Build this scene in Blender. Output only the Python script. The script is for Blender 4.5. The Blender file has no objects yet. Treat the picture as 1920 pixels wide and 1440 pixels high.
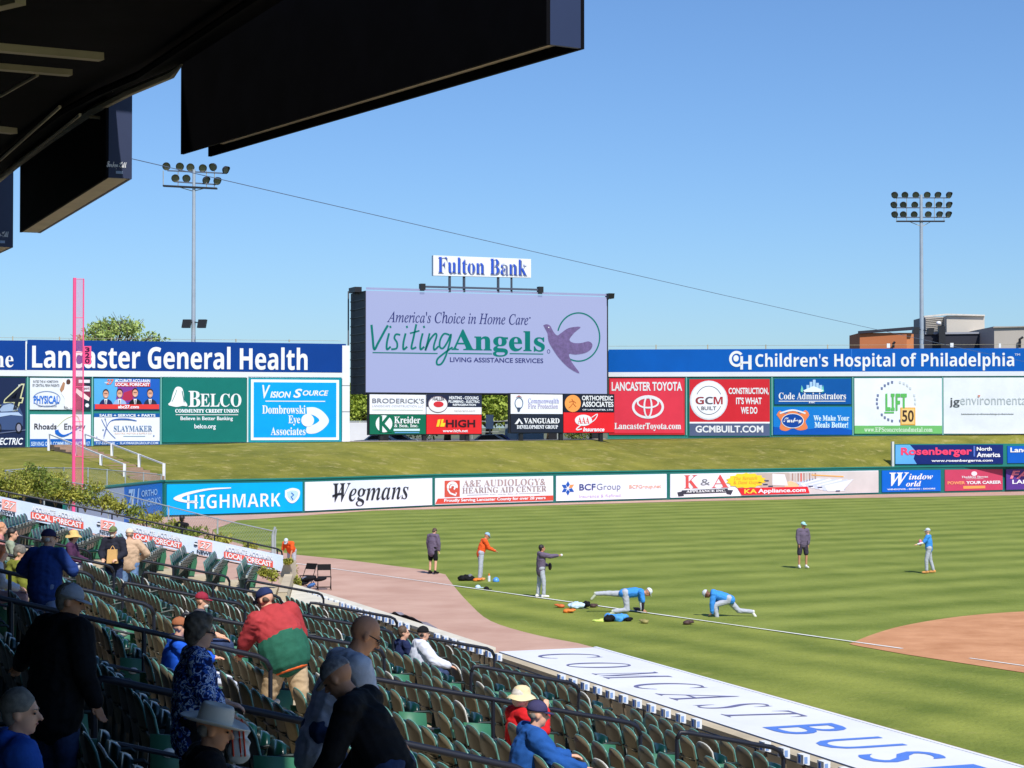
import bpy, bmesh, math, random
import numpy as np
from mathutils import Vector, Matrix, noise
random.seed(7)
sc = bpy.context.scene
COL = sc.collection
PI = math.pi
# ---------------------------------------------------------------- camera, sky, sun, exposure
F = 3600.0
EYE = 5.6
PITCH = math.atan(78 / F)
cam = bpy.data.cameras.new('camera')
cam_o = bpy.data.objects.new('camera', cam)
COL.objects.link(cam_o)
cam_o.location = (0, 0, EYE)
cam_o.rotation_euler = (PI / 2 + PITCH, 0, 0)
cam.sensor_width = 36
cam.lens = 36 * F / 1920
cam.clip_start = .1
cam.clip_end = 6000
sc.camera = cam_o
SUN_EL, SUN_AZ = 51, 158          # azimuth clockwise from +Y: the sun stands behind the camera, a little right
world = bpy.data.worlds.new('World')
sc.world = world
world.use_nodes = True
wn = world.node_tree
sky = wn.nodes.new('ShaderNodeTexSky')
sky.sky_type = 'NISHITA'
sky.sun_disc = False
sky.sun_elevation = math.radians(SUN_EL)
sky.sun_rotation = math.radians(SUN_AZ)
sky.air_density = 1.0
sky.dust_density = .55
sky.ozone_density = 1.0
sky.altitude = 120
tint = wn.nodes.new('ShaderNodeMix'); tint.data_type = 'RGBA'; tint.blend_type = 'MULTIPLY'; tint.inputs[0].default_value = 1
tint.inputs[7].default_value = (.475, .665, .93, 1)      # the photograph's colder white balance
wn.links.new(sky.outputs[0], tint.inputs[6]); wn.links.new(tint.outputs[2], wn.nodes['Background'].inputs[0])
wn.nodes['Background'].inputs[1].default_value = .13
sl = bpy.data.lights.new('sun', 'SUN')
sl.energy = 4.6
sl.angle = math.radians(.53)
sl.color = (1, .955, .88)
so = bpy.data.objects.new('sun', sl)
COL.objects.link(so)
a, e = math.radians(SUN_AZ), math.radians(SUN_EL)
SUNV = Vector((math.sin(a) * math.cos(e), math.cos(a) * math.cos(e), math.sin(e)))
so.rotation_euler = SUNV.to_track_quat('Z', 'Y').to_euler()
so.location = SUNV * 300
sc.view_settings.view_transform = 'Standard'
sc.view_settings.look = 'None'
sc.view_settings.exposure = .15
sc.view_settings.gamma = 1
sc.view_settings.use_curve_mapping = False

# ---------------------------------------------------------------- helpers
def srgb(*c):
    if len(c) == 1: c = c[0]
    return tuple(((v / 255) / 12.92 if v / 255 <= .04045 else ((v / 255 + .055) / 1.055) ** 2.4) for v in c)

CR, SR = math.cos(PITCH), math.sin(PITCH)
def ray(px, py):
    x, y = (px - 960) / F, (720 - py) / F
    d = Vector((x, CR - y * SR, SR + y * CR))
    return d / d.y
def at(px, py, Y):
    d = ray(px, py)
    return Vector((0, 0, EYE)) + d * Y
def gnd(px, py, z=0.0):
    d = ray(px, py)
    return Vector((0, 0, EYE)) + d * ((z - EYE) / d.z)
def proj(p):
    v = Vector(p) - Vector((0, 0, EYE))
    dep = v.y * CR + v.z * SR
    up = -v.y * SR + v.z * CR
    return 960 + F * v.x / dep, 720 - F * up / dep

MATS = {}
def mat(name, col, rough=.6, var=.12, scale=3.0, bump=0.0, bscale=40.0, col2=None, metal=0.0, emit=0.0, alpha=1.0, spec=.5, detail=4, coat=0):
    """procedural paint / cloth / stone: base colour broken up by noise, optional fine relief"""
    if name in MATS: return MATS[name]
    m = bpy.data.materials.new(name)
    m.use_nodes = True
    nt = m.node_tree
    b = nt.nodes['Principled BSDF']
    b.inputs['Roughness'].default_value = rough
    b.inputs['Metallic'].default_value = metal
    b.inputs['Specular IOR Level'].default_value = spec
    if coat: b.inputs['Coat Weight'].default_value = coat
    tc = nt.nodes.new('ShaderNodeTexCoord')
    n = nt.nodes.new('ShaderNodeTexNoise')
    n.inputs['Scale'].default_value = scale
    n.inputs['Detail'].default_value = detail
    n.inputs['Roughness'].default_value = .6
    nt.links.new(tc.outputs['Object'], n.inputs['Vector'])
    r = nt.nodes.new('ShaderNodeValToRGB')
    c2 = col2 if col2 else tuple(min(1, c * (1 + var)) for c in col)
    c1 = col if col2 else tuple(c * (1 - var) for c in col)
    r.color_ramp.elements[0].color = (*c1, 1); r.color_ramp.elements[0].position = .34
    r.color_ramp.elements[1].color = (*c2, 1); r.color_ramp.elements[1].position = .66
    nt.links.new(n.outputs['Fac'], r.inputs['Fac'])
    nt.links.new(r.outputs['Color'], b.inputs['Base Color'])
    if emit:
        b.inputs['Emission Strength'].default_value = emit
        nt.links.new(r.outputs['Color'], b.inputs['Emission Color'])
    if bump:
        n2 = nt.nodes.new('ShaderNodeTexNoise')
        n2.inputs['Scale'].default_value = bscale
        n2.inputs['Detail'].default_value = 5
        nt.links.new(tc.outputs['Object'], n2.inputs['Vector'])
        bp = nt.nodes.new('ShaderNodeBump')
        bp.inputs['Strength'].default_value = 1
        bp.inputs['Distance'].default_value = bump
        nt.links.new(n2.outputs['Fac'], bp.inputs['Height'])
        nt.links.new(bp.outputs['Normal'], b.inputs['Normal'])
    if alpha < 1:
        b.inputs['Alpha'].default_value = alpha
    MATS[name] = m
    return m
def paint(rgb, rough=.45, var=.04):
    k = 'paint_%d_%d_%d' % tuple(rgb)
    return mat(k, srgb(rgb), rough, max(var, .055), .45, bump=.008, bscale=1.1, spec=.22)

class MB:
    def __init__(s): s.v = []; s.f = []; s.mi = []; s.cur = 0
    def add(s, vs, fs):
        o = len(s.v); s.v += [tuple(v) for v in vs]
        s.f += [tuple(i + o for i in f) for f in fs]; s.mi += [s.cur] * len(fs); return s
    def box(s, a, b):
        x0, y0, z0 = a; x1, y1, z1 = b
        return s.add([(x0,y0,z0),(x1,y0,z0),(x1,y1,z0),(x0,y1,z0),(x0,y0,z1),(x1,y0,z1),(x1,y1,z1),(x0,y1,z1)],
              [(0,3,2,1),(4,5,6,7),(0,1,5,4),(1,2,6,5),(2,3,7,6),(3,0,4,7)])
    def obox(s, c, ax, ay, az):
        c, ax, ay, az = map(Vector, (c, ax, ay, az))
        vs = [c - ax - ay - az, c + ax - ay - az, c + ax + ay - az, c - ax + ay - az, c - ax - ay + az, c + ax - ay + az, c + ax + ay + az, c - ax + ay + az]
        return s.add(vs, [(0,3,2,1),(4,5,6,7),(0,1,5,4),(1,2,6,5),(2,3,7,6),(3,0,4,7)])
    def bar(s, p, q, w, h, up=(0, 0, 1)):
        p, q = Vector(p), Vector(q); d = q - p; L = d.length / 2; d.normalize()
        u = Vector(up); sd = d.cross(u)
        if sd.length < 1e-4: sd = d.cross(Vector((1, 0, 0)))
        sd.normalize(); u = sd.cross(d)
        return s.obox((p + q) / 2, d * L, sd * w / 2, u * h / 2)
    def prism(s, pts, off):
        n = len(pts); off = Vector(off); pts = [Vector(p) for p in pts]
        s.add(pts + [p + off for p in pts], [tuple(range(n - 1, -1, -1)), tuple(range(n, 2 * n))] + [(i, (i + 1) % n, n + (i + 1) % n, n + i) for i in range(n)])
        return s
    def tube(s, pts, r, n=6, closed=False):
        pts = [Vector(p) for p in pts]; rs = r if isinstance(r, (list, tuple)) else [r] * len(pts)
        vs = []; u = None
        for i, p in enumerate(pts):
            d = (pts[min(i + 1, len(pts) - 1)] - pts[max(i - 1, 0)]).normalized()
            if u is None: u = d.cross(Vector((0, 0, 1))) if abs(d.z) < .9 else d.cross(Vector((1, 0, 0)))
            u = (u - d * u.dot(d)).normalized(); w = d.cross(u)
            for k in range(n):
                a = 2 * PI * k / n; vs.append(p + (u * math.cos(a) + w * math.sin(a)) * rs[i])
        fs = [(i * n + k, i * n + (k + 1) % n, (i + 1) * n + (k + 1) % n, (i + 1) * n + k) for i in range(len(pts) - 1) for k in range(n)]
        fs += [tuple(range(n - 1, -1, -1)), tuple(range((len(pts) - 1) * n, len(pts) * n))]
        return s.add(vs, fs)
    def ell(s, c, ax, ay, az, n=12, m=8, top=1.0, bot=-1.0):
        """ellipsoid (or a slice of it) about c with axis vectors"""
        c, ax, ay, az = map(Vector, (c, ax, ay, az))
        vs = []; t0, t1 = math.asin(bot), math.asin(top)
        for j in range(m + 1):
            t = t0 + (t1 - t0) * j / m
            for k in range(n):
                a = 2 * PI * k / n
                vs.append(c + ax * math.cos(a) * math.cos(t) + ay * math.sin(a) * math.cos(t) + az * math.sin(t))
        fs = [(j * n + k, j * n + (k + 1) % n, (j + 1) * n + (k + 1) % n, (j + 1) * n + k) for j in range(m) for k in range(n)]
        fs += [tuple(range(n - 1, -1, -1)), tuple(range(m * n, (m + 1) * n))]
        return s.add(vs, fs)
    def cap(s, p, q, r1, r2, side=None, kx=1.0, ky=1.0, n=14):
        """tapered capsule, elliptical in section when kx/ky differ"""
        p, q = Vector(p), Vector(q); d = q - p; L = d.length
        d = d / L if L > 1e-6 else Vector((0, 0, 1))
        u = Vector(side) if side else (d.cross(Vector((0, 1, 0))) if abs(d.y) < .9 else d.cross(Vector((1, 0, 0))))
        u = (u - d * u.dot(d)).normalized(); w = d.cross(u)
        vs = []; rows = []
        for t in (-85, -60, -30, 0): rows.append((p + d * r1 * math.sin(math.radians(t)), r1 * math.cos(math.radians(t))))
        for t in (0, 30, 60, 85): rows.append((q + d * r2 * math.sin(math.radians(t)), r2 * math.cos(math.radians(t))))
        for c, r in rows:
            for k in range(n):
                a = 2 * PI * k / n; vs.append(c + u * math.cos(a) * r * kx + w * math.sin(a) * r * ky)
        m = len(rows)
        fs = [(j * n + k, j * n + (k + 1) % n, (j + 1) * n + (k + 1) % n, (j + 1) * n + k) for j in range(m - 1) for k in range(n)]
        fs += [tuple(range(n - 1, -1, -1)), tuple(range((m - 1) * n, m * n))]
        return s.add(vs, fs)

def wloc(o):
    v = Vector((0, 0, 0))
    while o is not None: v += o.location; o = o.parent
    return v
def setp(o, label=None, cat=None, group=None, kind=None):
    if label: o['label'] = label
    if cat: o['category'] = cat
    if group: o['group'] = group
    if kind: o['kind'] = kind
    return o
def thing(name, loc, label, cat, group=None, rz=0):
    o = bpy.data.objects.new(name, None); COL.objects.link(o)
    o.location = loc; o.rotation_euler = (0, 0, rz); o.empty_display_size = .2
    return setp(o, label, cat, group)
def mk(name, mb, m, parent=None, smooth=False, local=False, origin=None, **kw):
    me = bpy.data.meshes.new(name)
    off = Vector((0, 0, 0))
    if parent is not None and not local: off = wloc(parent)
    elif origin is not None: off = Vector(origin)
    me.from_pydata([(v[0] - off.x, v[1] - off.y, v[2] - off.z) for v in mb.v], [], mb.f)
    ms = m if isinstance(m, (list, tuple)) else [m]
    for x in ms: me.materials.append(x)
    if len(ms) > 1: me.polygons.foreach_set('material_index', mb.mi)
    if smooth: me.polygons.foreach_set('use_smooth', [True] * len(me.polygons))
    me.update()
    o = bpy.data.objects.new(name, me); COL.objects.link(o)
    if parent is not None: o.parent = parent
    elif origin is not None: o.location = off
    setp(o, **kw)
    return o
def struct(name, mb, m, **kw): return mk(name, mb, m, kind='structure', **kw)

# letters: the built-in font set holds serif, italic, script and bold alphabets
STY = {'serif': 0x1D400, 'italic': 0x1D434, 'bolditalic': 0x1D468, 'script': 0x1D4D0, 'sansb': 0x1D5D4, 'sansbi': 0x1D63C, 'sansi': 0x1D608, 'sans': 0x1D5A0}
def styled(t, st):
    b = STY.get(st)
    if not b: return t
    o = ''
    for c in t:
        if 'A' <= c <= 'Z': o += chr(b + ord(c) - 65)
        elif 'a' <= c <= 'z': o += '\u210e' if (st == 'italic' and c == 'h') else chr(b + 26 + ord(c) - 97)
        elif '0' <= c <= '9' and st in ('serif', 'sansb', 'sansbi'): o += chr((0x1D7CE if st == 'serif' else 0x1D7EC) + ord(c) - 48)
        else: o += c
    return o
_tc = {}
BIG = ("Children's Hospital of Philadelphia", 'Lancaster General Health', 'HIGHMARK', 'LIFT', 'G', 'C', 'M')      # the rest of the bold sans lettering is the plain face thickened
TMP = bpy.data.scenes.new('evaluation')      # small scene used only to evaluate text and modifiers
TXT = bpy.data.scenes.new('text evaluation'); TXC = bpy.data.curves.new('text', 'FONT'); TXO = bpy.data.objects.new('text', TXC); TXT.collection.objects.link(TXO)
def evaluated_mesh(ob):
    TMP.collection.objects.link(ob)
    vl = TMP.view_layers[0]; vl.update(); dg = vl.depsgraph; dg.update()
    return bpy.data.meshes.new_from_object(ob.evaluated_get(dg))
def glyphs(t, st='', bold=0, shear=0, align='LEFT', space=1.0, small=True):
    if st == 'sans': st = ''
    if st == 'sansi': st, shear = '', .25
    if st == 'sansbi': st, shear = 'sansb', .25
    if st == 'sansb' and small: st, bold = '', min(bold, .012) + .018
    k = (t, st, bold, shear, align, space)
    if k in _tc: return _tc[k]
    cu = TXC; cu.body = styled(t, st)
    cu.offset = bold; cu.shear = shear; cu.resolution_u = 3; cu.align_x = align; cu.space_character = space; cu.space_line = .95
    vl = TXT.view_layers[0]; vl.update(); me = bpy.data.meshes.new_from_object(TXO.evaluated_get(vl.depsgraph))
    v = np.array([x.co[:] for x in me.vertices]); f = [tuple(p.vertices) for p in me.polygons]
    bpy.data.meshes.remove(me)
    mn, mx = v.min(0), v.max(0)
    v = (v - mn); v[:, 0] /= max(1e-6, mx[0] - mn[0]); v[:, 1] /= max(1e-6, mx[1] - mn[1])
    _tc[k] = (v, f)
    return v, f

class Wall:
    """an upright plane through two plan points; things on it are given by where the photograph shows them"""
    def __init__(s, A, B):
        s.A = Vector((A[0], A[1], 0)); B = Vector((B[0], B[1], 0)); s.U = (B - s.A).normalized(); s.L = (B - s.A).length
        s.N = Vector((s.U.y, -s.U.x, 0))
        if s.N.dot(-s.A) < 0: s.N = -s.N
    def uv(s, px, py):
        d = ray(px, py); o = Vector((0, 0, EYE))
        t = (s.A - o).dot(s.N) / d.dot(s.N); p = o + d * t
        return (p - s.A).dot(s.U), p.z
    def pt(s, u, v, off=0): return s.A + s.U * u + Vector((0, 0, v)) + s.N * off
    def P(s, px, py, off=0): u, v = s.uv(px, py); return s.pt(u, v, off)
    def rc(s, x0, y0, x1, y1):
        ym, xm = (y0 + y1) / 2, (x0 + x1) / 2
        return s.uv(x0, ym)[0], s.uv(xm, y1)[1], s.uv(x1, ym)[0], s.uv(xm, y0)[1]
    def rect(s, b, m, parent, name='panel', off=.03, th=.03, **kw):
        u0, v0, u1, v1 = s.rc(*b)
        mb = MB().prism([s.pt(u0, v0, off), s.pt(u1, v0, off), s.pt(u1, v1, off), s.pt(u0, v1, off)], s.N * -th)
        return mk(name, mb, m, parent, **kw)
    def poly(s, pts, m, parent, name='emblem', off=.05, th=.015, **kw):
        mb = MB().prism([s.P(x, y, off) for x, y in pts], s.N * -th)
        return mk(name, mb, m, parent, **kw)
    def polys(s, lst, m, parent, name='emblem', off=.05, th=.015, **kw):
        mb = MB()
        for pts in lst: mb.prism([s.P(x, y, off) for x, y in pts], s.N * -th)
        return mk(name, mb, m, parent, **kw)
    def disc(s, cx, cy, rx, ry, m, parent, name='emblem', off=.05, n=28, a0=0, a1=360, **kw):
        pts = [(cx + rx * math.cos(math.radians(a0 + (a1 - a0) * k / n)), cy - ry * math.sin(math.radians(a0 + (a1 - a0) * k / n))) for k in range(n if a1 - a0 == 360 else n + 1)]
        return s.poly(pts, m, parent, name, off, **kw)
    def ring(s, cx, cy, rx, ry, w, m, parent, name='ring', off=.05, n=32, a0=0, a1=360, **kw):
        mb = MB(); q = []
        for k in range(n + 1):
            a = math.radians(a0 + (a1 - a0) * k / n)
            q.append(((cx + rx * math.cos(a), cy - ry * math.sin(a)), (cx + (rx - w) * math.cos(a), cy - (ry - w) * math.sin(a))))
        for k in range(n):
            (a_, b_), (c_, d_) = q[k], q[k + 1]
            mb.add([s.P(*a_, off), s.P(*c_, off), s.P(*d_, off), s.P(*b_, off)], [(0, 1, 2, 3)])
        return mk(name, mb, m, parent, **kw)
    def stroke(s, pts, w, m, parent, name='line', off=.05, **kw):
        """a pen line through picture points; w a width or list of widths in picture pixels"""
        mb = MB(); n = len(pts); ws = w if isinstance(w, (list, tuple)) else [w] * n; e = []
        for i in range(n):
            a_, b_ = pts[max(0, i - 1)], pts[min(n - 1, i + 1)]
            dx, dy = b_[0] - a_[0], b_[1] - a_[1]; L = math.hypot(dx, dy) or 1
            nx, ny = -dy / L * ws[i] / 2, dx / L * ws[i] / 2
            e.append(((pts[i][0] + nx, pts[i][1] + ny), (pts[i][0] - nx, pts[i][1] - ny)))
        for i in range(n - 1):
            mb.add([s.P(*e[i][0], off), s.P(*e[i + 1][0], off), s.P(*e[i + 1][1], off), s.P(*e[i][1], off)], [(0, 1, 2, 3)])
        return mk(name, mb, m, parent, **kw)
    def text(s, t, b, m, parent, st='', bold=0, shear=0, off=.06, name='lettering', align='LEFT', space=1.0, ex=0, **kw):
        v, f = glyphs(t, st, bold, shear, align, space, t not in BIG)
        u0, v0, u1, v1 = s.rc(*b)
        mb = MB(); mb.add([s.pt(u0 + (u1 - u0) * p[0], v0 + (v1 - v0) * p[1], off) for p in v], f)
        return mk(name, mb, m, parent, **kw)
def bez(pts, n=10):
    """smooth line through points (Catmull-Rom)"""
    o = []; P = [pts[0]] + list(pts) + [pts[-1]]
    for i in range(1, len(P) - 2):
        for k in range(n):
            t = k / n; a, b, c, d = P[i - 1], P[i], P[i + 1], P[i + 2]
            o.append(tuple(.5 * ((2 * b[j]) + (-a[j] + c[j]) * t + (2 * a[j] - 5 * b[j] + 4 * c[j] - d[j]) * t * t + (-a[j] + 3 * b[j] - 3 * c[j] + d[j]) * t ** 3) for j in range(len(b))))
    o.append(tuple(pts[-1])); return o

# stand coordinates: s = metres up the slope from the field wall, t = metres along the rows away from home plate
PH = math.radians(20.2)
NV = Vector((math.cos(PH), math.sin(PH), 0)); WV = Vector((-math.sin(PH), math.cos(PH), 0))
S0 = 13.1
def st2w(s, t, z=0): return NV * (S0 - s) + WV * t + Vector((0, 0, z))
def w2st(x, y): p = Vector((x, y, 0)); return S0 - p.dot(NV), p.dot(WV)
ROWD, ROWH = .85, .1785
def row_of(s): return max(0, min(16, int(math.floor((s - .3) / ROWD))))
def row_z(i): return .35 + ROWH * i + .045 * max(0, i - 8)      # the upper rows are a little steeper
def floor_z(s): return row_z(row_of(s))
def slope_z(s): u = (s - .3 - ROWD / 2) / ROWD; return .35 + ROWH * u + .045 * max(0, u - 8)
WHITE = mat('white_paint', (.78, .79, .82), .5, .04, .8)
BLACK = mat('black_paint', (.012, .012, .015), .5, .1, 2)
CONC = mat('concrete', srgb(190, 178, 156), .9, .14, 1.3, bump=.004, bscale=60)
# ================================================================ ground, field, berm
LA, LB = gnd(560, 1058), gnd(1600, 1205)           # two points of the third-base foul line
FU = (LA - LB).normalized(); FN = Vector((FU.y, -FU.x, 0))   # along the line to the pole / into fair ground
if FN.x < 0: FN = -FN
def striped(name, c1, c2, dirv, period, soft=.35, spots=None):
    m = bpy.data.materials.new(name); m.use_nodes = True; nt = m.node_tree; b = nt.nodes['Principled BSDF']
    b.inputs['Roughness'].default_value = .9; b.inputs['Specular IOR Level'].default_value = .15
    g = nt.nodes.new('ShaderNodeNewGeometry')
    nw = nt.nodes.new('ShaderNodeTexNoise'); nw.inputs['Scale'].default_value = .09; nw.inputs['Detail'].default_value = 3
    nt.links.new(g.outputs['Position'], nw.inputs['Vector'])
    d = nt.nodes.new('ShaderNodeVectorMath'); d.operation = 'DOT_PRODUCT'; d.inputs[1].default_value = dirv
    nt.links.new(g.outputs['Position'], d.inputs[0])
    def M(op, *xs):
        n = nt.nodes.new('ShaderNodeMath'); n.operation = op
        for i, x in enumerate(xs):
            if isinstance(x, (int, float)): n.inputs[i].default_value = x
            else: nt.links.new(x, n.inputs[i])
        return n.outputs[0]
    w = M('MULTIPLY', nw.outputs['Fac'], 1.6)
    ph = M('MULTIPLY', M('ADD', d.outputs['Value'], w), 2 * PI / period)
    sn = M('SINE', ph)
    fine = nt.nodes.new('ShaderNodeTexNoise'); fine.inputs['Scale'].default_value = 2.2; fine.inputs['Detail'].default_value = 9; fine.inputs['Roughness'].default_value = .75
    nt.links.new(g.outputs['Position'], fine.inputs['Vector'])
    mid = nt.nodes.new('ShaderNodeTexNoise'); mid.inputs['Scale'].default_value = .35; mid.inputs['Detail'].default_value = 4
    nt.links.new(g.outputs['Position'], mid.inputs['Vector'])
    v = M('ADD', M('MULTIPLY', sn, soft), M('ADD', M('MULTIPLY', M('SUBTRACT', fine.outputs['Fac'], .5), 1.3), M('MULTIPLY', M('SUBTRACT', mid.outputs['Fac'], .5), 2.4)))
    v = M('ADD', M('MULTIPLY', v, .5), .5)
    r = nt.nodes.new('ShaderNodeValToRGB'); r.color_ramp.elements[0].color = (*c1, 1); r.color_ramp.elements[1].color = (*c2, 1)
    r.color_ramp.elements[0].position = .15; r.color_ramp.elements[1].position = .85
    nt.links.new(v, r.inputs['Fac']); out = r.outputs['Color']
    if spots:
        sp = nt.nodes.new('ShaderNodeTexNoise'); sp.inputs['Scale'].default_value = spots[1]; sp.inputs['Detail'].default_value = 6; sp.inputs['Roughness'].default_value = .7
        nt.links.new(g.outputs['Position'], sp.inputs['Vector'])
        k = nt.nodes.new('ShaderNodeMapRange'); k.inputs[1].default_value = spots[2]; k.inputs[2].default_value = spots[3]
        nt.links.new(sp.outputs['Fac'], k.inputs[0])
        mx = nt.nodes.new('ShaderNodeMix'); mx.data_type = 'RGBA'; nt.links.new(k.outputs[0], mx.inputs[0]); nt.links.new(out, mx.inputs[6]); mx.inputs[7].default_value = (*spots[0], 1)
        out = mx.outputs[2]
    nt.links.new(out, b.inputs['Base Color'])
    bp = nt.nodes.new('ShaderNodeBump'); bp.inputs['Distance'].default_value = .05
    f2 = nt.nodes.new('ShaderNodeTexNoise'); f2.inputs['Scale'].default_value = 9; f2.inputs['Detail'].default_value = 6
    nt.links.new(g.outputs['Position'], f2.inputs['Vector'])
    nt.links.new(f2.outputs['Fac'], bp.inputs['Height']); nt.links.new(bp.outputs['Normal'], b.inputs['Normal'])
    return m
M_FAIR = striped('outfield_turf', (.125, .170, .025), (.250, .290, .060), tuple(FU), 3.5, .40, ((.28, .28, .09), 1.7, .62, .8))
M_FOUL = striped('foul_turf', (.125, .165, .026), (.265, .295, .056), tuple(FN), 2.6, .36, ((.30, .29, .09), 1.5, .6, .8))
M_BERM = striped('berm_turf', (.115, .125, .018), (.262, .243, .042), (.3, .9, 0), 40, .2, ((.38, .32, .12), .9, .54, .76))
M_TRACK = mat('track_clay', srgb(178, 140, 122), .95, .07, .45, bump=.012, bscale=8, col2=srgb(194, 158, 140), detail=4)
M_DIRT = mat('infield_clay', srgb(178, 122, 80), .95, .12, .7, bump=.02, bscale=5, col2=srgb(204, 148, 106), detail=6)
M_LINE = mat('chalk', (.75, .75, .72), .9, .12, 5)
M_EARTH = mat('far_ground', (.12, .13, .07), .95, .25, .05)

struct('ground', MB().add([(-1500, -600, -.06), (1500, -600, -.06), (1500, 4500, -.06), (-1500, 4500, -.06)], [(0, 1, 2, 3)]), M_EARTH)
def flat(pts, z): return MB().add([(p[0], p[1], z) for p in pts], [tuple(range(len(pts)))])
# outfield fence line, left corner to the far right
FEN = [gnd(308, 970), gnd(572, 962), gnd(812, 950.5), gnd(1040, 943.5), gnd(1250, 937.5), gnd(1650, 927), gnd(1925, 921.5), gnd(2150, 916)]
FEN_L = Vector((-23.0, 99, 0))
far_l = LB + FU * 75; near_l = LB - FU * 60
struct('outfield_grass', flat([near_l, near_l + FN * 150] + [FEN[-1] + Vector((6, 0, 0))] + list(reversed(FEN)) + [FEN_L, LB + FU * 56], 0), M_FAIR)
struct('foul_grass', flat([near_l, LB + FU * 56, LB + FU * 56 - FN * 22, near_l - FN * 30], 0.0), M_FOUL)
# warning track / foul clay
tk = [st2w(0, 10), st2w(-5.75, 10), st2w(-5.75, 37)] + [gnd(x, y) for x, y in bez([(1085, 1207), (1000, 1190), (920, 1165), (878, 1130), (850, 1098), (835, 1077.5)], 4)] \
    + [gnd(x, y) for x, y in ((790, 1068), (640, 1049), (550, 1040), (470, 1026), (410, 1008), (398, 994), (446, 976), (700, 957.5), (812, 955), (1000, 948.5), (1300, 940), (1600, 934.2), (1920, 928.5), (2150, 924))] \
    + [Vector((p.x, p.y, 0)) for p in reversed(FEN)] + [FEN_L, Vector((-20, 80, 0)), st2w(-.2, 56), st2w(0, 50)]
struct('warning_track', flat(tk, .012), M_TRACK)
dirt = [gnd(*p) for p in bez([(1592, 1208), (1640, 1189), (1700, 1172.5), (1800, 1156.5), (1920, 1147), (2080, 1142)], 5)] + [gnd(2500, 1200), gnd(2500, 1380), gnd(1920, 1262), gnd(1700, 1228), gnd(1610, 1212)]
struct('infield_dirt', flat(dirt, .012), M_DIRT)
def gline(name, a, b, w, z=.024, **kw):
    a, b = Vector(a), Vector(b); d = (b - a).normalized(); n = Vector((-d.y, d.x, 0)) * w / 2
    mb = MB(); k = 30; vs = []
    for i in range(k + 1):
        p = a.lerp(b, i / k); j = random.uniform(.75, 1.2)
        vs += [p + n * j, p - n * j]
    mb.add([(v.x, v.y, z) for v in vs], [(2 * i, 2 * i + 1, 2 * i + 3, 2 * i + 2) for i in range(k)])
    return struct(name, mb, M_LINE, **kw)
gline('foul_line', LA + FU * 3, gnd(1692, 1217.5), .11)
gline('coach_box_line', gnd(1818, 1235.5), gnd(2050, 1268), .09)

# grass berm between the field fence and the tall sign wall
UL0, UL1 = at(-90, 640, 135.6), at(657, 648, 144.4)        # plan points of the left tall wall
UR0, UR1 = at(1138, 655, 171), at(2060, 652, 167.5)         # and of the right one
WL = Wall((UL0.x, UL0.y), (UL1.x, UL1.y)); WR = Wall((UR0.x, UR0.y), (UR1.x, UR1.y))
top = [WL.P(-90, 842), WL.P(100, 838.5), WL.P(308, 834), WL.P(470, 830.5), WL.P(657, 828.5), at(800, 828, 150), at(950, 826.5, 155.5), at(1105, 824.5, 160.5), WR.P(1138, 824), WR.P(1300, 822.5), WR.P(1500, 819.5), WR.P(1700, 817), WR.P(2060, 813)]
low = [at(-90, 934, 102), at(100, 932, 103), Vector((FEN[0].x - .1, FEN[0].y + .7, 1.95)), Vector((-17.5, 121, 1.95))] + \
      [Vector((FEN[0].x + (FEN[5].x - FEN[0].x) * k, 0, 1.95)) for k in (.2, .34, .46, .58, .70, .80, .90, 1, 1.6)]
def feny(x):
    for p, q in zip(FEN, FEN[1:]):
        if p.x <= x <= q.x: return p.y + (q.y - p.y) * (x - p.x) / (q.x - p.x)
    return FEN[-1].y + (x - FEN[-1].x) * .3
for p in low[3:]: p.y = feny(p.x) + .6
low[-1] = Vector((FEN[-1].x, FEN[-1].y + .6, 1.95))
mb = MB(); NJ = 10; NI = 12; cols = []
def lerp_l(L, u):
    i = min(len(L) - 2, int(u)); return L[i].lerp(L[i + 1], u - i)
for i in range((len(top) - 1) * NI + 1):
    u = i / NI; a_, b_ = lerp_l(low, u), lerp_l(top, u); c = []
    for j in range(NJ + 1):
        k = j / NJ; p = a_.lerp(b_, k)
        p.z = a_.z + (b_.z - a_.z) * (1 - (1 - k) ** 1.5) + (noise.noise(p * .35) * .13 if 0 < j < NJ else 0)
        c.append(p)
    cols.append(c)
for c in cols: mb.v += [tuple(p) for p in c]
mb.f = [(i * (NJ + 1) + j, (i + 1) * (NJ + 1) + j, (i + 1) * (NJ + 1) + j + 1, i * (NJ + 1) + j + 1) for i in range(len(cols) - 1) for j in range(NJ)]; mb.mi = [0] * len(mb.f)
struct('grass_berm', mb, M_BERM, smooth=True)
# flat strip of path at the foot of the tall walls, and the plateau behind
mb = MB(); q = top
for i in range(len(q) - 1):
    a_, b_ = q[i], q[i + 1]; o = Vector((0, 1.6, 0)); mb.add([a_ + Vector((0, -.35, .03)), b_ + Vector((0, -.35, .03)), b_ + o + Vector((0, 0, .06)), a_ + o + Vector((0, 0, .06))], [(0, 1, 2, 3)])
struct('path', mb, CONC)
mb = MB()
for i in range(len(q) - 1):
    a_, b_ = q[i] + Vector((0, 1.5, -.05)), q[i + 1] + Vector((0, 1.5, -.05)); mb.add([a_, b_, Vector((b_.x * 1.9, 330, 3.4)), Vector((a_.x * 1.9, 330, 3.4))], [(0, 1, 2, 3)])
struct('car_park', mb, mat('asphalt', (.09, .088, .085), .9, .2, .4))
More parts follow.
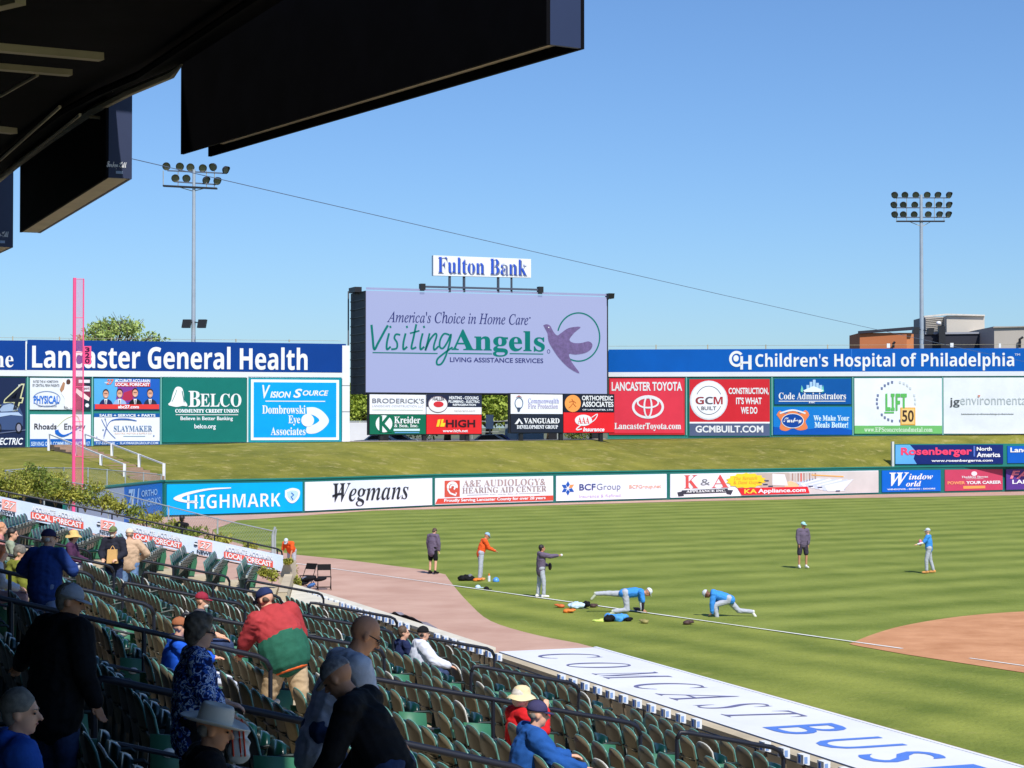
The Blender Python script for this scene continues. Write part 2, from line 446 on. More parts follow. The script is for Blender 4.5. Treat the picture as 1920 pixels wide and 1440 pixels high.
# planted bank past the end of the stand
mb = MB(); g = []
for i in range(13):
    for j in range(9):
        s_, t_ = -.3 + i * 1.25, 54.5 + j * 5.4
        p = st2w(s_, t_)
        z = (.15 + .2 * max(0, s_)) * (1 - j / 16) + (noise.noise(Vector((s_ * .5, t_ * .3, 2))) * .1 if s_ > .5 else 0)
        if s_ < .2: z = .02
        g.append((p.x, p.y, z))
mb.add(g, [(i * 9 + j, i * 9 + j + 1, (i + 1) * 9 + j + 1, (i + 1) * 9 + j) for i in range(12) for j in range(8)])
struct('planted_bank', mb, mat('mulch_grass', srgb(150, 138, 88), .95, .2, .6, col2=srgb(110, 116, 60)), smooth=True)

# ================================================================ seating bowl
NROW = 17; T0, T1 = 2.0, 47.76
prof = [(-.12, 0), (-.12, 1.0), (.12, 1.0), (.12, .35)]
for i in range(NROW):
    prof += [(.3 + ROWD * (i + 1), row_z(i)), (.3 + ROWD * (i + 1), row_z(i + 1))]
prof += [(.3 + ROWD * NROW + 1.5, row_z(NROW)), (.3 + ROWD * NROW + 1.5, 0)]
mb = MB(); n = len(prof)
for t_ in (T0, T1): mb.v += [tuple(st2w(s_, t_, z)) for s_, z in prof]
mb.f = [(i, i + 1, n + i + 1, n + i) for i in range(n - 1)]; mb.mi = [0] * (n - 1)
WV2 = (Matrix.Rotation(math.radians(-15), 3, 'Z') @ WV); L2 = 6.0      # the last section swings round towards home plate
n0 = len(mb.v); pf = [(1.6, 0), (1.6, 1.0), (1.84, 1.0), (1.84, row_z(1))] + prof[6:]
RZ = .38                                             # and sits higher than the rest
pf = [(s_, z + (RZ if z > 0 else 0)) for s_, z in pf]
for d in (0, L2): mb.v += [tuple(st2w(s_, 47.76, z) + WV2 * d) for s_, z in pf]
m_ = len(pf); mb.f += [(n0 + i, n0 + i + 1, n0 + m_ + i + 1, n0 + m_ + i) for i in range(m_ - 1)]; mb.mi += [0] * (m_ - 1)
for d in (.01, L2): mb.add([tuple(st2w(s_, 47.76, z) + WV2 * d) for s_, z in pf], [tuple(range(m_))])
struct('seating_terrace', mb, mat('terrace_concrete', srgb(186, 172, 146), .9, .16, .8, bump=.004, bscale=40))
# coping of the field wall
mb = MB(); mb.prism([st2w(-.16, 37.0, 1.003), st2w(.16, 37.0, 1.003), st2w(.16, 47.7, 1.003), st2w(-.16, 47.7, 1.003)], (0, 0, .07))
mb.prism([st2w(-.16, 47.72, .4), st2w(1.58, 47.72, .4), st2w(1.58, 47.76, .4) + WV2 * L2, st2w(-.05, 53.9, .4)], (0, 0, .673))
struct('wall_coping', mb, mat('pale_concrete', srgb(206, 200, 184), .85, .08, 2))
AISLES = [15.0, 22.0, 28.2, 34.4, 40.8, 47.2]
# steps in the aisles: one half step per row
for a_ in AISLES:
    mb = MB()
    for i in range(1, NROW):
        s_ = .3 + ROWD * i; zz = row_z(i - 1) + .002; mb.prism([st2w(s_ - .3, a_ - .5, zz), st2w(s_ - .002, a_ - .5, zz), st2w(s_ - .002, a_ + .5, zz), st2w(s_ - .3, a_ + .5, zz)], (0, 0, ROWH / 2))
    struct('aisle_steps', mb, CONC)

# ---- dugout roof
M_ROOF = mat('roof_membrane', (.74, .75, .79), .55, .05, .5, bump=.012, bscale=1.2)
dr = thing('dugout', st2w(-1.2, 26, 0), 'white dugout roof lettered in grey and blue beside the field', 'dugout')
mb = MB().prism([st2w(-.19, 36.9, .93), st2w(-2.32, 36.9, .93), st2w(-2.32, 12, .93), st2w(-.19, 12, .93)], (0, 0, .07))
mb.add([], []); mk('roof', mb, M_ROOF, dr)
mb = MB().prism([st2w(-.10, 36.88, .5), st2w(-2.2, 36.88, .5), st2w(-2.2, 36.7, .5), st2w(-.10, 36.7, .5)], (0, 0, .425))
mb.prism([st2w(-2.14, 36.7, -.6), st2w(-2.22, 36.7, -.6), st2w(-2.22, 12, -.6), st2w(-2.14, 12, -.6)], (0, 0, 1.52))
mk('wall', mb, mat('dugout_wall', srgb(60, 80, 110), .7), dr)
mb = MB().prism([st2w(-2.30, 36.95, .90), st2w(-2.37, 36.95, .90), st2w(-2.37, 12, .90), st2w(-2.30, 12, .90)], (0, 0, .11))
mk('edge_trim', mb, WHITE, dr)
def roof_letter(ch, cx, cy, tw, m, st, bold=0, h=1.2):
    p = gnd(cx, cy, 1.0); s_, t_ = w2st(p.x, p.y); s_ = -1.22; tw = tw * .86
    v, f = glyphs(ch, st, bold)
    mb = MB().add([st2w(s_ - (q[1] - .5) * h, t_ - (q[0] - .5) * tw, 1.006) for q in v], f)
    mk('letter', mb, m, dr, label='letter %s' % ch)
LG, LBL = paint((104, 102, 140)), paint((84, 124, 210))
for ch, x, y, tw in (('C', 1050, 1231, .95), ('O', 1112, 1248, 1.0), ('M', 1172, 1267, 1.15), ('C', 1247, 1287, .95), ('A', 1306, 1304, 1.05), ('S', 1368, 1324, .62), ('T', 1436, 1341, .8)):
    roof_letter(ch, x, y, tw, LG, 'italic', -.004)
for ch, x, y, tw in (('B', 1522, 1367, .92), ('U', 1618, 1393, .95), ('S', 1712, 1418, .8), ('I', 1800, 1440, .4), ('N', 1900, 1470, .95), ('E', 2030, 1500, .9), ('S', 2150, 1535, .8), ('S', 2290, 1570, .8)):
    roof_letter(ch, x, y, tw, LBL, 'sans', .002)

# ---- grandstand roof overhead and its hanging panels
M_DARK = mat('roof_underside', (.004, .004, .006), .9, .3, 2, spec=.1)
M_STEEL = mat('roof_steel', srgb(170, 160, 134), .7, .2, 1)
M_NAVY = mat('navy_panel', srgb(38, 50, 84), .5, .08, 1)
ZR = 8.86
rim = [st2w(*w2st(-3.155, 18.03)), Vector((-3.75, 19.0, 0)), Vector((-4.36, 20.13, 0)), Vector((-5.35, 22.3, 0)), Vector((-6.1, 24.0, 0)), Vector((-6.91, 25.9, 0)), Vector((-8.2, 28.7, 0)), Vector((-9.9, 32.2, 0))]
gr = thing('grandstand_roof', st2w(14, 15, 0), 'dark grandstand roof with steel beams overhanging the upper rows', 'roof')
r0 = rim[0] - WV * 30 + NV * 2.6  # unseen near end of the rim, swung out so its shadow covers near spectators
outer = [r0] + rim; inner = [p - NV * 12 for p in outer]
poly = outer + list(reversed(inner))
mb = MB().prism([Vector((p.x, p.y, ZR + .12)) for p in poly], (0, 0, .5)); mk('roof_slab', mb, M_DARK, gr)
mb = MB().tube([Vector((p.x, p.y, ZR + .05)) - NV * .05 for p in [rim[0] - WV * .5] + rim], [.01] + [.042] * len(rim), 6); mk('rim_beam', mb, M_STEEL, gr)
ov = [p + NV * .48 for p in rim]; mb = MB().prism([Vector((p.x, p.y, 11.22)) for p in ov + [p - NV * 3 for p in reversed(rim)]], (0, 0, .2)); mk('sun_block_slab', mb, M_DARK, gr)  # unseen slab added above the frame to keep sun off the hanging boxes
mb = MB().tube([Vector((p.x, p.y, ZR + .02)) - NV * .35 for p in outer], .04, 6); mk('rim_pipe', mb, M_DARK, gr)
for pa, pb, D1, D2, w in (((-20, 88), (190, 107), 15.1, 15.7, .06), ((-20, 124), (132, 137), 16.2, 16.6, .05), ((-20, 241), (26, 246), 19.8, 20.1, .06), ((-30, 2), (38, -14), 13.4, 13.2, .16)):
    mb = MB().bar(at(*pa, D1), at(*pb, D2), .1, w); mk('beam', mb, M_STEEL, gr)
for pa, pb, D1, D2 in (((0, 300), (112, 200), 22, 18.5), ((0, 335), (150, 215), 25, 19.5), ((0, 180), (70, 140), 18, 17), ((209, 136), (209, 172), 19, 19), ((168, 219), (207, 223), 20, 20)):
    mb = MB().tube([at(*pa, D1), at(*pb, D2)], .018, 5); mk('brace', mb, M_STEEL, gr)
mb = MB().prism([st2w(15.5, -12, 3.0), st2w(15.8, -12, 3.0), st2w(15.8, 45, 3.0), st2w(15.5, 45, 3.0)], (0, 0, 5.95)); mk('rear_wall', mb, M_DARK, gr)  # unseen back of the stand, added to block sky light from behind
mb = MB()
for t_ in (0, 14, 28, 42): mb.prism([st2w(15.0, t_, 3.1), st2w(15.4, t_, 3.1), st2w(15.4, t_ + .4, 3.1), st2w(15.0, t_ + .4, 3.1)], (0, 0, 5.85))
mk('column', mb, M_STEEL, gr)
def panelbox(a, b, w, z0, z1, lab, logo=None, open_end=False):
    a, b = Vector((a[0], a[1], 0)), Vector((b[0], b[1], 0)); d = (b - a).normalized(); nn = Vector((d.y, -d.x, 0))   # a near inner, b far inner, nn points outward to the field
    if nn.x < 0: nn = -nn
    th = .03
    root = thing('hanging_panel', (a.x, a.y, z0), lab, 'hanging panel', 'box panels hanging under the grandstand roof rim')
    def slab(p, q, off, name, m, zz0=z0, zz1=z1):
        mb = MB().prism([Vector((p.x, p.y, zz0)), Vector((q.x, q.y, zz0)), Vector((q.x, q.y, zz0)) + off, Vector((p.x, p.y, zz0)) + off], (0, 0, zz1 - zz0)); return mk(name, mb, m, root)
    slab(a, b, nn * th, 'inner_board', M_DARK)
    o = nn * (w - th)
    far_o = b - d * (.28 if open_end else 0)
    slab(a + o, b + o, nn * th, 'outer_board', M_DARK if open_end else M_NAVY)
    pa = a + nn * th; pb = b + nn * th
    slab(pa + d * th, pb - d * (th + (.35 if open_end else 0)), nn * (w - 2 * th), 'soffit', mat('soffit_board', srgb(232, 214, 184), .8, .1, 2), z0 + (.07 if open_end else .004), z0 + (.10 if open_end else .034))
    slab(pa, pa + d * th, nn * (w - 2 * th), 'end_board', M_NAVY, z0 + .003, z1)
    if not open_end: slab(pb - d * th, pb, nn * (w - 2 * th), 'end_board', M_NAVY, z0 + .003, z1)
    if logo:
        wl = Wall((a.x, a.y), ((a + nn).x, (a + nn).y)); x0, x1, y0 = logo
        wl.text('Turkey Hill', (x0 + 4, y0 - 30, x1 - 9, y0 - 14), WHITE, root, 'script', .02, off=.006)
        wl.rect((x0 + (x1 - x0) * .42, y0 - 12, x1 - 16, y0 - 7), paint((150, 170, 200)), root, 'plate', .01, .008)
    return root
panelbox((.231, 12.79), (-3.115, 18.0), .308, 8.15, 11.2, 'long black panel overhead, largest and nearest of the hanging boxes', None, True)
panelbox((-4.18, 19.7), (-6.5, 25.3), .27, 8.15, 10.9, 'hanging box with tan underside and navy end, above the left lamp pole', (196, 246, 333))
panelbox((-7.39, 27.33), (-10.1, 33.2), .27, 8.15, 10.9, 'hanging box cut by the left edge of the photo', (-22, 25, 463))

# ---- cable across the sky
ca, cb = Vector((-6.6, 21.1, 9.1)), Vector((27.5, 82.5, 7.22))       # a straight wire above the near field; it throws the long thin shadow on the grass
mb = MB().tube([ca.lerp(cb, k / 12) - Vector((0, 0, .10 * math.sin(PI * k / 12))) for k in range(13)], .0055, 6)
mk('overhead_cable', mb, mat('cable', srgb(96, 112, 140), .6), origin=ca, label='thin dark cable sloping across the sky from the roof towards the right', cat='cable')
# ================================================================ walls with advertising
M_TEAL = mat('teal_frame', srgb(22, 118, 108), .5, .08, .5)
M_TEALD = mat('teal_dark', srgb(16, 104, 98), .5, .06, .5)
M_STRIP = mat('white_band', (.72, .74, .80), .5, .04, .3)
def wallthing(name, W, u0, u1, z0, z1, th, m, label, cat='wall'):
    r = thing(name, W.pt((u0 + u1) / 2, 0), label, cat)
    mk('wall_panel', MB().prism([W.pt(u0, z0, 0), W.pt(u1, z0, 0), W.pt(u1, z0, -th), W.pt(u0, z0, -th)], (0, 0, z1 - z0)), m, r)
    return r
# left tall wall
uA, uB = WL.uv(-80, 640)[0], WL.uv(640, 640)[0]
wl_ = wallthing('tall_sign_wall', WL, uA, uB, 3.6, 11.45, .4, M_TEAL, 'tall teal wall of signs left of the big screen')
WL.rect((-80, 696, 650, 707), M_STRIP, wl_, 'white_strip', .10, .10)
WL.rect((641, 648, 655, 829), WHITE, wl_, 'end_post', .12, .5)
WL.rect((641, 771, 655, 773), paint((150, 150, 155)), wl_, 'joint', .125, .01)
WL.rect((641, 722, 655, 724), paint((150, 150, 155)), wl_, 'joint', .125, .01)
for x in (24, 112, 209, 443, 543): WL.rect((x - 1, 630 + x * .012, x + 1, 641), M_STEEL, wl_, 'wire_post', -.1, .08)
mk('wire', MB().tube([WL.P(-80, 632, -.15), WL.P(640, 639, -.15)], .012, 4), M_STEEL, wl_)
uA2, uB2 = WR.uv(1139, 700)[0], WR.uv(2020, 700)[0]
wr_ = wallthing('tall_sign_wall', WR, uA2, uB2, 4.0, 12.25, .4, M_TEAL, 'tall teal wall of signs right of the big screen')
WR.rect((1141, 697, 2010, 705.5), M_STRIP, wr_, 'white_strip', .10, .10)
for x in (1230, 1327, 1436, 1552): WR.rect((x - 1, 646, x + 1, 655), M_STEEL, wr_, 'wire_post', -.1, .08)
mk('wire', MB().tube([WR.P(1141, 649, -.15), WR.P(2010, 645, -.15)], .014, 4), M_STEEL, wr_)
for x, y, k in ((1666, 648, 3), (1785, 647, 3), (1875, 648, 2)): WR.rect((x - k, y - 4, x + k, y + 4), WHITE, wr_, 'vent', -.05, .1)

def board(W, b, m, label, bm=None, off=.10, th=.10, cat='sign', group=None):
    u0, v0, u1, v1 = W.rc(*b)
    r = thing('advertising_board', W.pt((u0 + u1) / 2, v0, off), label, cat, group)
    W.rect(b, m, r, 'board', off, th)
    return r
def T(W, r, t, b, c, st='', bold=0, off=.13, **kw): return W.text(t, b, paint(c) if not isinstance(c, bpy.types.Material) else c, r, st, bold, off=off, **kw)
def R(W, r, b, c, off=.12, name='panel'): return W.rect(b, paint(c), r, name, off, .015)
Wh = (236, 240, 248); BL = (10, 82, 178)
OFF = .13
# --- long blue bands
r = board(WL, (-80, 638, 50, 694), paint((0, 58, 138)), 'short blue band with white letters cut by the left edge')
WL.text('ne', (-12, 667, 25, 689), WHITE, r, 'serif', off=OFF)
WL.rect((47.5, 640, 50, 694), WHITE, r, 'edge_strip', .12, .02)
r = board(WL, (51, 641, 648, 696), paint((0, 58, 138)), 'long blue Lancaster General Health band above the left signs')
WL.text('Lancaster General Health', (60, 649, 576, 692), WHITE, r, 'sansb', .006, off=OFF)
r = board(WR, (1141, 654, 2005, 697), paint((0, 88, 178)), "long bright blue Children's Hospital of Philadelphia band above right signs")
WR.text("Children's Hospital of Philadelphia", (1416, 662, 1901, 695), WHITE, r, 'sansb', .0, off=OFF)
WR.text('TM', (1902, 663, 1912, 667), WHITE, r, off=OFF)
WR.ring(1381, 673, 14, 15, 5, WHITE, r, 'emblem', OFF, a0=40, a1=320); WR.disc(1380, 672, 5, 6, WHITE, r, 'emblem', OFF)
WR.polys([[(1388, 668), (1393, 668), (1393, 693), (1388, 693)], [(1403, 666), (1409, 666), (1409, 693), (1403, 693)], [(1393, 678), (1403, 678), (1403, 682), (1393, 682)]], WHITE, r, 'emblem', OFF)
WR.rect((1596, 655, 1597, 697), paint((60, 130, 215)), r, 'joint', .115, .01)
# --- left lower signs
W = WL
r = board(W, (-70, 708, 48, 838), paint((24, 38, 74)), 'dark navy sign with outlined 0.4 and blue car, left edge')
T(W, r, '0.4', (-40, 719, 46, 772), (205, 205, 160), 'sansi', .035); T(W, r, '0.4', (-38, 722, 43, 769), (20, 26, 44), 'sansi', .005, off=.145)
T(W, r, 'EV', (33, 721, 45, 731), (200, 205, 205), 'sansbi')
T(W, r, 'ELECTRIC', (-14, 821, 43, 834), Wh, 'sansbi')
body = [(-36, 800), (-38, 780), (-30, 772), (-6, 766), (4, 757), (20, 754), (32, 757), (38, 767), (43, 778), (43, 798), (38, 804), (30, 806), (10, 806), (-20, 804)]
W.poly(body, paint((58, 78, 120)), r, 'printed_car', .13)
W.poly([(-2, 768), (6, 760), (18, 757), (29, 760), (34, 768), (20, 771), (2, 772)], paint((150, 170, 200)), r, 'printed_car', .145)
W.poly([(-36, 781), (-6, 774), (34, 773), (42, 780), (20, 778), (-8, 783)], paint((170, 190, 220)), r, 'printed_car', .145)
for x in (-4, 35): W.disc(x, 802, 6.5, 10, paint((25, 28, 40)), r, 'printed_wheel', .15); W.disc(x, 802, 4, 7, paint((140, 140, 160)), r, 'printed_wheel', .16)
W.stroke([(-60, 817), (0, 812), (48, 806)], 2, paint((90, 100, 130)), r, 'line', .14)
r = board(W, (56, 709, 170, 768), paint((222, 226, 234)), 'white physical therapy sign with maroon corner behind the pink pole')
W.poly([(139, 709), (170, 709), (170, 768), (139, 768), (141, 740)], paint((128, 44, 72)), r, 'panel', .115); W.poly([(150, 709), (170, 709), (170, 725), (160, 722)], paint((30, 40, 60)), r, 'panel', .125)
W.rect((152, 745, 170, 768), paint((30, 44, 60)), r, 'panel', .125, .01)
T(W, r, 'RATED THE #1 HOMETOWN', (62, 713, 109, 718), (120, 124, 132), 'sansb'); T(W, r, 'BY CENTRAL PENN PARENTS', (61, 720, 111, 725), (120, 124, 132), 'sansb')
W.ring(87, 748, 26, 15, 1.3, paint((130, 150, 190)), r, 'ring', .13, a0=-150, a1=170)
T(W, r, 'PHYSICAL', (63, 742, 111, 757), (30, 110, 205), 'sansb', .03); T(W, r, 'THERAPY & SPORTS MEDICINE', (71, 760, 106, 763), (120, 130, 150), 'sansb')
W.poly(bez([(114, 730), (117, 715), (122, 712), (125, 722), (132, 712), (136, 724), (133, 738), (138, 762), (122, 766), (121, 748), (115, 738)], 4), paint((238, 238, 242)), r, 'printed_player', .13)
W.poly([(112, 730), (118, 716), (122, 718), (120, 730), (115, 736)], paint((176, 130, 100)), r, 'printed_player', .135); W.disc(128, 716, 4, 5, paint((90, 60, 50)), r, 'printed_player', .14)
W.poly([(143, 728), (158, 738), (168, 746), (166, 752), (150, 744), (142, 736)], paint((236, 216, 214)), r, 'printed_player', .135)
T(W, r, 'No. 1', (120, 761, 132, 767), (40, 44, 60), 'sansb')
for b in ((147, 712, 168, 718), (154, 724, 168, 734)): R(W, r, b, (226, 220, 228), .14)
T(W, r, 'sport', (155, 726, 167, 732), (110, 50, 80), 'sansb', off=.16)
W.disc(163, 760, 4, 4, paint((225, 228, 235)), r, 'emblem', .14, n=6)
r = board(W, (56, 777, 170, 838), paint((226, 228, 238)), 'white Rhoads Energy sign behind the pink pole')
R(W, r, (56, 823, 170, 838), (14, 92, 176), .115); T(W, r, 'SERVING OUR COMMUNITY SINCE 1917', (58, 828, 168, 836), (190, 214, 240), 'sansb', off=.14)
T(W, r, 'Rhoads', (64, 794, 106, 805), (60, 58, 66), 'sansb'); T(W, r, 'Energy', (120, 794, 160, 809), (84, 84, 96), 'sansb')
W.stroke(bez([(107, 800), (122, 786), (140, 779), (147, 784), (150, 796)], 5), [1] * 20 + [2.5], paint((210, 205, 140)), r, 'swoosh', .135)
W.stroke(bez([(106, 806), (108, 812), (118, 817), (132, 812), (150, 800)], 6), [7] * 4 + [8, 8, 7, 7, 6, 6, 5, 5, 4, 4, 3, 3, 3, 2, 2, 2, 2, 2, 1, 1, 1], paint((22, 96, 190)), r, 'swoosh', .14)
r = board(W, (176, 710, 299, 768), paint((30, 92, 186)), 'blue and red news sign with four suited presenters')
W.poly([(176, 710), (222, 710), (216, 758), (176, 758)], paint((84, 168, 224)), r, 'panel', .115); W.poly([(222, 718), (258, 714), (252, 750), (232, 758), (216, 758)], paint((122, 60, 150)), r, 'panel', .12)
W.poly([(232, 736), (250, 730), (248, 750), (228, 752)], paint((176, 44, 78)), r, 'panel', .125)
R(W, r, (178, 758, 298, 767), (222, 62, 60), .13); T(W, r, 'abc27.com', (221, 759.5, 260, 766), Wh, 'sansb', .02, off=.15)
T(W, r, 'ACCURATE ACCU-RAIN', (215, 711, 281, 717), Wh, 'sansb', .02, off=.15); T(W, r, 'LOCAL FORECAST', (216, 718, 280, 724), Wh, 'sansb', .02, off=.15); R(W, r, (215, 717.4, 281, 724.8), (205, 60, 66), .14)
T(W, r, '27', (199, 711, 213, 721), (238, 120, 90), 'sansbi', .03, off=.15); T(W, r, 'NEWS', (196, 716, 204, 719), Wh, 'sansb', off=.15)
for i, (x, y) in enumerate(((198, 742), (224, 741), (253, 740), (281, 741))):
    suit = ((30, 40, 90), (150, 180, 220), (26, 26, 34), (40, 46, 70))[i]
    W.poly(bez([(x - 12, 758), (x - 9, 752), (x - 3, 748), (x + 3, 748), (x + 10, 752), (x + 13, 758)], 3), paint(suit), r, 'printed_suit', .135)
    W.poly([(x - 3, 748), (x + 3, 748), (x + 1.5, 758), (x - 1.5, 758)], paint((232, 232, 240)), r, 'printed_shirt', .15); W.poly([(x - 1, 750), (x + 1, 750), (x + .6, 758), (x - .6, 758)], paint((50, 40, 60)), r, 'printed_tie', .165)
    W.disc(x, y - 5, 5.8, 7.5, paint((60, 40, 34)), r, 'printed_hair', .15); W.disc(x, y - 2.5, 5, 7, paint((216, 160, 136)), r, 'printed_face', .165)
    W.rect((x - 2, y + 1, x + 2, y + 2), paint((240, 225, 220)), r, 'printed_smile', .18, .01)
    W.rect((x - 3, y - 4.6, x + 3, y - 3.6), paint((100, 64, 54)), r, 'printed_eyes', .18, .01)
r = board(W, (176, 776, 299, 834), paint((226, 228, 238)), 'white Slaymaker sign with thin blue rails top and bottom')
R(W, r, (176, 775, 299, 782), (18, 86, 158), .115); R(W, r, (176, 827, 299, 834), (18, 86, 158), .115)
T(W, r, 'SALES + SERVICE + PARTS', (186, 776.5, 291, 781.5), Wh, 'sansb', .01, off=.14); T(W, r, '717-555-0100  -  SLAYMAKERGROUP.COM', (179, 828.5, 296, 833), (200, 216, 240), 'sansb', off=.14)
T(W, r, 'SLAYMAKER', (213, 798, 285, 809), (78, 116, 160), 'serif'); T(W, r, 'ELECTRIC MOTOR & SUPPLY CO', (215, 811, 284, 814), (220, 180, 150), 'sans')
W.rect((231, 817.5, 272, 818.2), paint((120, 160, 200)), r, 'line', .13, .01)
W.stroke(bez([(190, 786), (196, 798), (206, 812), (216, 822)], 5), 1.2, paint((80, 110, 170)), r, 'emblem', .13); W.stroke(bez([(194, 818), (200, 800), (210, 788), (236, 786), (256, 789)], 6), [1] * 12 + [2, 2, 2.5, 3, 3, 3, 3, 3, 2.5, 2, 2, 1.5, 1], paint((56, 96, 170)), r, 'emblem', .135)
W.stroke(bez([(196, 784), (200, 800), (194, 822)], 5), .8, paint((80, 110, 170)), r, 'emblem', .13)
for x, y in ((181, 820), (288, 817), (197, 786), (193, 806)): W.disc(x, y, 1.4, 1.4, paint((90, 120, 170)), r, 'emblem', .14, n=8)
r = board(W, (304, 707, 461, 829), paint((16, 112, 104)), 'green Belco credit union sign with white bell')
W.poly(bez([(315, 757), (320, 752), (323, 740), (328, 728), (334, 725), (341, 728), (344, 738), (345, 750), (350, 757), (350, 762), (342, 761), (330, 763), (316, 760)], 3), WHITE, r, 'bell_emblem', .13)
W.stroke([(341, 733), (345, 754)], 1.4, paint((16, 112, 104)), r, 'line', .15); W.stroke(bez([(322, 753), (328, 740), (331, 731)], 4), .8, paint((16, 112, 104)), r, 'line', .15)
T(W, r, 'B', (353, 733, 375, 763), WHITE, 'serif', .005); T(W, r, 'ELCO', (375, 738, 452, 763), WHITE, 'serif', .003)
T(W, r, 'COMMUNITY CREDIT UNION', (328, 767, 447, 774), Wh, 'serif', .02); W.rect((329, 777, 446, 778.3), WHITE, r, 'line', .13, .01)
T(W, r, 'Believe in Better Banking', (338, 781, 436, 790), Wh, 'sans', .015); T(W, r, 'belco.org', (364, 795, 404, 806), Wh, 'sans', .015)
r = board(W, (464, 707, 640, 829), paint((14, 142, 160)), 'bright blue Vision Source sign in a white line frame')
R(W, r, (470, 712, 635, 825), Wh, .115, 'white_frame'); R(W, r, (475, 717, 630, 820), (0, 158, 240), .13)
WL.rect((462.5, 707, 465, 829), paint((200, 215, 215)), r, 'edge_strip', .14, .03)
T(W, r, 'V', (491, 722, 506, 747), WHITE, 'sansbi', off=.15); T(W, r, 'ISION', (506, 734, 545, 746), WHITE, 'sansbi', .01, off=.15); T(W, r, 'S', (549, 729, 566, 746), WHITE, 'sansbi', .01, off=.15); T(W, r, 'OURCE', (567, 732, 615, 742), WHITE, 'sansbi', .01, off=.15)
W.rect((497, 751.5, 609, 753.2), WHITE, r, 'line', .15, .01)
T(W, r, 'Dombrowski', (491, 760, 572, 776), WHITE, 'serif', .006, off=.15); T(W, r, 'Eye', (540, 779, 562, 798), WHITE, 'serif', .006, off=.15); T(W, r, 'Associates', (507, 801, 572, 816), WHITE, 'serif', .006, off=.15)
W.poly(bez([(574, 764), (590, 764), (605, 772), (616, 788), (608, 802), (592, 812), (575, 812), (575, 800), (588, 796), (598, 788), (588, 779), (575, 776)], 4), paint((226, 230, 240)), r, 'eye_emblem', .15); W.disc(576, 788, 12, 12, paint((226, 230, 240)), r, 'eye_emblem', .17)
# --- right lower signs
W = WR
r = board(W, (1142, 709, 1284, 815), paint((196, 34, 46)), 'red Toyota sign with white oval emblem'); R(W, r, (1144, 711, 1282, 812), (222, 58, 78), .115)
T(W, r, 'LANCASTER TOYOTA', (1147, 716, 1279, 733), WHITE, 'sansb', .022, off=.14)
W.ring(1215, 763, 30, 22, 4.5, WHITE, r, 'emblem', .14); W.ring(1215, 755, 21, 11, 3.2, WHITE, r, 'emblem', .145); W.ring(1215, 762.5, 8.5, 21, 3.2, WHITE, r, 'emblem', .15)
T(W, r, 'LancasterToyota.com', (1152, 793, 1277, 808), WHITE, 'serif', .01, off=.14)
r = board(W, (1291, 710, 1444, 818), paint((20, 108, 102)), 'red and grey GCM Built construction sign with white disc')
R(W, r, (1293, 711, 1443, 791), (206, 40, 52), .115); R(W, r, (1293, 791, 1443, 794), Wh, .12); R(W, r, (1293, 794, 1443, 817), (84, 96, 130), .115)
W.disc(1329, 750.5, 35.5, 37, paint((214, 216, 226)), r, 'emblem', .13); W.disc(1329, 750.5, 33, 35, paint((238, 240, 248)), r, 'emblem', .14)
W.ring(1329, 750.5, 25, 27, 1.1, paint((90, 90, 100)), r, 'ring', .15, a0=25, a1=155); W.ring(1329, 750.5, 25, 27, 1.1, paint((90, 90, 100)), r, 'ring', .15, a0=205, a1=335)
T(W, r, 'G', (1304, 744, 1320, 758), (150, 60, 64), 'sansb', .0, off=.155); T(W, r, 'C', (1322, 744, 1337, 758), (96, 90, 100), 'sansb', off=.155); T(W, r, 'M', (1338, 744, 1355, 758), (170, 50, 56), 'sansb', off=.155); T(W, r, 'BUILT', (1315, 762, 1343, 769), (96, 90, 100), 'sansb', off=.155)
T(W, r, 'CONSTRUCTION,', (1366, 727, 1441, 741), WHITE, 'sansb', .022, off=.14); T(W, r, "IT'S WHAT", (1380, 745, 1428, 758), WHITE, 'sansb', .022, off=.14); T(W, r, 'WE DO', (1389, 763, 1420, 776), WHITE, 'sansb', .022, off=.14)
T(W, r, 'GCMBUILT.COM', (1304, 798, 1431, 811), WHITE, 'sansb', .03, off=.14)
r = board(W, (1452, 710, 1596, 758), paint((6, 84, 160)), 'blue Code Administrators sign above the other blue sign')
T(W, r, 'Code Administrators', (1460, 736, 1586, 749), WHITE, 'serif', .006); W.rect((1460, 751.5, 1585, 753), WHITE, r, 'line', .13, .01); T(W, r, 'Inc', (1516, 752, 1528, 756), Wh, 'serif', off=.15)
for x, y0 in ((1512, 722), (1518, 716), (1524, 712), (1530, 718), (1536, 722)): W.rect((x, y0, x + 5, 732), paint((170, 205, 235)), r, 'emblem', .14, .01)
W.poly([(1506, 732), (1525, 724), (1544, 732), (1540, 735), (1508, 735)], paint((226, 238, 246)), r, 'emblem', .155)
for x, k in ((1503, 1), (1543, -1)): W.poly([(x, 722), (x + 3 * k, 730), (x + 2 * k, 736), (x - 2 * k, 734)], paint((110, 200, 180)), r, 'emblem', .14)
r = board(W, (1450, 763, 1597, 815), paint((20, 122, 206)), 'sky blue sign with orange badge below Code Administrators')
W.poly([(1450, 800), (1500, 806), (1560, 800), (1597, 806), (1597, 815), (1450, 815)], paint((10, 84, 180)), r, 'panel', .115)
W.poly(bez([(1456, 778), (1462, 770), (1472, 776), (1486, 768), (1500, 776), (1510, 769), (1517, 778), (1510, 790), (1514, 803), (1500, 807), (1486, 803), (1474, 808), (1462, 804), (1464, 790), (1456, 778)], 3)[:-1], paint((232, 130, 80)), r, 'emblem', .13)
W.disc(1486, 789, 21, 14, paint((16, 70, 160)), r, 'emblem', .14); W.ring(1486, 789, 21, 14, 1.2, WHITE, r, 'ring', .15)
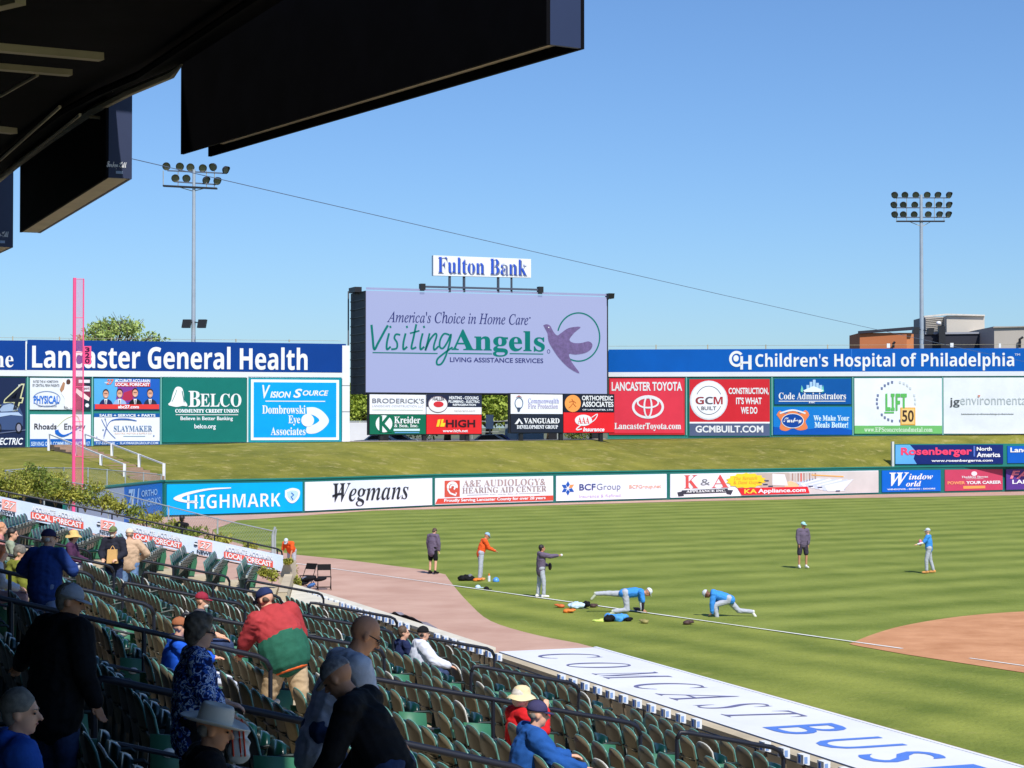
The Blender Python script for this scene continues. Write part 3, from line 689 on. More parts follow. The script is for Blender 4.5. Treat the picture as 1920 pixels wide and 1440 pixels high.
T(W, r, 'Turkey', (1469, 783, 1503, 796), WHITE, 'script', .03, off=.16); W.stroke(bez([(1462, 775), (1486, 769), (1510, 775)], 5), 3, WHITE, r, 'line', .15)
T(W, r, 'We Make Your', (1525, 779, 1592, 789), (205, 232, 250), 'serif', .02); T(W, r, 'Meals Better!', (1527, 791, 1590, 802), (205, 232, 250), 'serif', .02)
r = board(W, (1602, 709, 1766, 813), paint((232, 236, 244)), 'white LIFT sign with green letters, round crest and gold square')
R(W, r, (1602, 798, 1766, 813), (112, 184, 108), .115); T(W, r, 'www.EPSconcreteandmetal.com', (1620, 801, 1748, 810), (206, 232, 206), 'serif', .01, off=.14)
for k in range(30):
    a = math.radians(90 - k * 12); x, y = 1680 + 36 * math.cos(a), 753 - 37 * math.sin(a)
    if k in (9, 10, 11, 12): continue
    if k % 5: W.poly([(x - 2, y - 2.6), (x + 2, y - 2.2), (x + 1.6, y + 2.6), (x - 1.8, y + 2)], paint((206, 212, 220) if 4 < k < 1 or k < 9 else (112, 122, 160)), r, 'crest_mark', .13)
T(W, r, 'LIFT', (1660, 738, 1700, 770), (96, 186, 96), 'sansb', .015, off=.14); W.rect((1658, 772, 1676, 775), paint((96, 186, 96)), r, 'line', .13, .01)
R(W, r, (1688, 764, 1716, 797), (232, 172, 72), .14); R(W, r, (1690, 766, 1714, 795), (240, 200, 130), .15); T(W, r, '50', (1691, 769, 1713, 791), (70, 50, 40), 'sansb', off=.17)
r = board(W, (1769, 708, 1960, 813), paint((226, 230, 236)), 'plain white jg environmental sign at the right edge')
T(W, r, 'jg', (1780, 746, 1799, 764), (84, 88, 92), 'sans', .01); T(W, r, 'environmental', (1800, 741, 1928, 759), (178, 186, 190), 'sans'); W.rect((1803, 776, 1900, 777), paint((130, 134, 140)), r, 'line', .12, .01)
T(W, r, 'Lancaster  |  Consulting  |  Services', (1802, 774.5, 1900, 778.5), (140, 144, 150), 'sans'); W.poly([(1833, 741), (1838, 741), (1835, 746)], paint((210, 120, 90)), r, 'emblem', .13)
for x in (1287, 1447.5, 1599, 1767.5): WR.rect((x - 1, 707, x + 1, 816), paint((120, 178, 172)), wr_, 'mullion', .10, .08)
for x in (51.5, 172.8, 301.5): WL.rect((x - 1, 706, x + 1, 838), paint((120, 178, 172)), wl_, 'mullion', .10, .08)

# --- field fence: one thing with a panel per sign bay; the signs hang on it
def fence_seg(px0, px1, i0, i1): return Wall((FEN[i0].x, FEN[i0].y), (FEN[i1].x, FEN[i1].y))
segs = [Wall((FEN[i].x, FEN[i].y), (FEN[i + 1].x, FEN[i + 1].y)) for i in range(len(FEN) - 1)]
side = Wall((FEN_L.x, FEN_L.y), (FEN[0].x, FEN[0].y))
ff = thing('outfield_fence', (FEN[3].x, FEN[3].y, 0), 'low teal outfield fence carrying a row of advertising boards', 'fence')
ZT = 2.17
for i, W in enumerate(segs + [side]):
    z = ZT if i != len(segs) else 2.2
    mk('fence_panel', MB().prism([W.pt(0, .03, 0), W.pt(W.L, .03, 0), W.pt(W.L, .03, -.15), W.pt(0, .03, -.15)], (0, 0, z - .03)), M_TEALD, ff)
    mk('top_cap', MB().prism([W.pt(0, z + .002, .06), W.pt(W.L, z + .002, .06), W.pt(W.L, z + .002, -.2), W.pt(0, z + .002, -.2)], (0, 0, .09)), M_TEAL, ff)
s0, s1, s2, s3, s4, s5, s6 = segs
def fboard(W, x0, x1, m, label, ypad=(6, 4)):
    # picture rows of the fence top and foot at x0, x1
    u0, u1 = W.uv(x0, 930)[0], W.uv(x1, 930)[0]
    D = (W.A + W.U * (u0 + u1) / 2).y; k = D / F
    v0, v1 = ypad[1] * k, ZT - ypad[0] * k + .03
    r = thing('advertising_board', W.pt((u0 + u1) / 2, v0, .06), label, 'sign')
    mk('board', MB().prism([W.pt(u0, v0, .07), W.pt(u1, v0, .07), W.pt(u1, v1, .07), W.pt(u0, v1, .07)], W.N * -.06), m, r)
    r['u'] = (u0, u1, v0, v1)
    # local drawing space: x 0..1, y 0..1 from the top
    return r
class BoardWall(Wall):
    """draws in the unit square of one board"""
    def __init__(s, W, r): s.A, s.U, s.N, s.L = W.A, W.U, W.N, W.L; s.b = tuple(r['u']); del r['u']
    k = 1.0
    def uv(s, x, y): u0, u1, v0, v1 = s.b; return u0 + (u1 - u0) * x / s.k, v1 - (v1 - v0) * y
    def asp(s): u0, u1, v0, v1 = s.b; return (u1 - u0) / (v1 - v0)
    def stroke(s, pts, w, *a, **kw):
        q = s.asp(); s.k = q
        o = Wall.stroke(s, [(x * q, y) for x, y in pts], [i * q for i in w] if isinstance(w, (list, tuple)) else w * q, *a, **kw); s.k = 1.0; return o
    def ring(s, cx, cy, rx, ry, w, *a, **kw):
        q = s.asp(); s.k = q; o = Wall.ring(s, cx * q, cy, rx * q, ry, w * q, *a, **kw); s.k = 1.0; return o
def fb(W, x0, x1, m, label, **kw): r = fboard(W, x0, x1, m, label, **kw); return r, BoardWall(W, r)
O = .10
r, B = fb(s0, 312, 566, paint((0, 166, 242)), 'bright blue Highmark sign with white shield on the fence')
B.text('HIGHMARK', (.142, .36, .83, .82), WHITE, r, 'sansb', -.01, off=O)
B.poly(bez([(.46, .135), (.30, .15), (.14, .27), (.045, .45), (.10, .58), (.21, .635), (.21, .58), (.13, .52), (.105, .44), (.17, .33), (.30, .21), (.46, .17)], 4), WHITE, r, 'swoosh', O)
B.poly(bez([(.865, .28), (.92, .20), (.975, .28), (.975, .50), (.95, .66), (.92, .72), (.89, .66), (.865, .50)], 4), WHITE, r, 'shield', O); B.poly(bez([(.88, .33), (.92, .28), (.96, .33), (.958, .48), (.92, .64), (.884, .48)], 3), paint((180, 214, 240)), r, 'shield', O + .015)
B.stroke([(.912, .36), (.93, .44), (.91, .5), (.925, .6)], .008, paint((20, 110, 190)), r, 'line', O + .03)
r, B = fb(s1, 571, 809, paint((232, 234, 248)), 'white Wegmans sign on the fence', )
B.text('Wegmans', (.205, .08, .80, .92), paint((46, 46, 56)), r, 'bolditalic', -.004, off=O)
B.stroke(bez([(.20, .53), (.235, .47), (.27, .45)], 4), .012, paint((46, 46, 56)), r, 'line', O)
r, B = fb(s2, 815, 1036, paint((232, 232, 238)), 'white and red audiology centre sign with ear emblem')
B.rect((.075, .10, .20, .72), paint((204, 84, 70)), r, 'panel', O - .01, .01)
B.ring(.137, .33, .045, .20, .018, WHITE, r, 'ear_emblem', O + .005, a0=-20, a1=210); B.ring(.14, .36, .024, .12, .012, WHITE, r, 'ear_emblem', O + .005, a0=-60, a1=200); B.stroke([(.098, .42), (.12, .58), (.165, .66), (.17, .56)], .012, WHITE, r, 'ear_emblem', O + .005)
B.text('A&E AUDIOLOGY&', (.225, .09, .93, .35), paint((176, 150, 150)), r, 'serif', -.003, off=O); B.text('HEARING AID CENTER', (.22, .38, .94, .60), paint((160, 140, 140)), r, 'serif', -.003, off=O)
B.rect((.26, .66, .44, .67), paint((150, 140, 150)), r, 'line', O, .01); B.rect((.70, .66, .88, .67), paint((150, 140, 150)), r, 'line', O, .01); B.text('Audio - Hearing - Better Life', (.45, .64, .69, .70), paint((150, 140, 150)), r, 'sans', off=O)
B.poly([(.02, .77), (1, .77), (1, .97), (0, .97)], paint((206, 76, 62)), r, 'panel', O - .01); B.text('Proudly Serving Lancaster County for over 28 years', (.07, .79, .93, .94), WHITE, r, 'sansb', .015, off=O + .01)
r, B = fb(s3, 1042, 1249, paint((232, 234, 248)), 'white insurance group sign with blue star and orange web address')
for k in range(6):
    a = math.radians(k * 60 + 30); c_ = (.10 + .032 * math.cos(a), .50 - .15 * math.sin(a)); e_ = (.10 + .062 * math.cos(a), .50 - .29 * math.sin(a)); q = (-math.sin(a) * .016, -math.cos(a) * .075)
    B.poly([(.10 + .010 * math.cos(a), .50 - .05 * math.sin(a)), (c_[0] + q[0], c_[1] + q[1]), e_, (c_[0] - q[0], c_[1] - q[1])], paint((240, 150, 90) if k == 0 else (36, 86, 176)), r, 'star_emblem', O)
B.text('BCF', (.20, .34, .345, .60), paint((70, 76, 136)), r, 'sansb', off=O); B.text('Group', (.355, .34, .57, .68), paint((130, 132, 160)), r, 'sans', off=O)
B.text('Insurance & Refined.', (.20, .77, .58, .90), paint((200, 176, 214)), r, 'sans', off=O); B.text('BCFGroup.net', (.65, .42, .945, .62), paint((242, 176, 150)), r, 'sansb', off=O)
r, B = fb(s4, 1256, 1646, paint((232, 232, 240)), 'wide appliance shop sign with yellow burst and showroom picture')
B.poly([(.30, .02), (1, .02), (1, .97), (.32, .97)], paint((206, 198, 196)), r, 'panel', O - .015)
B.poly([(.36, .02), (.55, .02), (.55, .70), (.42, .70)], paint((186, 172, 164)), r, 'panel', O - .005)
B.poly([(.47, .06), (.53, .10), (.545, .60), (.47, .55)], paint((224, 222, 228)), r, 'printed_appliance', O + .005)
for k in range(10): B.rect((.55 + .014 * k, .06, .557 + .014 * k, .36 + .02 * k), paint((170, 140, 130) if k % 2 else (216, 96, 84) if k == 4 else (196, 180, 172)), r, 'printed_shelf', O, .005)
B.poly([(.53, .45), (.56, .40), (.60, .55), (.58, .95), (.53, .95)], paint((238, 196, 150)), r, 'printed_floor', O)
for k in range(8): B.poly([(.585 + .02 * k, .50 + .02 * k), (.66 + .03 * k, .30 + .01 * k), (.82, .42 + .06 * k), (.83, .50 + .055 * k), (.60 + .02 * k, .62 + .04 * k)], paint((222, 226, 240) if k % 2 else (196, 206, 226)), r, 'printed_appliance', O + .002 * k)
for x, y in ((.645, .62), (.69, .68), (.78, .86), (.40, .42), (.425, .50), (.45, .58), (.43, .34)): B.rect((x, y, x + .022, y + .05), paint((50, 56, 90)), r, 'printed_control', O + .02, .005)
B.poly([(.66, .12), (.82, .22), (.82, .27), (.66, .17)], paint((232, 170, 90)), r, 'printed_shelf', O + .01)
B.text('K', (.06, .06, .125, .62), paint((214, 84, 84)), r, 'serif', -.006, off=O); B.text('A', (.185, .06, .265, .62), paint((214, 84, 84)), r, 'serif', -.006, off=O); B.text('&', (.135, .24, .178, .50), paint((120, 120, 128)), r, 'serif', -.01, off=O)
B.poly([(.05, .70), (.26, .66), (.26, .83), (.05, .86)], paint((60, 60, 72)), r, 'ribbon', O); B.poly([(.03, .78), (.055, .74), (.06, .94), (.035, .96)], paint((60, 60, 72)), r, 'ribbon', O - .01); B.poly([(.25, .72), (.285, .74), (.275, .94), (.255, .90)], paint((60, 60, 72)), r, 'ribbon', O - .01); B.text('APPLIANCE INC.', (.07, .70, .25, .80), WHITE, r, 'serif', .02, off=O + .015)
st = []
for k in range(28):
    a = 2 * PI * k / 28; q = 1 if k % 2 else .86; st.append((.345 + .095 * q * math.cos(a), .34 - .34 * q * math.sin(a)))
B.poly(st, paint((246, 206, 50)), r, 'burst', O + .02); B.text('The Scratch\n& Dent Guys!', (.285, .16, .41, .52), paint((224, 160, 60)), r, 'bolditalic', off=O + .04)
B.poly([(.305, .66), (.64, .66), (.65, .95), (.325, .97)], paint((216, 44, 54)), r, 'panel', O + .02); B.text('KA', (.335, .71, .395, .90), paint((246, 206, 70)), r, 'sansb', .01, off=O + .04); B.text('Appliance.com', (.40, .71, .63, .94), WHITE, r, 'sansb', .01, off=O + .04)
r, B = fb(s5, 1653, 1763, paint((10, 98, 200)), 'blue Window World sign with script lettering')
B.text('W', (.12, .10, .45, .72), WHITE, r, 'bolditalic', .008, off=O); B.text('indow', (.45, .16, .86, .44), WHITE, r, 'bolditalic', .008, off=O); B.text('orld', (.40, .50, .66, .76), WHITE, r, 'bolditalic', .008, off=O); B.text('WINDOWS - SIDING - DOORS', (.08, .84, .90, .91), WHITE, r, 'sansb', .02, off=O)
r, B = fb(s5, 1771, 1879, paint((192, 66, 96)), 'dark pink career college sign with orange button')
B.disc(.5, .20, .05, .11, paint((238, 214, 220)), r, 'emblem', O); B.text('Thaddeus Stevens', (.28, .30, .74, .40), Wh and WHITE, r, 'serif', off=O); B.text('COLLEGE OF TECHNOLOGY', (.35, .42, .66, .46), WHITE, r, 'sans', off=O)
B.text('POWER', (.04, .55, .34, .70), paint((240, 160, 110)), r, 'sansb', .02, off=O); B.text('YOUR CAREER', (.36, .55, .97, .70), WHITE, r, 'sansb', .02, off=O); B.rect((.31, .78, .69, .91), paint((240, 160, 90)), r, 'button', O, .01)
r, B = fb(s6, 1886, 1990, paint((88, 56, 140)), 'purple sign with pink lettering cut by the right edge')
B.text('FAN', (.06, .08, .66, .46), paint((246, 130, 150)), r, 'sansbi', .03, off=O); B.text('LANCASTER', (.10, .52, 1, .72), WHITE, r, 'sansb', .01, off=O)
# side fence near the foul pole
uu = side.uv(232, 940)[0], side.uv(302, 940)[0]
r = thing('advertising_board', side.pt(sum(uu) / 2, .1, .06), 'blue sign on the return fence left of Highmark', 'sign')
mk('board', MB().prism([side.pt(uu[0], .1, .07), side.pt(uu[1], .1, .07), side.pt(uu[1], 2.1, .07), side.pt(uu[0], 2.1, .07)], side.N * -.06), paint((24, 100, 190)), r)
side.text('7U', (236, 917, 258, 958), paint((150, 190, 232)), r, 'sansbi', off=.1); side.text('ORTHO', (262, 918, 292, 930), paint((150, 190, 232)), r, 'sansb', off=.1); side.text('WORKS', (260, 934, 298, 948), paint((130, 176, 226)), r, 'sansb', off=.1)
mk('board', MB().prism([side.pt(.3, .1, .06), side.pt(uu[0] - .1, .1, .06), side.pt(uu[0] - .1, 2.1, .06), side.pt(.3, 2.1, .06)], side.N * -.05), paint((150, 166, 190)), r)
# upper fence at the right
WU = Wall((30.9, 158.2), (53.6, 165.3))
r0_ = thing('raised_fence', WU.pt(6, 2, 0), 'short raised teal fence behind the outfield fence at right', 'fence')
WU.rect((1675, 832, 2010, 875), M_TEAL, r0_, 'fence_panel', 0, .15); WU.rect((1672, 828, 1676, 876), paint((200, 205, 205)), r0_, 'post', .06, .2)
r = board(WU, (1678, 834, 1880, 870), paint((22, 40, 110)), 'navy Rosenberger sign with pink lettering on the raised fence', off=.08, th=.06)
WU.poly([(1678, 834), (1705, 834), (1716, 846), (1712, 860), (1718, 870), (1678, 870)], paint((96, 168, 226)), r, 'panel', .09)
WU.text('Rosenberger', (1688, 839, 1821, 857), paint((240, 70, 110)), r, 'sansb', .02, off=.12); WU.rect((1824, 836, 1827, 856), paint((80, 110, 190)), r, 'line', .11, .01)
WU.text('North', (1830, 838, 1858, 845), WHITE, r, 'sansb', .01, off=.12); WU.text('America', (1830, 848, 1874, 857), WHITE, r, 'sansb', .01, off=.12); WU.text('www.rosenbergerna.com', (1745, 861, 1860, 867), WHITE, r, 'sansb', .02, off=.12)
r = board(WU, (1888, 836, 2000, 868), paint((16, 92, 190)), 'blue sign with white letters at the right edge of the raised fence', off=.08, th=.06)
WU.text('Lancaster', (1893, 839, 1960, 848), WHITE, r, 'sansb', .01, off=.12)

# ================================================================ scoreboard
e1, e2 = at(686, 640, 159), at(1137.5, 640, 167)
WS = Wall((e1.x, e1.y), (e2.x, e2.y))
u0, v0, u1, v1 = 0, WS.uv(686, 735.5)[1], WS.L, WS.uv(686, 545)[1]
sb = thing('scoreboard', WS.pt(WS.L / 2, 4.2), 'giant video screen showing Visiting Angels on a lavender background', 'scoreboard')
mk('housing', MB().prism([WS.pt(-.06, v0 - .1, -.02), WS.pt(u1 + .15, v0 - .1, -.02), WS.pt(u1 + .15, v0 - .1, -4.2), WS.pt(-.06, v0 - .1, -4.2)], (0, 0, v1 - v0 + .1)), mat('screen_housing', (.018, .018, .022), .6, .3, 1), sb)
M_LED = mat('lit_screen', srgb(92, 96, 118), .6, .01, .5)
_b = M_LED.node_tree.nodes['Principled BSDF']; _b.inputs['Emission Color'].default_value = (*srgb(166, 176, 222), 1); _b.inputs['Emission Strength'].default_value = .66
mk('screen', MB().prism([WS.pt(0, v0, .05), WS.pt(u1, v0, .05), WS.pt(u1, v1, .05), WS.pt(0, v1, .05)], WS.N * -.06), M_LED, sb)
for k in range(1, 12):                                       # cabinet joints of the side of the housing
    z = v0 + (v1 - v0) * k / 12
    mk('side_rib', MB().obox(WS.pt(-.1, z, -2.1), WS.N * 2.0, WS.U * .05, (0, 0, .04)), BLACK, sb)
for zz in (0,): mk('ladder', MB().bar(WS.pt(-.35, 4.4, -3.9), WS.pt(-.35, v1 + .2, -3.9), .12, .12).bar(WS.pt(-.8, 4.4, -3.9), WS.pt(-.8, v0 + 4, -3.9), .2, .3), paint((96, 98, 104)), sb)
SC = [srgb(0)] if False else None
G1, G2, G3 = paint((0, 112, 104)), paint((44, 50, 108)), paint((100, 92, 140))
WS.text("America's Choice in Home Care", (725, 585, 990, 607), G2, sb, 'italic', .006, off=.08)
WS.disc(993, 596, 1.5, 1.5, G2, sb, 'mark', .08, n=8)
V = lambda pts, w: WS.stroke(bez(pts, 8), w * 1.25, G1, sb, 'script_letter', .08)
V([(696, 609), (698, 630), (701, 655), (709, 642), (722, 618), (727, 610)], 3.4)
for x in (729, 760, 792): V([(x, 625), (x - 4, 642), (x - 4, 655), (x + 3, 650)], 3); V([(x + 2, 611), (x + 3, 615)], 2.8)
V([(750, 628), (742, 627), (739, 634), (744, 643), (743, 653), (733, 655)], 2.8)
V([(780, 608), (775, 632), (771, 653), (780, 651)], 3); V([(768, 625), (776, 623), (786, 620)], 2.4)
V([(805, 625), (801, 642), (797, 657), (805, 638), (815, 626), (818, 630), (813, 648), (814, 656), (822, 649)], 2.8)
V([(842, 628), (832, 626), (825, 637), (824, 650), (830, 653), (838, 642), (845, 627), (842, 645), (835, 668), (827, 682), (819, 683), (820, 673), (834, 661), (848, 651)], 2.8)
WS.text('Angels', (846, 619, 1021, 669), G1, sb, 'serif', .008, off=.08)
WS.rect((698, 661, 820, 663), G1, sb, 'line', .08, .01); WS.rect((840, 662, 922, 664), G1, sb, 'line', .08, .01); WS.rect((955, 662.5, 1018, 664.5), G1, sb, 'line', .08, .01)
WS.text('LIVING ASSISTANCE SERVICES', (843, 671, 1018, 680), G2, sb, 'sansb', 0, off=.08)
WS.ring(1028, 659, 3, 4, 1, G2, sb, 'mark', .08, n=12)
WS.ring(1084, 632, 41, 46.5, 2.6, G1, sb, 'circle', .08, n=48, a0=-115, a1=165)
bird = bez([(1018, 610), (1024, 608), (1031, 611), (1037, 622), (1044, 629), (1052, 624), (1066, 615), (1088, 613), (1076, 624), (1067, 637), (1075, 643), (1090, 643), (1103, 640), (1110, 646), (1107, 655), (1096, 662), (1078, 665), (1066, 664), (1072, 680), (1086, 700), (1066, 690), (1048, 672), (1036, 655), (1028, 640), (1026, 625)], 3)
WS.poly(bird, mat('printed_bird', srgb(104, 86, 132), .6, .2, 3.5), sb, 'bird', .09)
WS.disc(1028, 614, 1.2, 1.2, WHITE, sb, 'bird_eye', .11, n=8)
WS.rect((686, 545, 1137, 549), paint((150, 154, 190)), sb, 'top_edge', .07, .02)
for x in (730, 880, 1048, 1130): 
    p = WS.P(x, 760, -1.4); mk('column', MB().box((p.x - .35, p.y - .3, 4.0), (p.x + .35, p.y + .3, v0)), BLACK, sb)
mk('cross_beam', MB().bar(WS.P(690, 737.5, -1.0), WS.P(1136, 737.5, -1.0), .5, .25), BLACK, sb)
WS.rect((736, 734, 780, 740), paint((226, 206, 190)), sb, 'walkway', -1.2, .3)
# bank sign on top
b_ = thing('bank_sign', WS.P(903, 552), 'white Fulton Bank sign standing on top of the big screen', 'sign')
qd = [(811, 517), (994, 521), (994, 486), (811, 479)]
mk('board', MB().prism([WS.P(x, y, .2) for x, y in qd], WS.N * -.4), mat('sign_white', (.8, .81, .84), .5, .02), b_)
WS.text('Fulton Bank', (820, 486.5, 987, 516.5), paint((110, 116, 150)), b_, 'serif', -.006, off=.23); WS.text('Fulton Bank', (819, 484.5, 984.5, 513.5), paint((44, 84, 196)), b_, 'serif', -.016, off=.27)
for x in (843, 870, 934, 959): mk('support', MB().bar(WS.P(x, 518, .0), WS.P(x, 548, .0), .18, .18), paint((70, 76, 90)), b_)
mk('rail', MB().bar(WS.P(790, 537.5, .1), WS.P(1014, 543.5, .1), .16, .16), paint((80, 86, 104)), b_)
for x, y in ((791, 538), (1012, 543.5)): mk('speaker_box', MB().obox(WS.P(x, y, .1), WS.U * .21, WS.N * .25, (0, 0, .26)), BLACK, b_)
lp = thing('floodlight', WS.P(1142, 557, .2), 'black lamp box at the top right corner of the screen', 'floodlight')
mk('lamp_box', MB().obox(WS.P(1141.5, 555.5, .2), WS.U * .26, WS.N * .4, Vector((0, 0, .22)) + WS.N * .06), BLACK, lp); mk('bracket', MB().bar(WS.P(1139, 562, .1), WS.P(1141, 556, .1), .08, .08), BLACK, lp)
lp = thing('floodlight', WS.P(666, 545, -1.5), 'black lamp box on top of the screen housing at left', 'floodlight')
mk('lamp_box', MB().obox(at(666, 544, 161), WS.U * .3, WS.N * .9, Vector((0, 0, .22))), BLACK, lp); mk('bracket', MB().bar(at(666, 552, 161), at(666, 544, 161), .1, .1), BLACK, lp)

# small sign frames under the screen
e1, e2 = at(692, 777, 147.6), at(903, 777, 153.6); WA = Wall((e1.x, e1.y), (e2.x, e2.y))
e1, e2 = at(955, 776, 155.4), at(1153, 776, 161); WB = Wall((e1.x, e1.y), (e2.x, e2.y))
for W, b, lab in ((WA, (691, 738.5, 903.5, 815.5), 'black frame of four small signs under the left of the screen'), (WB, (955, 738, 1152, 812.5), 'black frame of four small signs under the right of the screen')):
    r = thing('sign_frame', W.P((b[0] + b[2]) / 2, 828), lab, 'frame')
    W.rect(b, BLACK, r, 'backing', 0, .25)
    for k in (.12, .5, .88): W.rect((b[0] + (b[2] - b[0]) * k - 3, 815 if W is WA else 811, b[0] + (b[2] - b[0]) * k + 3, 830), BLACK, r, 'post', -.05, .25)
W = WA
r = board(W, (692.5, 740, 797.5, 776.5), paint((232, 234, 244)), "white Broderick's sign, top left of the small signs", off=.06, th=.05)
T(W, r, "BRODERICK'S", (697, 747, 794, 756), (120, 120, 130), 'sansb', -.01, off=.09); T(W, r, 'LANDSCAPE CONSTRUCTION LLC', (697, 759, 793, 763), (190, 190, 202), 'sans', off=.09); W.rect((697, 768, 792, 769), paint((200, 206, 170)), r, 'line', .08, .01)
r = board(W, (692.5, 777.5, 797.5, 814), paint((16, 104, 78)), 'green Kreider and Son sign under the screen', off=.06, th=.05)
W.disc(719, 794.5, 15.5, 16, WHITE, r, 'emblem', .085); T(W, r, 'K', (710, 780, 734, 810), (16, 104, 78), 'sansb', .02, off=.10)
T(W, r, 'Kreider', (738, 781, 787, 794), WHITE, 'serif', .008, off=.09); T(W, r, '& Son, Inc.', (738, 795, 783, 802), WHITE, 'serif', .01, off=.09); W.rect((737, 804, 786, 808), paint((200, 228, 236)), r, 'line', .085, .01); W.rect((739, 810, 785, 812), paint((90, 150, 200)), r, 'line', .085, .01)
r = board(W, (799, 740, 902, 776.5), paint((234, 234, 242)), 'navy and white heating sign with round red badge', off=.06, th=.05)
R(W, r, (799, 740, 902, 763), (36, 42, 68), .075)
W.disc(820, 758, 18.5, 15.5, paint((232, 232, 238)), r, 'emblem', .09); W.ring(820, 758, 18.5, 15.5, 1, paint((120, 90, 100)), r, 'ring', .1); W.disc(821, 758, 9.5, 5.5, paint((206, 50, 60)), r, 'emblem', .105); T(W, r, 'HALLER', (810, 745, 832, 751), (60, 50, 60), 'sansb', off=.11)
T(W, r, 'HEATING - COOLING', (841, 743, 896, 749), Wh, 'sansb', .01, off=.09); T(W, r, 'PLUMBING - ELECTRIC', (840, 750.5, 898, 755.5), Wh, 'sansb', .01, off=.09); T(W, r, 'REFRIGERATION', (848, 757, 891, 761), Wh, 'sansb', .01, off=.09); T(W, r, 'hallerent.com', (850, 768, 890, 772), (180, 170, 160), 'sansi', off=.09)
r = board(W, (799, 777.5, 902, 813.5), paint((222, 44, 48)), 'red HIGH sign with yellow emblem under the screen', off=.06, th=.05)
T(W, r, 'HIGH', (835, 787, 890, 801), (60, 26, 34), 'sansb', .01, off=.09); T(W, r, 'www.high.net', (829, 805, 876, 812), Wh, 'sansb', off=.09)
for pts in ([(820, 787), (825, 786), (822, 800), (817, 800)], [(827, 786), (831, 786), (829, 793), (834, 793), (832, 800), (824, 800)]): W.poly(pts, paint((244, 206, 50)), r, 'emblem', .09)
W = WB
r = board(W, (957, 739.5, 1054, 776), paint((232, 234, 244)), 'white fire protection sign with drop emblem', off=.06, th=.05)
W.ring(972, 756, 8, 11, 1.4, paint((80, 110, 140)), r, 'emblem', .09); W.poly([(968, 764), (976, 764), (973, 772), (970, 772)], paint((70, 84, 110)), r, 'emblem', .09); W.poly([(966, 745), (972, 741), (978, 745), (972, 744)], paint((170, 110, 110)), r, 'emblem', .09)
T(W, r, 'Commonwealth', (989, 747, 1047, 756), (160, 162, 206), 'serif', 0, off=.09); T(W, r, 'Fire Protection', (989, 757, 1045, 766), (170, 164, 196), 'serif', 0, off=.09)
r = board(W, (957, 777, 1054.5, 811), paint((34, 40, 56)), 'black Vanguard sign with white triangle emblem', off=.06, th=.05)
W.poly([(964, 795), (972, 784), (980, 795)], WHITE, r, 'emblem', .09); W.poly([(969, 795), (973, 789), (976, 795)], paint((34, 40, 56)), r, 'emblem', .11); T(W, r, 'VANGUARD', (981, 784, 1048, 794), WHITE, 'serif', .02, off=.09); T(W, r, 'DEVELOPMENT GROUP', (968, 797, 1045, 804), Wh, 'serif', .015, off=.09)
r = board(W, (1056, 739, 1150, 772.5), paint((30, 34, 50)), 'black Orthopedic Associates sign with orange disc', off=.06, th=.05)
W.disc(1073, 756.5, 15, 16, paint((242, 160, 84)), r, 'emblem', .085); W.stroke([(1071, 748), (1074, 755), (1069, 762), (1065, 765)], 1.2, paint((190, 100, 50)), r, 'emblem', .1); W.stroke([(1066, 754), (1074, 752), (1079, 756)], 1.2, paint((190, 100, 50)), r, 'emblem', .1); W.stroke([(1073, 756), (1079, 763)], 1.2, paint((190, 100, 50)), r, 'emblem', .1)
T(W, r, 'ORTHOPEDIC', (1090, 742, 1148, 751), WHITE, 'sansb', .02, off=.09); T(W, r, 'ASSOCIATES', (1090, 753, 1149, 763), WHITE, 'sansb', .02, off=.09); T(W, r, 'OF LANCASTER, LTD', (1091, 767, 1148, 770), Wh, 'sansb', .01, off=.09)
r = board(W, (1056, 773.5, 1151, 811), paint((226, 38, 46)), 'red AAA insurance sign with white oval emblem', off=.06, th=.05)
W.disc(1093, 788, 16, 10.5, WHITE, r, 'emblem', .085); T(W, r, 'AAA', (1082, 782, 1104, 794), (226, 38, 46), 'serif', .0, off=.10); W.stroke(bez([(1108, 783), (1117, 777), (1119, 778), (1114, 787), (1100, 797)], 5), 1.6, WHITE, r, 'emblem', .09); W.stroke(bez([(1088, 797), (1080, 804), (1082, 806), (1090, 804)], 5), 2.2, WHITE, r, 'emblem', .09)
T(W, r, 'Insurance', (1092, 801, 1132, 809), Wh, 'sansbi', .02, off=.09)
# ================================================================ background beyond the walls
def leafmat(name, c1, c2, sc_=1.2):
    m = mat(name, srgb(c1), .6, .2, sc_, col2=srgb(c2), spec=.25)
    nt = m.node_tree; b = nt.nodes['Principled BSDF']
    ramp = [n for n in nt.nodes if n.type == 'VALTORGB'][0]
    tr = nt.nodes.new('ShaderNodeBsdfTranslucent'); nt.links.new(ramp.outputs[0], tr.inputs[0])
    mx = nt.nodes.new('ShaderNodeMixShader'); mx.inputs[0].default_value = .22
    out = [n for n in nt.nodes if n.type == 'OUTPUT_MATERIAL'][0]
    nt.links.new(b.outputs[0], mx.inputs[1]); nt.links.new(tr.outputs[0], mx.inputs[2]); nt.links.new(mx.outputs[0], out.inputs[0])
    return m
M_LEAF = leafmat('tree_leaves', (126, 150, 56), (190, 204, 92), .5)
M_LEAF2 = leafmat('spring_leaves', (136, 158, 80), (186, 202, 116), .6)
M_SHRUB = leafmat('shrub_leaves', (110, 120, 44), (190, 186, 84), 3)
M_SHRUB2 = leafmat('shrub_leaves_dark', (84, 106, 44), (150, 160, 72), 3)
M_BARK = mat('bark', srgb(104, 88, 70), .9, .25, 3, bump=.02, bscale=12)
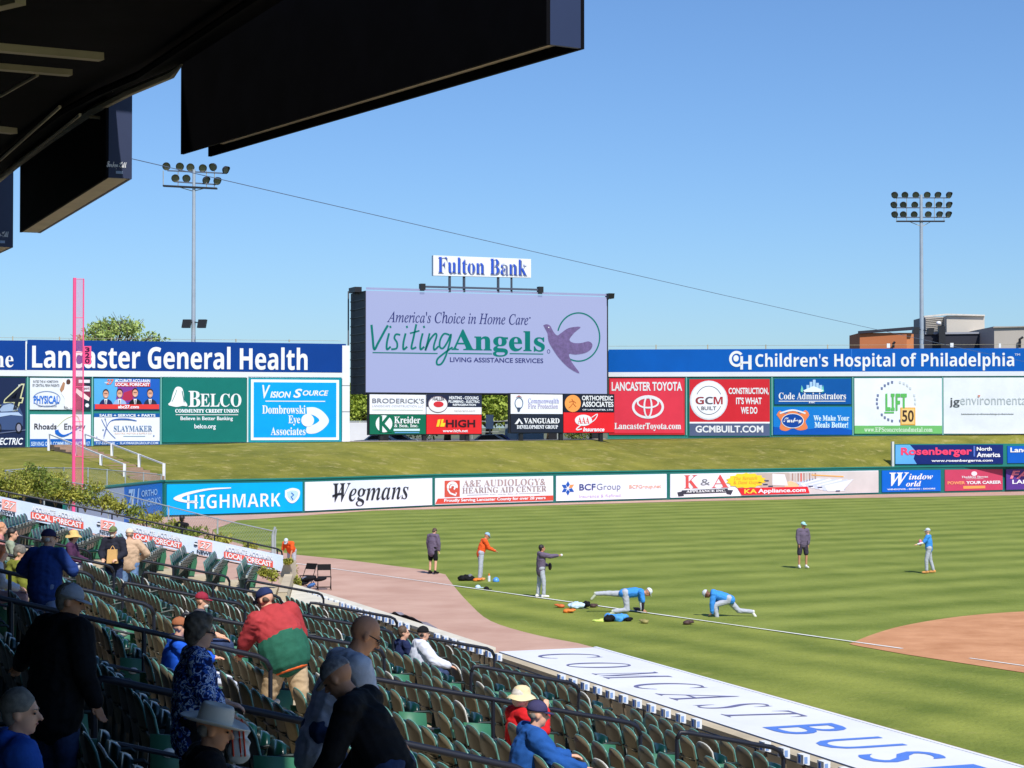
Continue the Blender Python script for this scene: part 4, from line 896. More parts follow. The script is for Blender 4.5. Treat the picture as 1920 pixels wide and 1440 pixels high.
def leaves(mb, c, r, n, size, rnd, shell=.55):
    for _ in range(n):
        while True:
            d = Vector((rnd.uniform(-1, 1), rnd.uniform(-1, 1), rnd.uniform(-1, 1)))
            if .05 < d.length <= 1: break
        d = d.normalized() * (shell + (1 - shell) * rnd.random()) if rnd.random() < .75 else d
        p = Vector(c) + Vector((d.x * r[0], d.y * r[1], d.z * r[2]))
        q = Vector((rnd.gauss(0, 1), rnd.gauss(0, 1), rnd.gauss(0, 1))).normalized(); w = q.cross(Vector((rnd.gauss(0, 1), rnd.gauss(0, 1), 1))).normalized()
        s = size * rnd.uniform(.6, 1.3)
        mb.add([p - q * s, p - w * s * .5, p + q * s, p + w * s * .5], [(0, 1, 2, 3)])
def tree(base, h, R_, label, m, seed, nclump=26, nleaf=90, size=.3, sparse=False, group=None):
    rnd = random.Random(seed); b = Vector(base)
    r = thing('tree', b, label, 'tree', group)
    tr = MB(); tr.tube([b, b + Vector((.1, 0, h * .3)), b + Vector((0, .1, h * .62))], [R_ * .09, R_ * .07, R_ * .045], 7)
    lm = MB(); lf = MB()
    for k in range(nclump):
        a = rnd.uniform(0, 2 * PI); ph = rnd.uniform(-.25, 1); rr = R_ * math.sqrt(max(0, 1 - (ph * .9) ** 2)) * rnd.uniform(.45, 1)
        c = b + Vector((math.cos(a) * rr, math.sin(a) * rr, h * .62 + ph * h * .36))
        st = b + Vector((0, .05, h * rnd.uniform(.3, .6)))
        mid = st.lerp(c, .5) + Vector((rnd.uniform(-.3, .3), rnd.uniform(-.3, .3), rnd.uniform(0, .5)))
        lm.tube([st, mid, c], [R_ * .03, R_ * .018, R_ * .006], 5)
        cr = R_ * (rnd.uniform(.16, .26) if sparse else rnd.uniform(.22, .36))
        if sparse:
            for q in range(4):
                e_ = c + Vector((rnd.uniform(-1, 1), rnd.uniform(-1, 1), rnd.uniform(0, 1.0))) * cr * 1.05
                lm.tube([mid.lerp(c, .7), e_], [R_ * .008, R_ * .003], 4)
        leaves(lf, c, (cr, cr, cr * .75), nleaf, size, rnd)
    mk('trunk', tr, M_BARK, r); mk('limbs', lm, M_BARK, r); mk('crown', lf, m, r)
    return r
tree(at(215, 800, 160), 8.6, 4.6, 'sparse spring tree rising behind the left blue band', M_LEAF2, 3, 70, 80, .17, True)
for i, (x, D, h, R_, lab) in enumerate(((676, 186, 9, 3.6, 'leafy green tree showing in the gap left of the small signs'), (745, 196, 9.5, 4.2, "green tree behind the white Broderick's sign"), (838, 192, 9.5, 4, 'green tree behind the heating sign'),
        (915, 190, 9.8, 4.2, 'tallest green tree in the middle gap between the small sign frames'), (952, 205, 9.2, 4.6, 'green tree right of the middle gap above the grey hut'), (1030, 192, 9, 4, 'green tree behind the fire protection sign'), (1110, 196, 9, 4, 'green tree behind the Orthopedic sign'))):
    p = at(x, 800, D); tree((p.x, p.y, 3.4), h * .62, R_ * 1.15, lab, M_LEAF, 20 + i, 60, 120, .22)
# low bushes under the signs
for i, (x, y, w) in enumerate(((748, 818, 3), (795, 817, 3.2), (1090, 816, 2.2), (1075, 818, 1.8))):
    p = at(x, y, 172 + 3 * i); rnd = random.Random(i); mb = MB(); leaves(mb, (p.x, p.y, 5.0), (w * .5, .8, .8), 260, .14, rnd)
    r = thing('bush', (p.x, p.y, 4.3), ('low green bush beyond the wall, under the green Kreider sign', 'low green bush beyond the wall, under the gap right of the Kreider sign', 'low bush under the AAA sign', 'low bush under the Vanguard sign edge')[i], 'bush'); mk('foliage', mb, M_SHRUB2, r)
    mb = MB()
    for k in range(6): mb.tube([(p.x, p.y, 4.3), (p.x + rnd.uniform(-.8, .8), p.y, 5)], .03, 4)
    mk('stems', mb, M_BARK, r)
# hut, cars, yard fence seen under the screen
hut = thing('hut', at(955, 800, 178) * 1, 'grey metal hut with shallow roof between the sign frames', 'hut'); p = hut.location
mk('wall', MB().box((p.x - .4, p.y, 3.4), (p.x + 3.2, p.y + 3, 6.0)), mat('hut_metal', srgb(150, 162, 170), .6, .08, 1), hut)
mk('roof', MB().prism([(p.x - .7, p.y - .2, 6.0), (p.x + 1.0, p.y - .2, 6.5), (p.x + 3.5, p.y - .2, 6.0)], (0, 3.4, 0)), mat('hut_roof', srgb(170, 172, 170), .6), hut)
mk('door', MB().box((p.x - .1, p.y - .03, 3.45), (p.x + .7, p.y, 5.5)), paint((186, 192, 196)), hut)
mb_ = thing('meter_box', at(919, 800, 176), 'white notice box on a post in the middle gap', 'box'); p = mb_.location
mk('box', MB().box((p.x - .4, p.y, 5.3), (p.x + .3, p.y + .3, 6.6)), WHITE, mb_); mk('post', MB().box((p.x - .1, p.y + .05, 4.3), (p.x + .05, p.y + .2, 5.3)), M_STEEL, mb_)
yf = thing('yard_fence', at(925, 800, 180), 'pale wire yard fence behind the middle gap', 'fence'); p = yf.location
for x in range(-22, 13, 4): mk('post', MB().tube([(p.x + x, p.y, 4.3), (p.x + x, p.y, 6.0)], .05, 5), paint((170, 176, 176)), yf)
mb = MB().tube([(p.x - 22, p.y, 6.0), (p.x + 10, p.y, 6.0)], .04, 5).tube([(p.x - 22, p.y, 5.0), (p.x + 10, p.y, 5.0)], .03, 5); mk('rail', mb, paint((170, 176, 176)), yf)
def car(px, D, col, label, L=4.4, rz=0.0, h=1.45):
    p = at(px, 800, D); r = thing('parked_car', (p.x, p.y, 3.4), label, 'car', 'cars parked beyond the screen')
    pr = [(-.5, .28), (-.5, .55), (-.44, .62), (-.25, .66), (-.12, .96), (.18, 1), (.36, .7), (.48, .62), (.5, .45), (.49, .28)]
    mk('body', MB().prism([(p.x + x * L, p.y, 3.4 + z * h) for x, z in pr], (0, 1.7, 0)), mat('car_' + col[0], srgb(col[1]), .25, .02, 1, coat=.6), r)
    mk('window', MB().prism([(p.x + x * L, p.y - .01, 3.4 + z * h) for x, z in ((-.2, .67), (-.1, .92), (.16, .95), (.3, .68))], (0, 1.72, 0)), mat('car_glass', (.02, .025, .03), .1), r)
    for x in (-.31, .31):
        q = MB(); q.tube([(p.x + x * L, p.y - .04, 3.72), (p.x + x * L, p.y + .2, 3.72)], .32, 12); w = mk('wheel', q, mat('tyre', (.02, .02, .02), .8), r)
        mk('rim', MB().tube([(p.x + x * L, p.y - .05, 3.72), (p.x + x * L, p.y, 3.72)], .18, 10), M_STEEL, w)
    return r
car(706, 168, ('white', (225, 228, 232)), 'white parked car under the green Kreider sign')
car(738, 171, ('silver', (150, 158, 168)), 'silver parked car right of the white one under the screen')
car(912, 170, ('silver2', (176, 182, 190)), 'pale silver car in the middle gap beside a blue car')
car(929, 173, ('blue', (40, 66, 150)), 'small blue car left of the grey hut', 3.6)
tk_ = thing('white_truck', at(678, 800, 178), 'white box truck at the left end under the screen', 'truck'); p = tk_.location
mk('body', MB().box((p.x - 1.5, p.y, 3.9), (p.x + .9, p.y + 2, 5.9)), WHITE, tk_); mk('cab', MB().prism([(p.x + .9, p.y, 3.9), (p.x + 2.2, p.y, 3.9), (p.x + 2.1, p.y, 4.8), (p.x + 1.6, p.y, 5.5), (p.x + .9, p.y, 5.5)], (0, 2, 0)), WHITE, tk_)
mk('window', MB().box((p.x + 1.1, p.y - .02, 4.7), (p.x + 1.6, p.y, 5.3)), mat('car_glass', (.02, .025, .03), .1), tk_)
for x in (-.9, 1.6): mk('wheel', MB().tube([(p.x + x, p.y - .03, 3.8), (p.x + x, p.y + .3, 3.8)], .4, 12), MATS['tyre'], tk_)

# buildings at the right
def bbox(parent, x0, x1, ytop, D, m, name='wall', dep=20, zb=4, lean=0):
    a, b = at(x0, ytop, D), at(x1, ytop, D)
    return mk(name, MB().prism([(a.x, D, zb), (b.x, D + lean, zb), (b.x, D + dep + lean, zb), (a.x, D + dep, zb)], (0, 0, a.z - zb)), m, parent)
M_OR, M_BK, M_GY, M_GY2 = mat('orange_panels', srgb(176, 104, 62), .8, .06, .2), mat('dark_cladding', srgb(32, 34, 48), .7, .1, .4), mat('stucco', srgb(176, 168, 158), .9, .05, .2), mat('stucco_light', srgb(196, 188, 176), .9, .04, .2)
b1 = thing('office_building', at(1665, 800, 260), 'orange building with black roof edge behind the right wall', 'building')
bbox(b1, 1612, 1700, 624, 260, M_OR, dep=8); bbox(b1, 1700, 1713, 624, 260.5, mat('orange_light', srgb(196, 124, 76), .8, .05, .2), dep=8)
a_, c_ = at(1610, 625.5, 259.6), at(1714, 618.5, 259.6)
mk('roof', MB().prism([a_, c_, c_ + Vector((0, 0, .45)), a_ + Vector((0, 0, .35))], (0, .5, 0)), M_BK, b1)
b2 = thing('office_building', at(1790, 800, 270), 'black clad building with pale penthouse right of the lamp pole', 'building')
bbox(b2, 1711, 1861, 626, 266, M_BK); mk('parapet', MB().prism([at(1735, 623.5, 265.8), at(1862, 622, 265.8), at(1862, 625.5, 265.8), at(1735, 627, 265.8)], (0, .3, 0)), paint((150, 152, 160)), b2)
bbox(b2, 1735, 1775, 594, 274, mat('louvre_grey', srgb(150, 146, 142), .9, .1, .4), 'penthouse', 8, 14); bbox(b2, 1775, 1846, 592, 272, M_GY2, 'penthouse', 9, 14)
mk('roof', MB().prism([at(1733, 592, 271.6), at(1775, 588, 271.6), at(1847, 590, 271.6), at(1847, 592.5, 271.6), at(1775, 591, 271.6), at(1733, 595, 271.6)], (0, .5, 0)), mat('penthouse_roof', srgb(210, 204, 194), .8), b2)
for k in range(8): mk('louvre', MB().prism([at(1736, 597 + 3.4 * k, 273.8), at(1775, 594 + 3.4 * k, 273.8), at(1775, 595 + 3.4 * k, 273.8), at(1736, 598 + 3.4 * k, 273.8)], (0, .1, 0)), M_GY2, b2)
mk('roof_vent', MB().box((at(1756, 0, 265).x, 264.5, 17), (at(1768, 0, 265).x, 265.3, at(1760, 612, 265).z)), BLACK, b2); mk('roof_vent', MB().ell(at(1760, 606, 264.9), (.35, 0, 0), (0, .35, 0), (0, 0, .3)), WHITE, b2)
b3 = thing('office_building', at(1900, 800, 265), 'light grey stucco building at the far right edge', 'building')
bbox(b3, 1864, 2010, 612, 258, M_GY); mk('roof', MB().prism([at(1862, 613, 257.7), at(2010, 609, 257.7), at(2010, 611, 257.7), at(1862, 615, 257.7)], (0, .5, 0)), mat('roof_edge', srgb(150, 140, 128), .8), b3)
mk('downpipe', MB().tube([at(1918, 632, 257.5), at(1912, 636, 257.5), at(1912, 652, 257.5)], .18, 6), BLACK, b3)
mk('downpipe', MB().tube([at(1678, 641, 259.4), at(1675, 644, 259.4), at(1675, 652, 259.4)], .18, 6), BLACK, b1)

# lamp poles
def light_pole(px, ybase, D, ytop, rows, label, wpx, plat, speakers):
    base = at(px, 800, D); r = thing('light_pole', (base.x, base.y, 3.5), label, 'light pole', 'stadium light poles')
    x, y = base.x, base.y; k = D / F
    topz = at(px, ytop, D).z
    mk('pole', MB().tube([(x, y, 3.5), (x, y, topz)], [wpx * k * .62, wpx * k * .36], 12), mat('galvanised', srgb(176, 186, 196), .45, .1, .5, metal=.3), r)
    M_L = mat('lamp_housing', (.025, .025, .03), .5, .2, 2); M_G = mat('lamp_glass', srgb(120, 118, 96), .25, .2, 1)
    for (pts, rad, yb) in rows:
        xs = [q[0] for q in pts]
        mk('crossarm', MB().bar(at(min(xs) + 2, yb, D), at(max(xs) - 2, yb + (plat[2] if len(plat) > 2 else 0), D), .1, .1), paint((92, 98, 112)), r)
        for q in pts:
            hx, hy, yaw = q; c = at(hx, hy, D); R_ = rad * k
            f = Vector((math.sin(yaw), -math.cos(yaw), -.32)).normalized(); sd = f.cross(Vector((0, 0, 1))).normalized(); up = sd.cross(f)
            mb = MB(); rr = [.25, .62, .86, .97, 1.0, 1.02]; dd = [-.75, -.6, -.35, -.1, .15, .3]; n = 14; vs = []
            for d_, q_ in zip(dd, rr):
                for j in range(n): a = 2 * PI * j / n; vs.append(c + f * d_ * R_ + (sd * math.cos(a) + up * math.sin(a)) * q_ * R_)
            mb.add(vs, [(i * n + j, i * n + (j + 1) % n, (i + 1) * n + (j + 1) % n, (i + 1) * n + j) for i in range(5) for j in range(n)] + [tuple(range(n))])
            lampo = mk('lamp', mb, M_L, r, smooth=True)
            g = MB(); vs = [c + f * .18 * R_ + (sd * math.cos(2 * PI * j / n) + up * math.sin(2 * PI * j / n)) * .9 * R_ for j in range(n)]; g.add(vs, [tuple(range(n))]); mk('lens', g, M_G, lampo)
            v = MB(); vs = []
            for j in range(8):
                a = PI * (j / 7); o1 = (sd * math.cos(a) + up * math.sin(a)) * 1.02 * R_; vs += [c + f * .3 * R_ + o1, c + f * (.3 + .5 * math.sin(a)) * R_ + o1]
            v.add(vs, [(2 * j, 2 * j + 1, 2 * j + 3, 2 * j + 2) for j in range(7)]); mk('visor', v, M_L, lampo)
    xa, ya, dy, xb = plat[0], plat[1], plat[2], plat[3]
    mk('platform', MB().bar(at(xa, ya, D), at(xb, ya + dy, D), .5, .12), BLACK, r)
    mk('brace', MB().bar(at(xa + 25, ya + 1, D), at(px, ya + 10, D), .06, .06).bar(at(xb - 25, ya + dy, D), at(px, ya + 10, D), .06, .06), M_STEEL, r)
    mb = MB()
    for fr in plat[4]: mb.tube([at(fr, ya + dy * (fr - xa) / (xb - xa), D), at(fr, rows[0][2], D)], .03, 4)
    mk('hanger', mb, M_STEEL, r)
    for sx, sy in speakers:
        c = at(sx, sy, D - .6); mk('horn_speaker', MB().obox(c, (.32, 0, 0), (0, .35, 0), (.06, 0, .34)), BLACK, r); mk('bracket', MB().bar(c, (x, y, c.z + .2), .08, .08), BLACK, r)
    return r
light_pole(362, 640, 158, 318, [([(312, 311.5, .15), (337, 312, .3), (357, 313.5, .2), (380, 315, .3), (400, 313, -.4), (423, 318.5, 1.0)], 7.6, 320), ([(329, 334, .1), (350, 334.5, -.1), (386, 338, .9), (407, 339, .7)], 7.6, 341)],
           'tall grey lamp pole at left with ten lamps in two rows', 8, (306, 348.5, 5, 407, (306, 334, 387, 402)), ((350, 607), (379, 607)))
W3 = []
for j, (yy, xs) in enumerate(((365.5, (1678, 1697, 1717, 1738, 1758, 1779)), (384, (1676.5, 1694, 1715, 1741, 1760, 1779)), (402, (1678, 1694, 1714, 1740, 1761, 1778)))):
    W3.append(([(x, yy, (x - 1728) * .012) for x in xs], 6.4, yy + 5.5))
light_pole(1729, 652, 204, 365, W3, 'tall lamp pole at right with eighteen lamps in three rows', 8, (1681, 415, 0, 1771, (1681, 1700, 1752, 1770)), ((1717, 620), (1744, 621)))

# foul pole
M_PINK = mat('pink_paint', srgb(248, 84, 140), .5, .03, 1)
fp0 = at(138, 918, 99.5); fp = thing('foul_pole', (fp0.x, fp0.y, 0), 'tall pink foul pole with mesh wing and 320 sign', 'foul pole')
kk = 99.5 / F; zt = at(138, 521, 99.5).z
mk('pole', MB().tube([(fp0.x, fp0.y, 0), (fp0.x, fp0.y, zt)], 3.2 * kk, 12), M_PINK, fp)
xr = at(156, 700, 99.5).x
mk('wing_rod', MB().tube([(xr, fp0.y, 2.3), (xr, fp0.y, zt - .04)], 1.3 * kk, 8), M_PINK, fp)
for z in (2.3, 4.0, 5.8, 7.6, 9.4, 11.2, zt - .06): mk('wing_rung', MB().tube([(fp0.x + 3 * kk, fp0.y, z), (xr, fp0.y, z)], .02, 6), M_PINK, fp)
mb = MB(); x0 = fp0.x + 3.2 * kk; z = 2.3
nw = 7
for i in range(1, nw): xx = x0 + (xr - x0) * i / nw; mb.box((xx - .004, fp0.y - .004, 2.3), (xx + .004, fp0.y + .004, zt - .06))
z = 2.3
while z < zt - .1: mb.box((x0, fp0.y - .005, z - .004), (xr, fp0.y + .005, z + .004)); z += .055
mk('wing_mesh', mb, mat('pink_mesh', srgb(235, 120, 150), .6), fp)
WP = Wall((fp0.x - 1, fp0.y - .05), (fp0.x + 1, fp0.y - .05))
WP.rect((157, 649, 171, 683), M_PINK, fp, 'sign_plate', .02, .04)
for i, ch in enumerate('320'): WP.text(ch, (159.5, 651 + i * 10.6, 168.5, 660 + i * 10.6), paint((60, 20, 60)), fp, 'sansb', .0, off=.04)

# stairs down the berm with white rails
st_ = thing('berm_stairs', at(120, 838, 135), 'brown timber stairs with white handrails descending the grass berm', 'stairs')
sa, sb_ = at(121, 839, 133.5), at(276, 902, 117.5); sa.z += .05
dirv = (sb_ - sa); hz = Vector((dirv.x, dirv.y, 0)).normalized(); sdv = Vector((-hz.y, hz.x, 0))
NS = 13
for k in range(NS):
    p = sa.lerp(sb_, k / NS); q = sa.lerp(sb_, (k + 1) / NS); st = Vector((q.x - p.x, q.y - p.y, 0)) / 2
    mk('step', MB().obox(Vector(((p.x + q.x) / 2, (p.y + q.y) / 2, p.z - .02)), st, sdv * 1.1, (0, 0, .17)), mat('step_timber', srgb(150, 124, 104), .9, .15, 2), st_)
for sgn in (-1, 1):
    pts = [sa.lerp(sb_, k) + sdv * 1.25 * sgn for k in (.03, .38, .70, .97)]
    for p in pts: mk('rail_post', MB().box((p.x - .08, p.y - .08, p.z - .4), (p.x + .08, p.y + .08, p.z + 1.0)), WHITE, st_)
    for a_, b_ in zip(pts, pts[1:]): mk('handrail', MB().bar(a_ + Vector((0, 0, .95)), b_ + Vector((0, 0, .95)), .06, .09), WHITE, st_)

# chain-link fences
M_GALV = mat('fence_steel', srgb(168, 176, 178), .5, .1, 2, metal=.2)
def chainlink(pts, hpx, label, nposts, hh=1.1, closed_post=False):
    b = thing('chain_link_fence', pts[0] - Vector((0, 0, hh)), label, 'fence')
    mk('top_rail', MB().tube(pts, .028, 6), M_GALV, b); mk('bottom_rail', MB().tube([p - Vector((0, 0, hh)) for p in pts], .02, 5), M_GALV, b)
    mb = MB(); tot = 0
    for a_, c_ in zip(pts, pts[1:]):
        L = (c_ - a_).length; n = max(2, int(L / .16)); dn = Vector((0, 0, -hh))
        for i in range(n):
            for s in (1, -1):
                f0 = i / n; f1 = f0 + s * hh / L
                g0, g1 = a_.lerp(c_, f0), a_.lerp(c_, min(1, max(0, f1))); e1 = g1 + dn * min(1, abs((min(1, max(0, f1)) - f0) * L / hh))
                w = Vector((0, 0, .006)); mb.add([g0 - w, g0 + w, e1 + w, e1 - w], [(0, 1, 2, 3)])
    mk('wire_mesh', mb, M_GALV, b)
    d = []; 
    for a_, c_ in zip(pts, pts[1:]):
        m_ = max(1, round((c_ - a_).length / nposts))
        for i in range(m_): d.append(a_.lerp(c_, i / m_))
    d.append(pts[-1])
    for p in d: mk('post', MB().tube([p - Vector((0, 0, hh + .3)), p + Vector((0, 0, .05))], .04, 6), M_GALV, b)
    return b
fA = [at(513, 996, 84), at(408, 973, 86), at(316, 949.5, 89), at(248, 932, 91), at(160, 909, 95), at(10, 882, 100)]
chainlink(fA, 0, 'long chain link fence sloping up from the clay track past the shrubs', 3.2)
chainlink([at(10, 882, 100), at(72, 877, 103), at(165, 878, 108), at(235, 884, 113), at(302, 890, 117.5)], 0, 'short chain link fence along the foot of the berm behind the pink pole', 2.6)
g_ = thing('gate_post', at(516, 1030, 84), 'doubled silver gate post at the right end of the long chain link fence', 'post')
mk('post', MB().tube([at(511, 1040, 84), at(511, 1003, 84), at(516, 988, 84)], .05, 8), M_GALV, g_); mk('post', MB().tube([at(516, 1042, 84), at(516, 1006, 84), at(518, 992, 84)], .04, 8), M_GALV, g_)

# shrubs on the bank
rnd = random.Random(5)
SH = [(-20, 912, 58, 1.1, 1.2), (14, 905, 58, .95, 1.1), (45, 902, 59, .9, 1.0), (76, 905, 59, .85, 1.0), (104, 915, 60, .8, .9), (130, 921, 60, .8, .85), (160, 930, 61, .75, .75), (190, 938, 61, .7, .65), (220, 947, 62, .6, .5), (250, 958, 62, .55, .4), (285, 970, 63, .5, .32), (325, 985, 64, .5, .28), (370, 998, 66, .45, .26), (420, 1012, 68, .4, .26), (470, 1026, 70, .4, .26), (60, 885, 66, .7, .7), (95, 893, 68, .8, .5), (180, 915, 72, .5, .4), (350, 1000, 60, .5, .22), (270, 975, 58, .6, .25), (395, 1012, 60, .5, .2), (300, 992, 57.5, .7, .18)]
desc = ['largest bushy shrub cut by the left edge', 'yellow-green shrub behind the first banner logo', 'bushy shrub above the first LOCAL lettering', 'shrub above the first FORECAST lettering', 'shrub left of the pink pole foot', 'shrub just under the pink pole', 'shrub right of the pink pole foot', 'shrub below the grey return fence', 'shrub at the left edge of the blue return sign', 'low shrub below the blue return sign', 'low shrub behind the second FORECAST lettering', 'low plant beside the person in black', 'low plant right of the person in black', 'low plant mid way along the rail', 'last low plant before the gate post', 'shrub up against the chain link corner', 'low shrub inside the chain link corner', 'small shrub beyond the pink pole', 'tiny plant at the rail right of the person in black', 'tiny plant behind the second news logo', 'tiny plant behind the rail above the third news logo', 'tiny plant behind the rail above the tan jacket man']
for i, (x, y, D, w, h) in enumerate(SH):
    c = at(x, y, D); mb = MB(); h = h * .66
    leaves(mb, c - Vector((0, 0, h * .15)), (w * .85, w * .6, h * .55), int(1150 * w * h + 90), .055, rnd, .2)
    for k in range(10): leaves(mb, c + Vector((rnd.uniform(-.7, .7) * w, rnd.uniform(-.3, .3), rnd.uniform(0, .5) * h)), (.12, .12, .16), 18, .05, rnd)
    r = thing('shrub', c - Vector((0, 0, h * .6)), desc[i], 'shrub', 'shrubs on the planted bank'); mk('foliage', mb, M_SHRUB if i % 3 else M_SHRUB2, r)
    mb = MB()
    for k in range(5): mb.tube([c - Vector((0, 0, h * .75 + .15)), c + Vector((rnd.uniform(-.4, .4) * w, rnd.uniform(-.2, .2), rnd.uniform(-.1, .3)))], .012, 4)
    mk('stems', mb, M_BARK, r)
for x, y, D, w, h, lab in ((510, 1078, 53.4, .2, .2, 'small green plant inside the corner of the banner rail'), (551, 1082, 55.6, .16, .55, 'climbing plant on the field side of the concrete end wall'), (556, 1098, 55.0, .14, .3, 'leafy foot of the climber by the concrete end wall'), (541, 1052, 54.6, .16, .1, 'tuft of leaves on top of the concrete end wall'), (493, 1072, 53.2, .16, .16, 'dark green plant beside the last seat row')):
    c = at(x, y, D); mb = MB(); leaves(mb, c, (w, w, h), 260, .05, rnd, .2); r = thing('shrub', c - Vector((0, 0, h)), lab, 'shrub'); mk('foliage', mb, M_SHRUB, r)
    mk('stems', MB().tube([c - Vector((0, 0, h * 1.2)), c], .012, 4), M_BARK, r)
# concrete end wall
ew = thing('end_wall', st2w(0, 54.3), 'leaning grey concrete end wall at the corner of the stand', 'wall')
q = [at(533, 1053, 54.8), at(545, 1054, 54.8), at(546.5, 1100, 54.8), at(521, 1093, 54.8)]
mk('wall', MB().prism(q, (.1, .5, 0)), CONC, ew)
# ================================================================ banner rail at the end of the stand
WE = Wall(tuple(st2w(-.3, 54.05))[:2], tuple(st2w(12, 54.05))[:2])
M_RAIL = mat('rail_paint', (.008, .010, .020), .5, .1, 3, spec=.4)
br = thing('end_railing', st2w(.2, 54, .4), 'black railing along the far end of the stand above the banner', 'railing')
def we(px, py, off=0): return WE.P(px, py, off)
pr = [we(-60, 908), we(0, 920), we(180, 957), we(340, 991), we(440, 1011), we(520, 1029), we(528, 1034), we(530, 1046)]
mk('top_rail', MB().tube(pr, .028, 6), M_RAIL, br)
for x, y in ((16, 923), (80, 937), (146, 950), (210, 963), (275, 977), (342, 991), (402, 1003), (465, 1016), (520, 1029)): mk('post', MB().tube([we(x, y), we(x, y + 44)], .022, 6), M_RAIL, br)
mk('lower_rail', MB().tube([we(-60, 958), we(0, 972), we(525, 1072)], .015, 5), M_RAIL, br)
bn = thing('banner', we(260, 1010, .06), 'long pale blue banner repeating LOCAL FORECAST and a news logo', 'banner')
M_BAN = mat('banner_vinyl', srgb(196, 212, 236), .5, .06, 1.2, col2=srgb(214, 222, 240), bump=.01, bscale=3)
mb = MB(); vs = []; NB = 40
bt = lambda x: 918 + (x + 60) * (1041 - 918) / 590; bb = lambda x: 952 + (x + 60) * (1071 - 952) / 587
for i in range(NB + 1):
    x = -60 + i * (590 / NB); o = .06 + .012 * math.sin(i * 1.3)
    vs += [we(x, bt(x), o), we(x, bb(x), o), we(x, bb(x), o - .02), we(x, bt(x), o - .02)]
mb.add(vs, [(4 * i + k, 4 * i + (k + 1) % 4, 4 * i + 4 + (k + 1) % 4, 4 * i + 4 + k) for i in range(NB) for k in range(4)]); mk('cloth', mb, M_BAN, bn)
def btext(t, x0, x1, f0, f1, m, st='sansb', bold=0, off=.09):
    v, f = glyphs(t, st, bold); vs = []
    for q in v:
        x = x0 + (x1 - x0) * q[0]; yt, yb = bt(x), bb(x); k = f1 + (f0 - f1) * q[1]; vs.append(we(x, yt + (yb - yt) * k, off))
    mk('lettering', MB().add(vs, f), m, bn)
def bquad(x0, x1, f0, f1, m, off=.08, name='panel'):
    p = []
    for x, k in ((x0, f1), (x1, f1), (x1, f0), (x0, f0)): p.append(we(x, bt(x) + (bb(x) - bt(x)) * k, off))
    mk(name, MB().prism(p, WE.N * -.006), m, bn)
RD = paint((222, 92, 78)); PK = paint((236, 176, 168)); TAN = paint((204, 190, 172))
for x0 in (-118, 57, 245, 419):
    w = 100 * (1 - .0002 * x0)
    btext('ACCURATE. ACCU-RAIN.', x0 + 2, x0 + w, .14, .44, TAN, 'sansb', .03); btext('ACCURATE. ACCU-RAIN.', x0 + 2, x0 + w, .14, .44, WHITE, 'sansb', .0, .095)
    bquad(x0, x0 + w, .50, .88, RD); btext('LOCAL FORECAST', x0 + 3, x0 + w - 3, .53, .85, WHITE, 'sansb', .03)
for x0 in (-2, 183, 365):
    bquad(x0 + 5, x0 + 32, .12, .70, PK); btext('27', x0 + 6, x0 + 31, .14, .62, paint((232, 120, 104)), 'sansbi', .03); btext('27', x0 + 8, x0 + 30, .2, .58, WHITE, 'sansbi', -.01, .1)
    btext('NEWS', x0 + 3, x0 + 30, .72, .95, paint((30, 44, 60)), 'sansb', .02)
    c_x, c_k = x0 + 1, .4
    p = [we(c_x + 3.6 * math.cos(a), bt(c_x) + (bb(c_x) - bt(c_x)) * c_k + 4 * math.sin(a), .1) for a in [2 * PI * k / 14 for k in range(14)]]; mk('roundel', MB().prism(p, WE.N * -.006), paint((40, 50, 60)), bn)
    bquad(c_x - 3.5, c_x + 3.5, .36, .44, WHITE, .11)

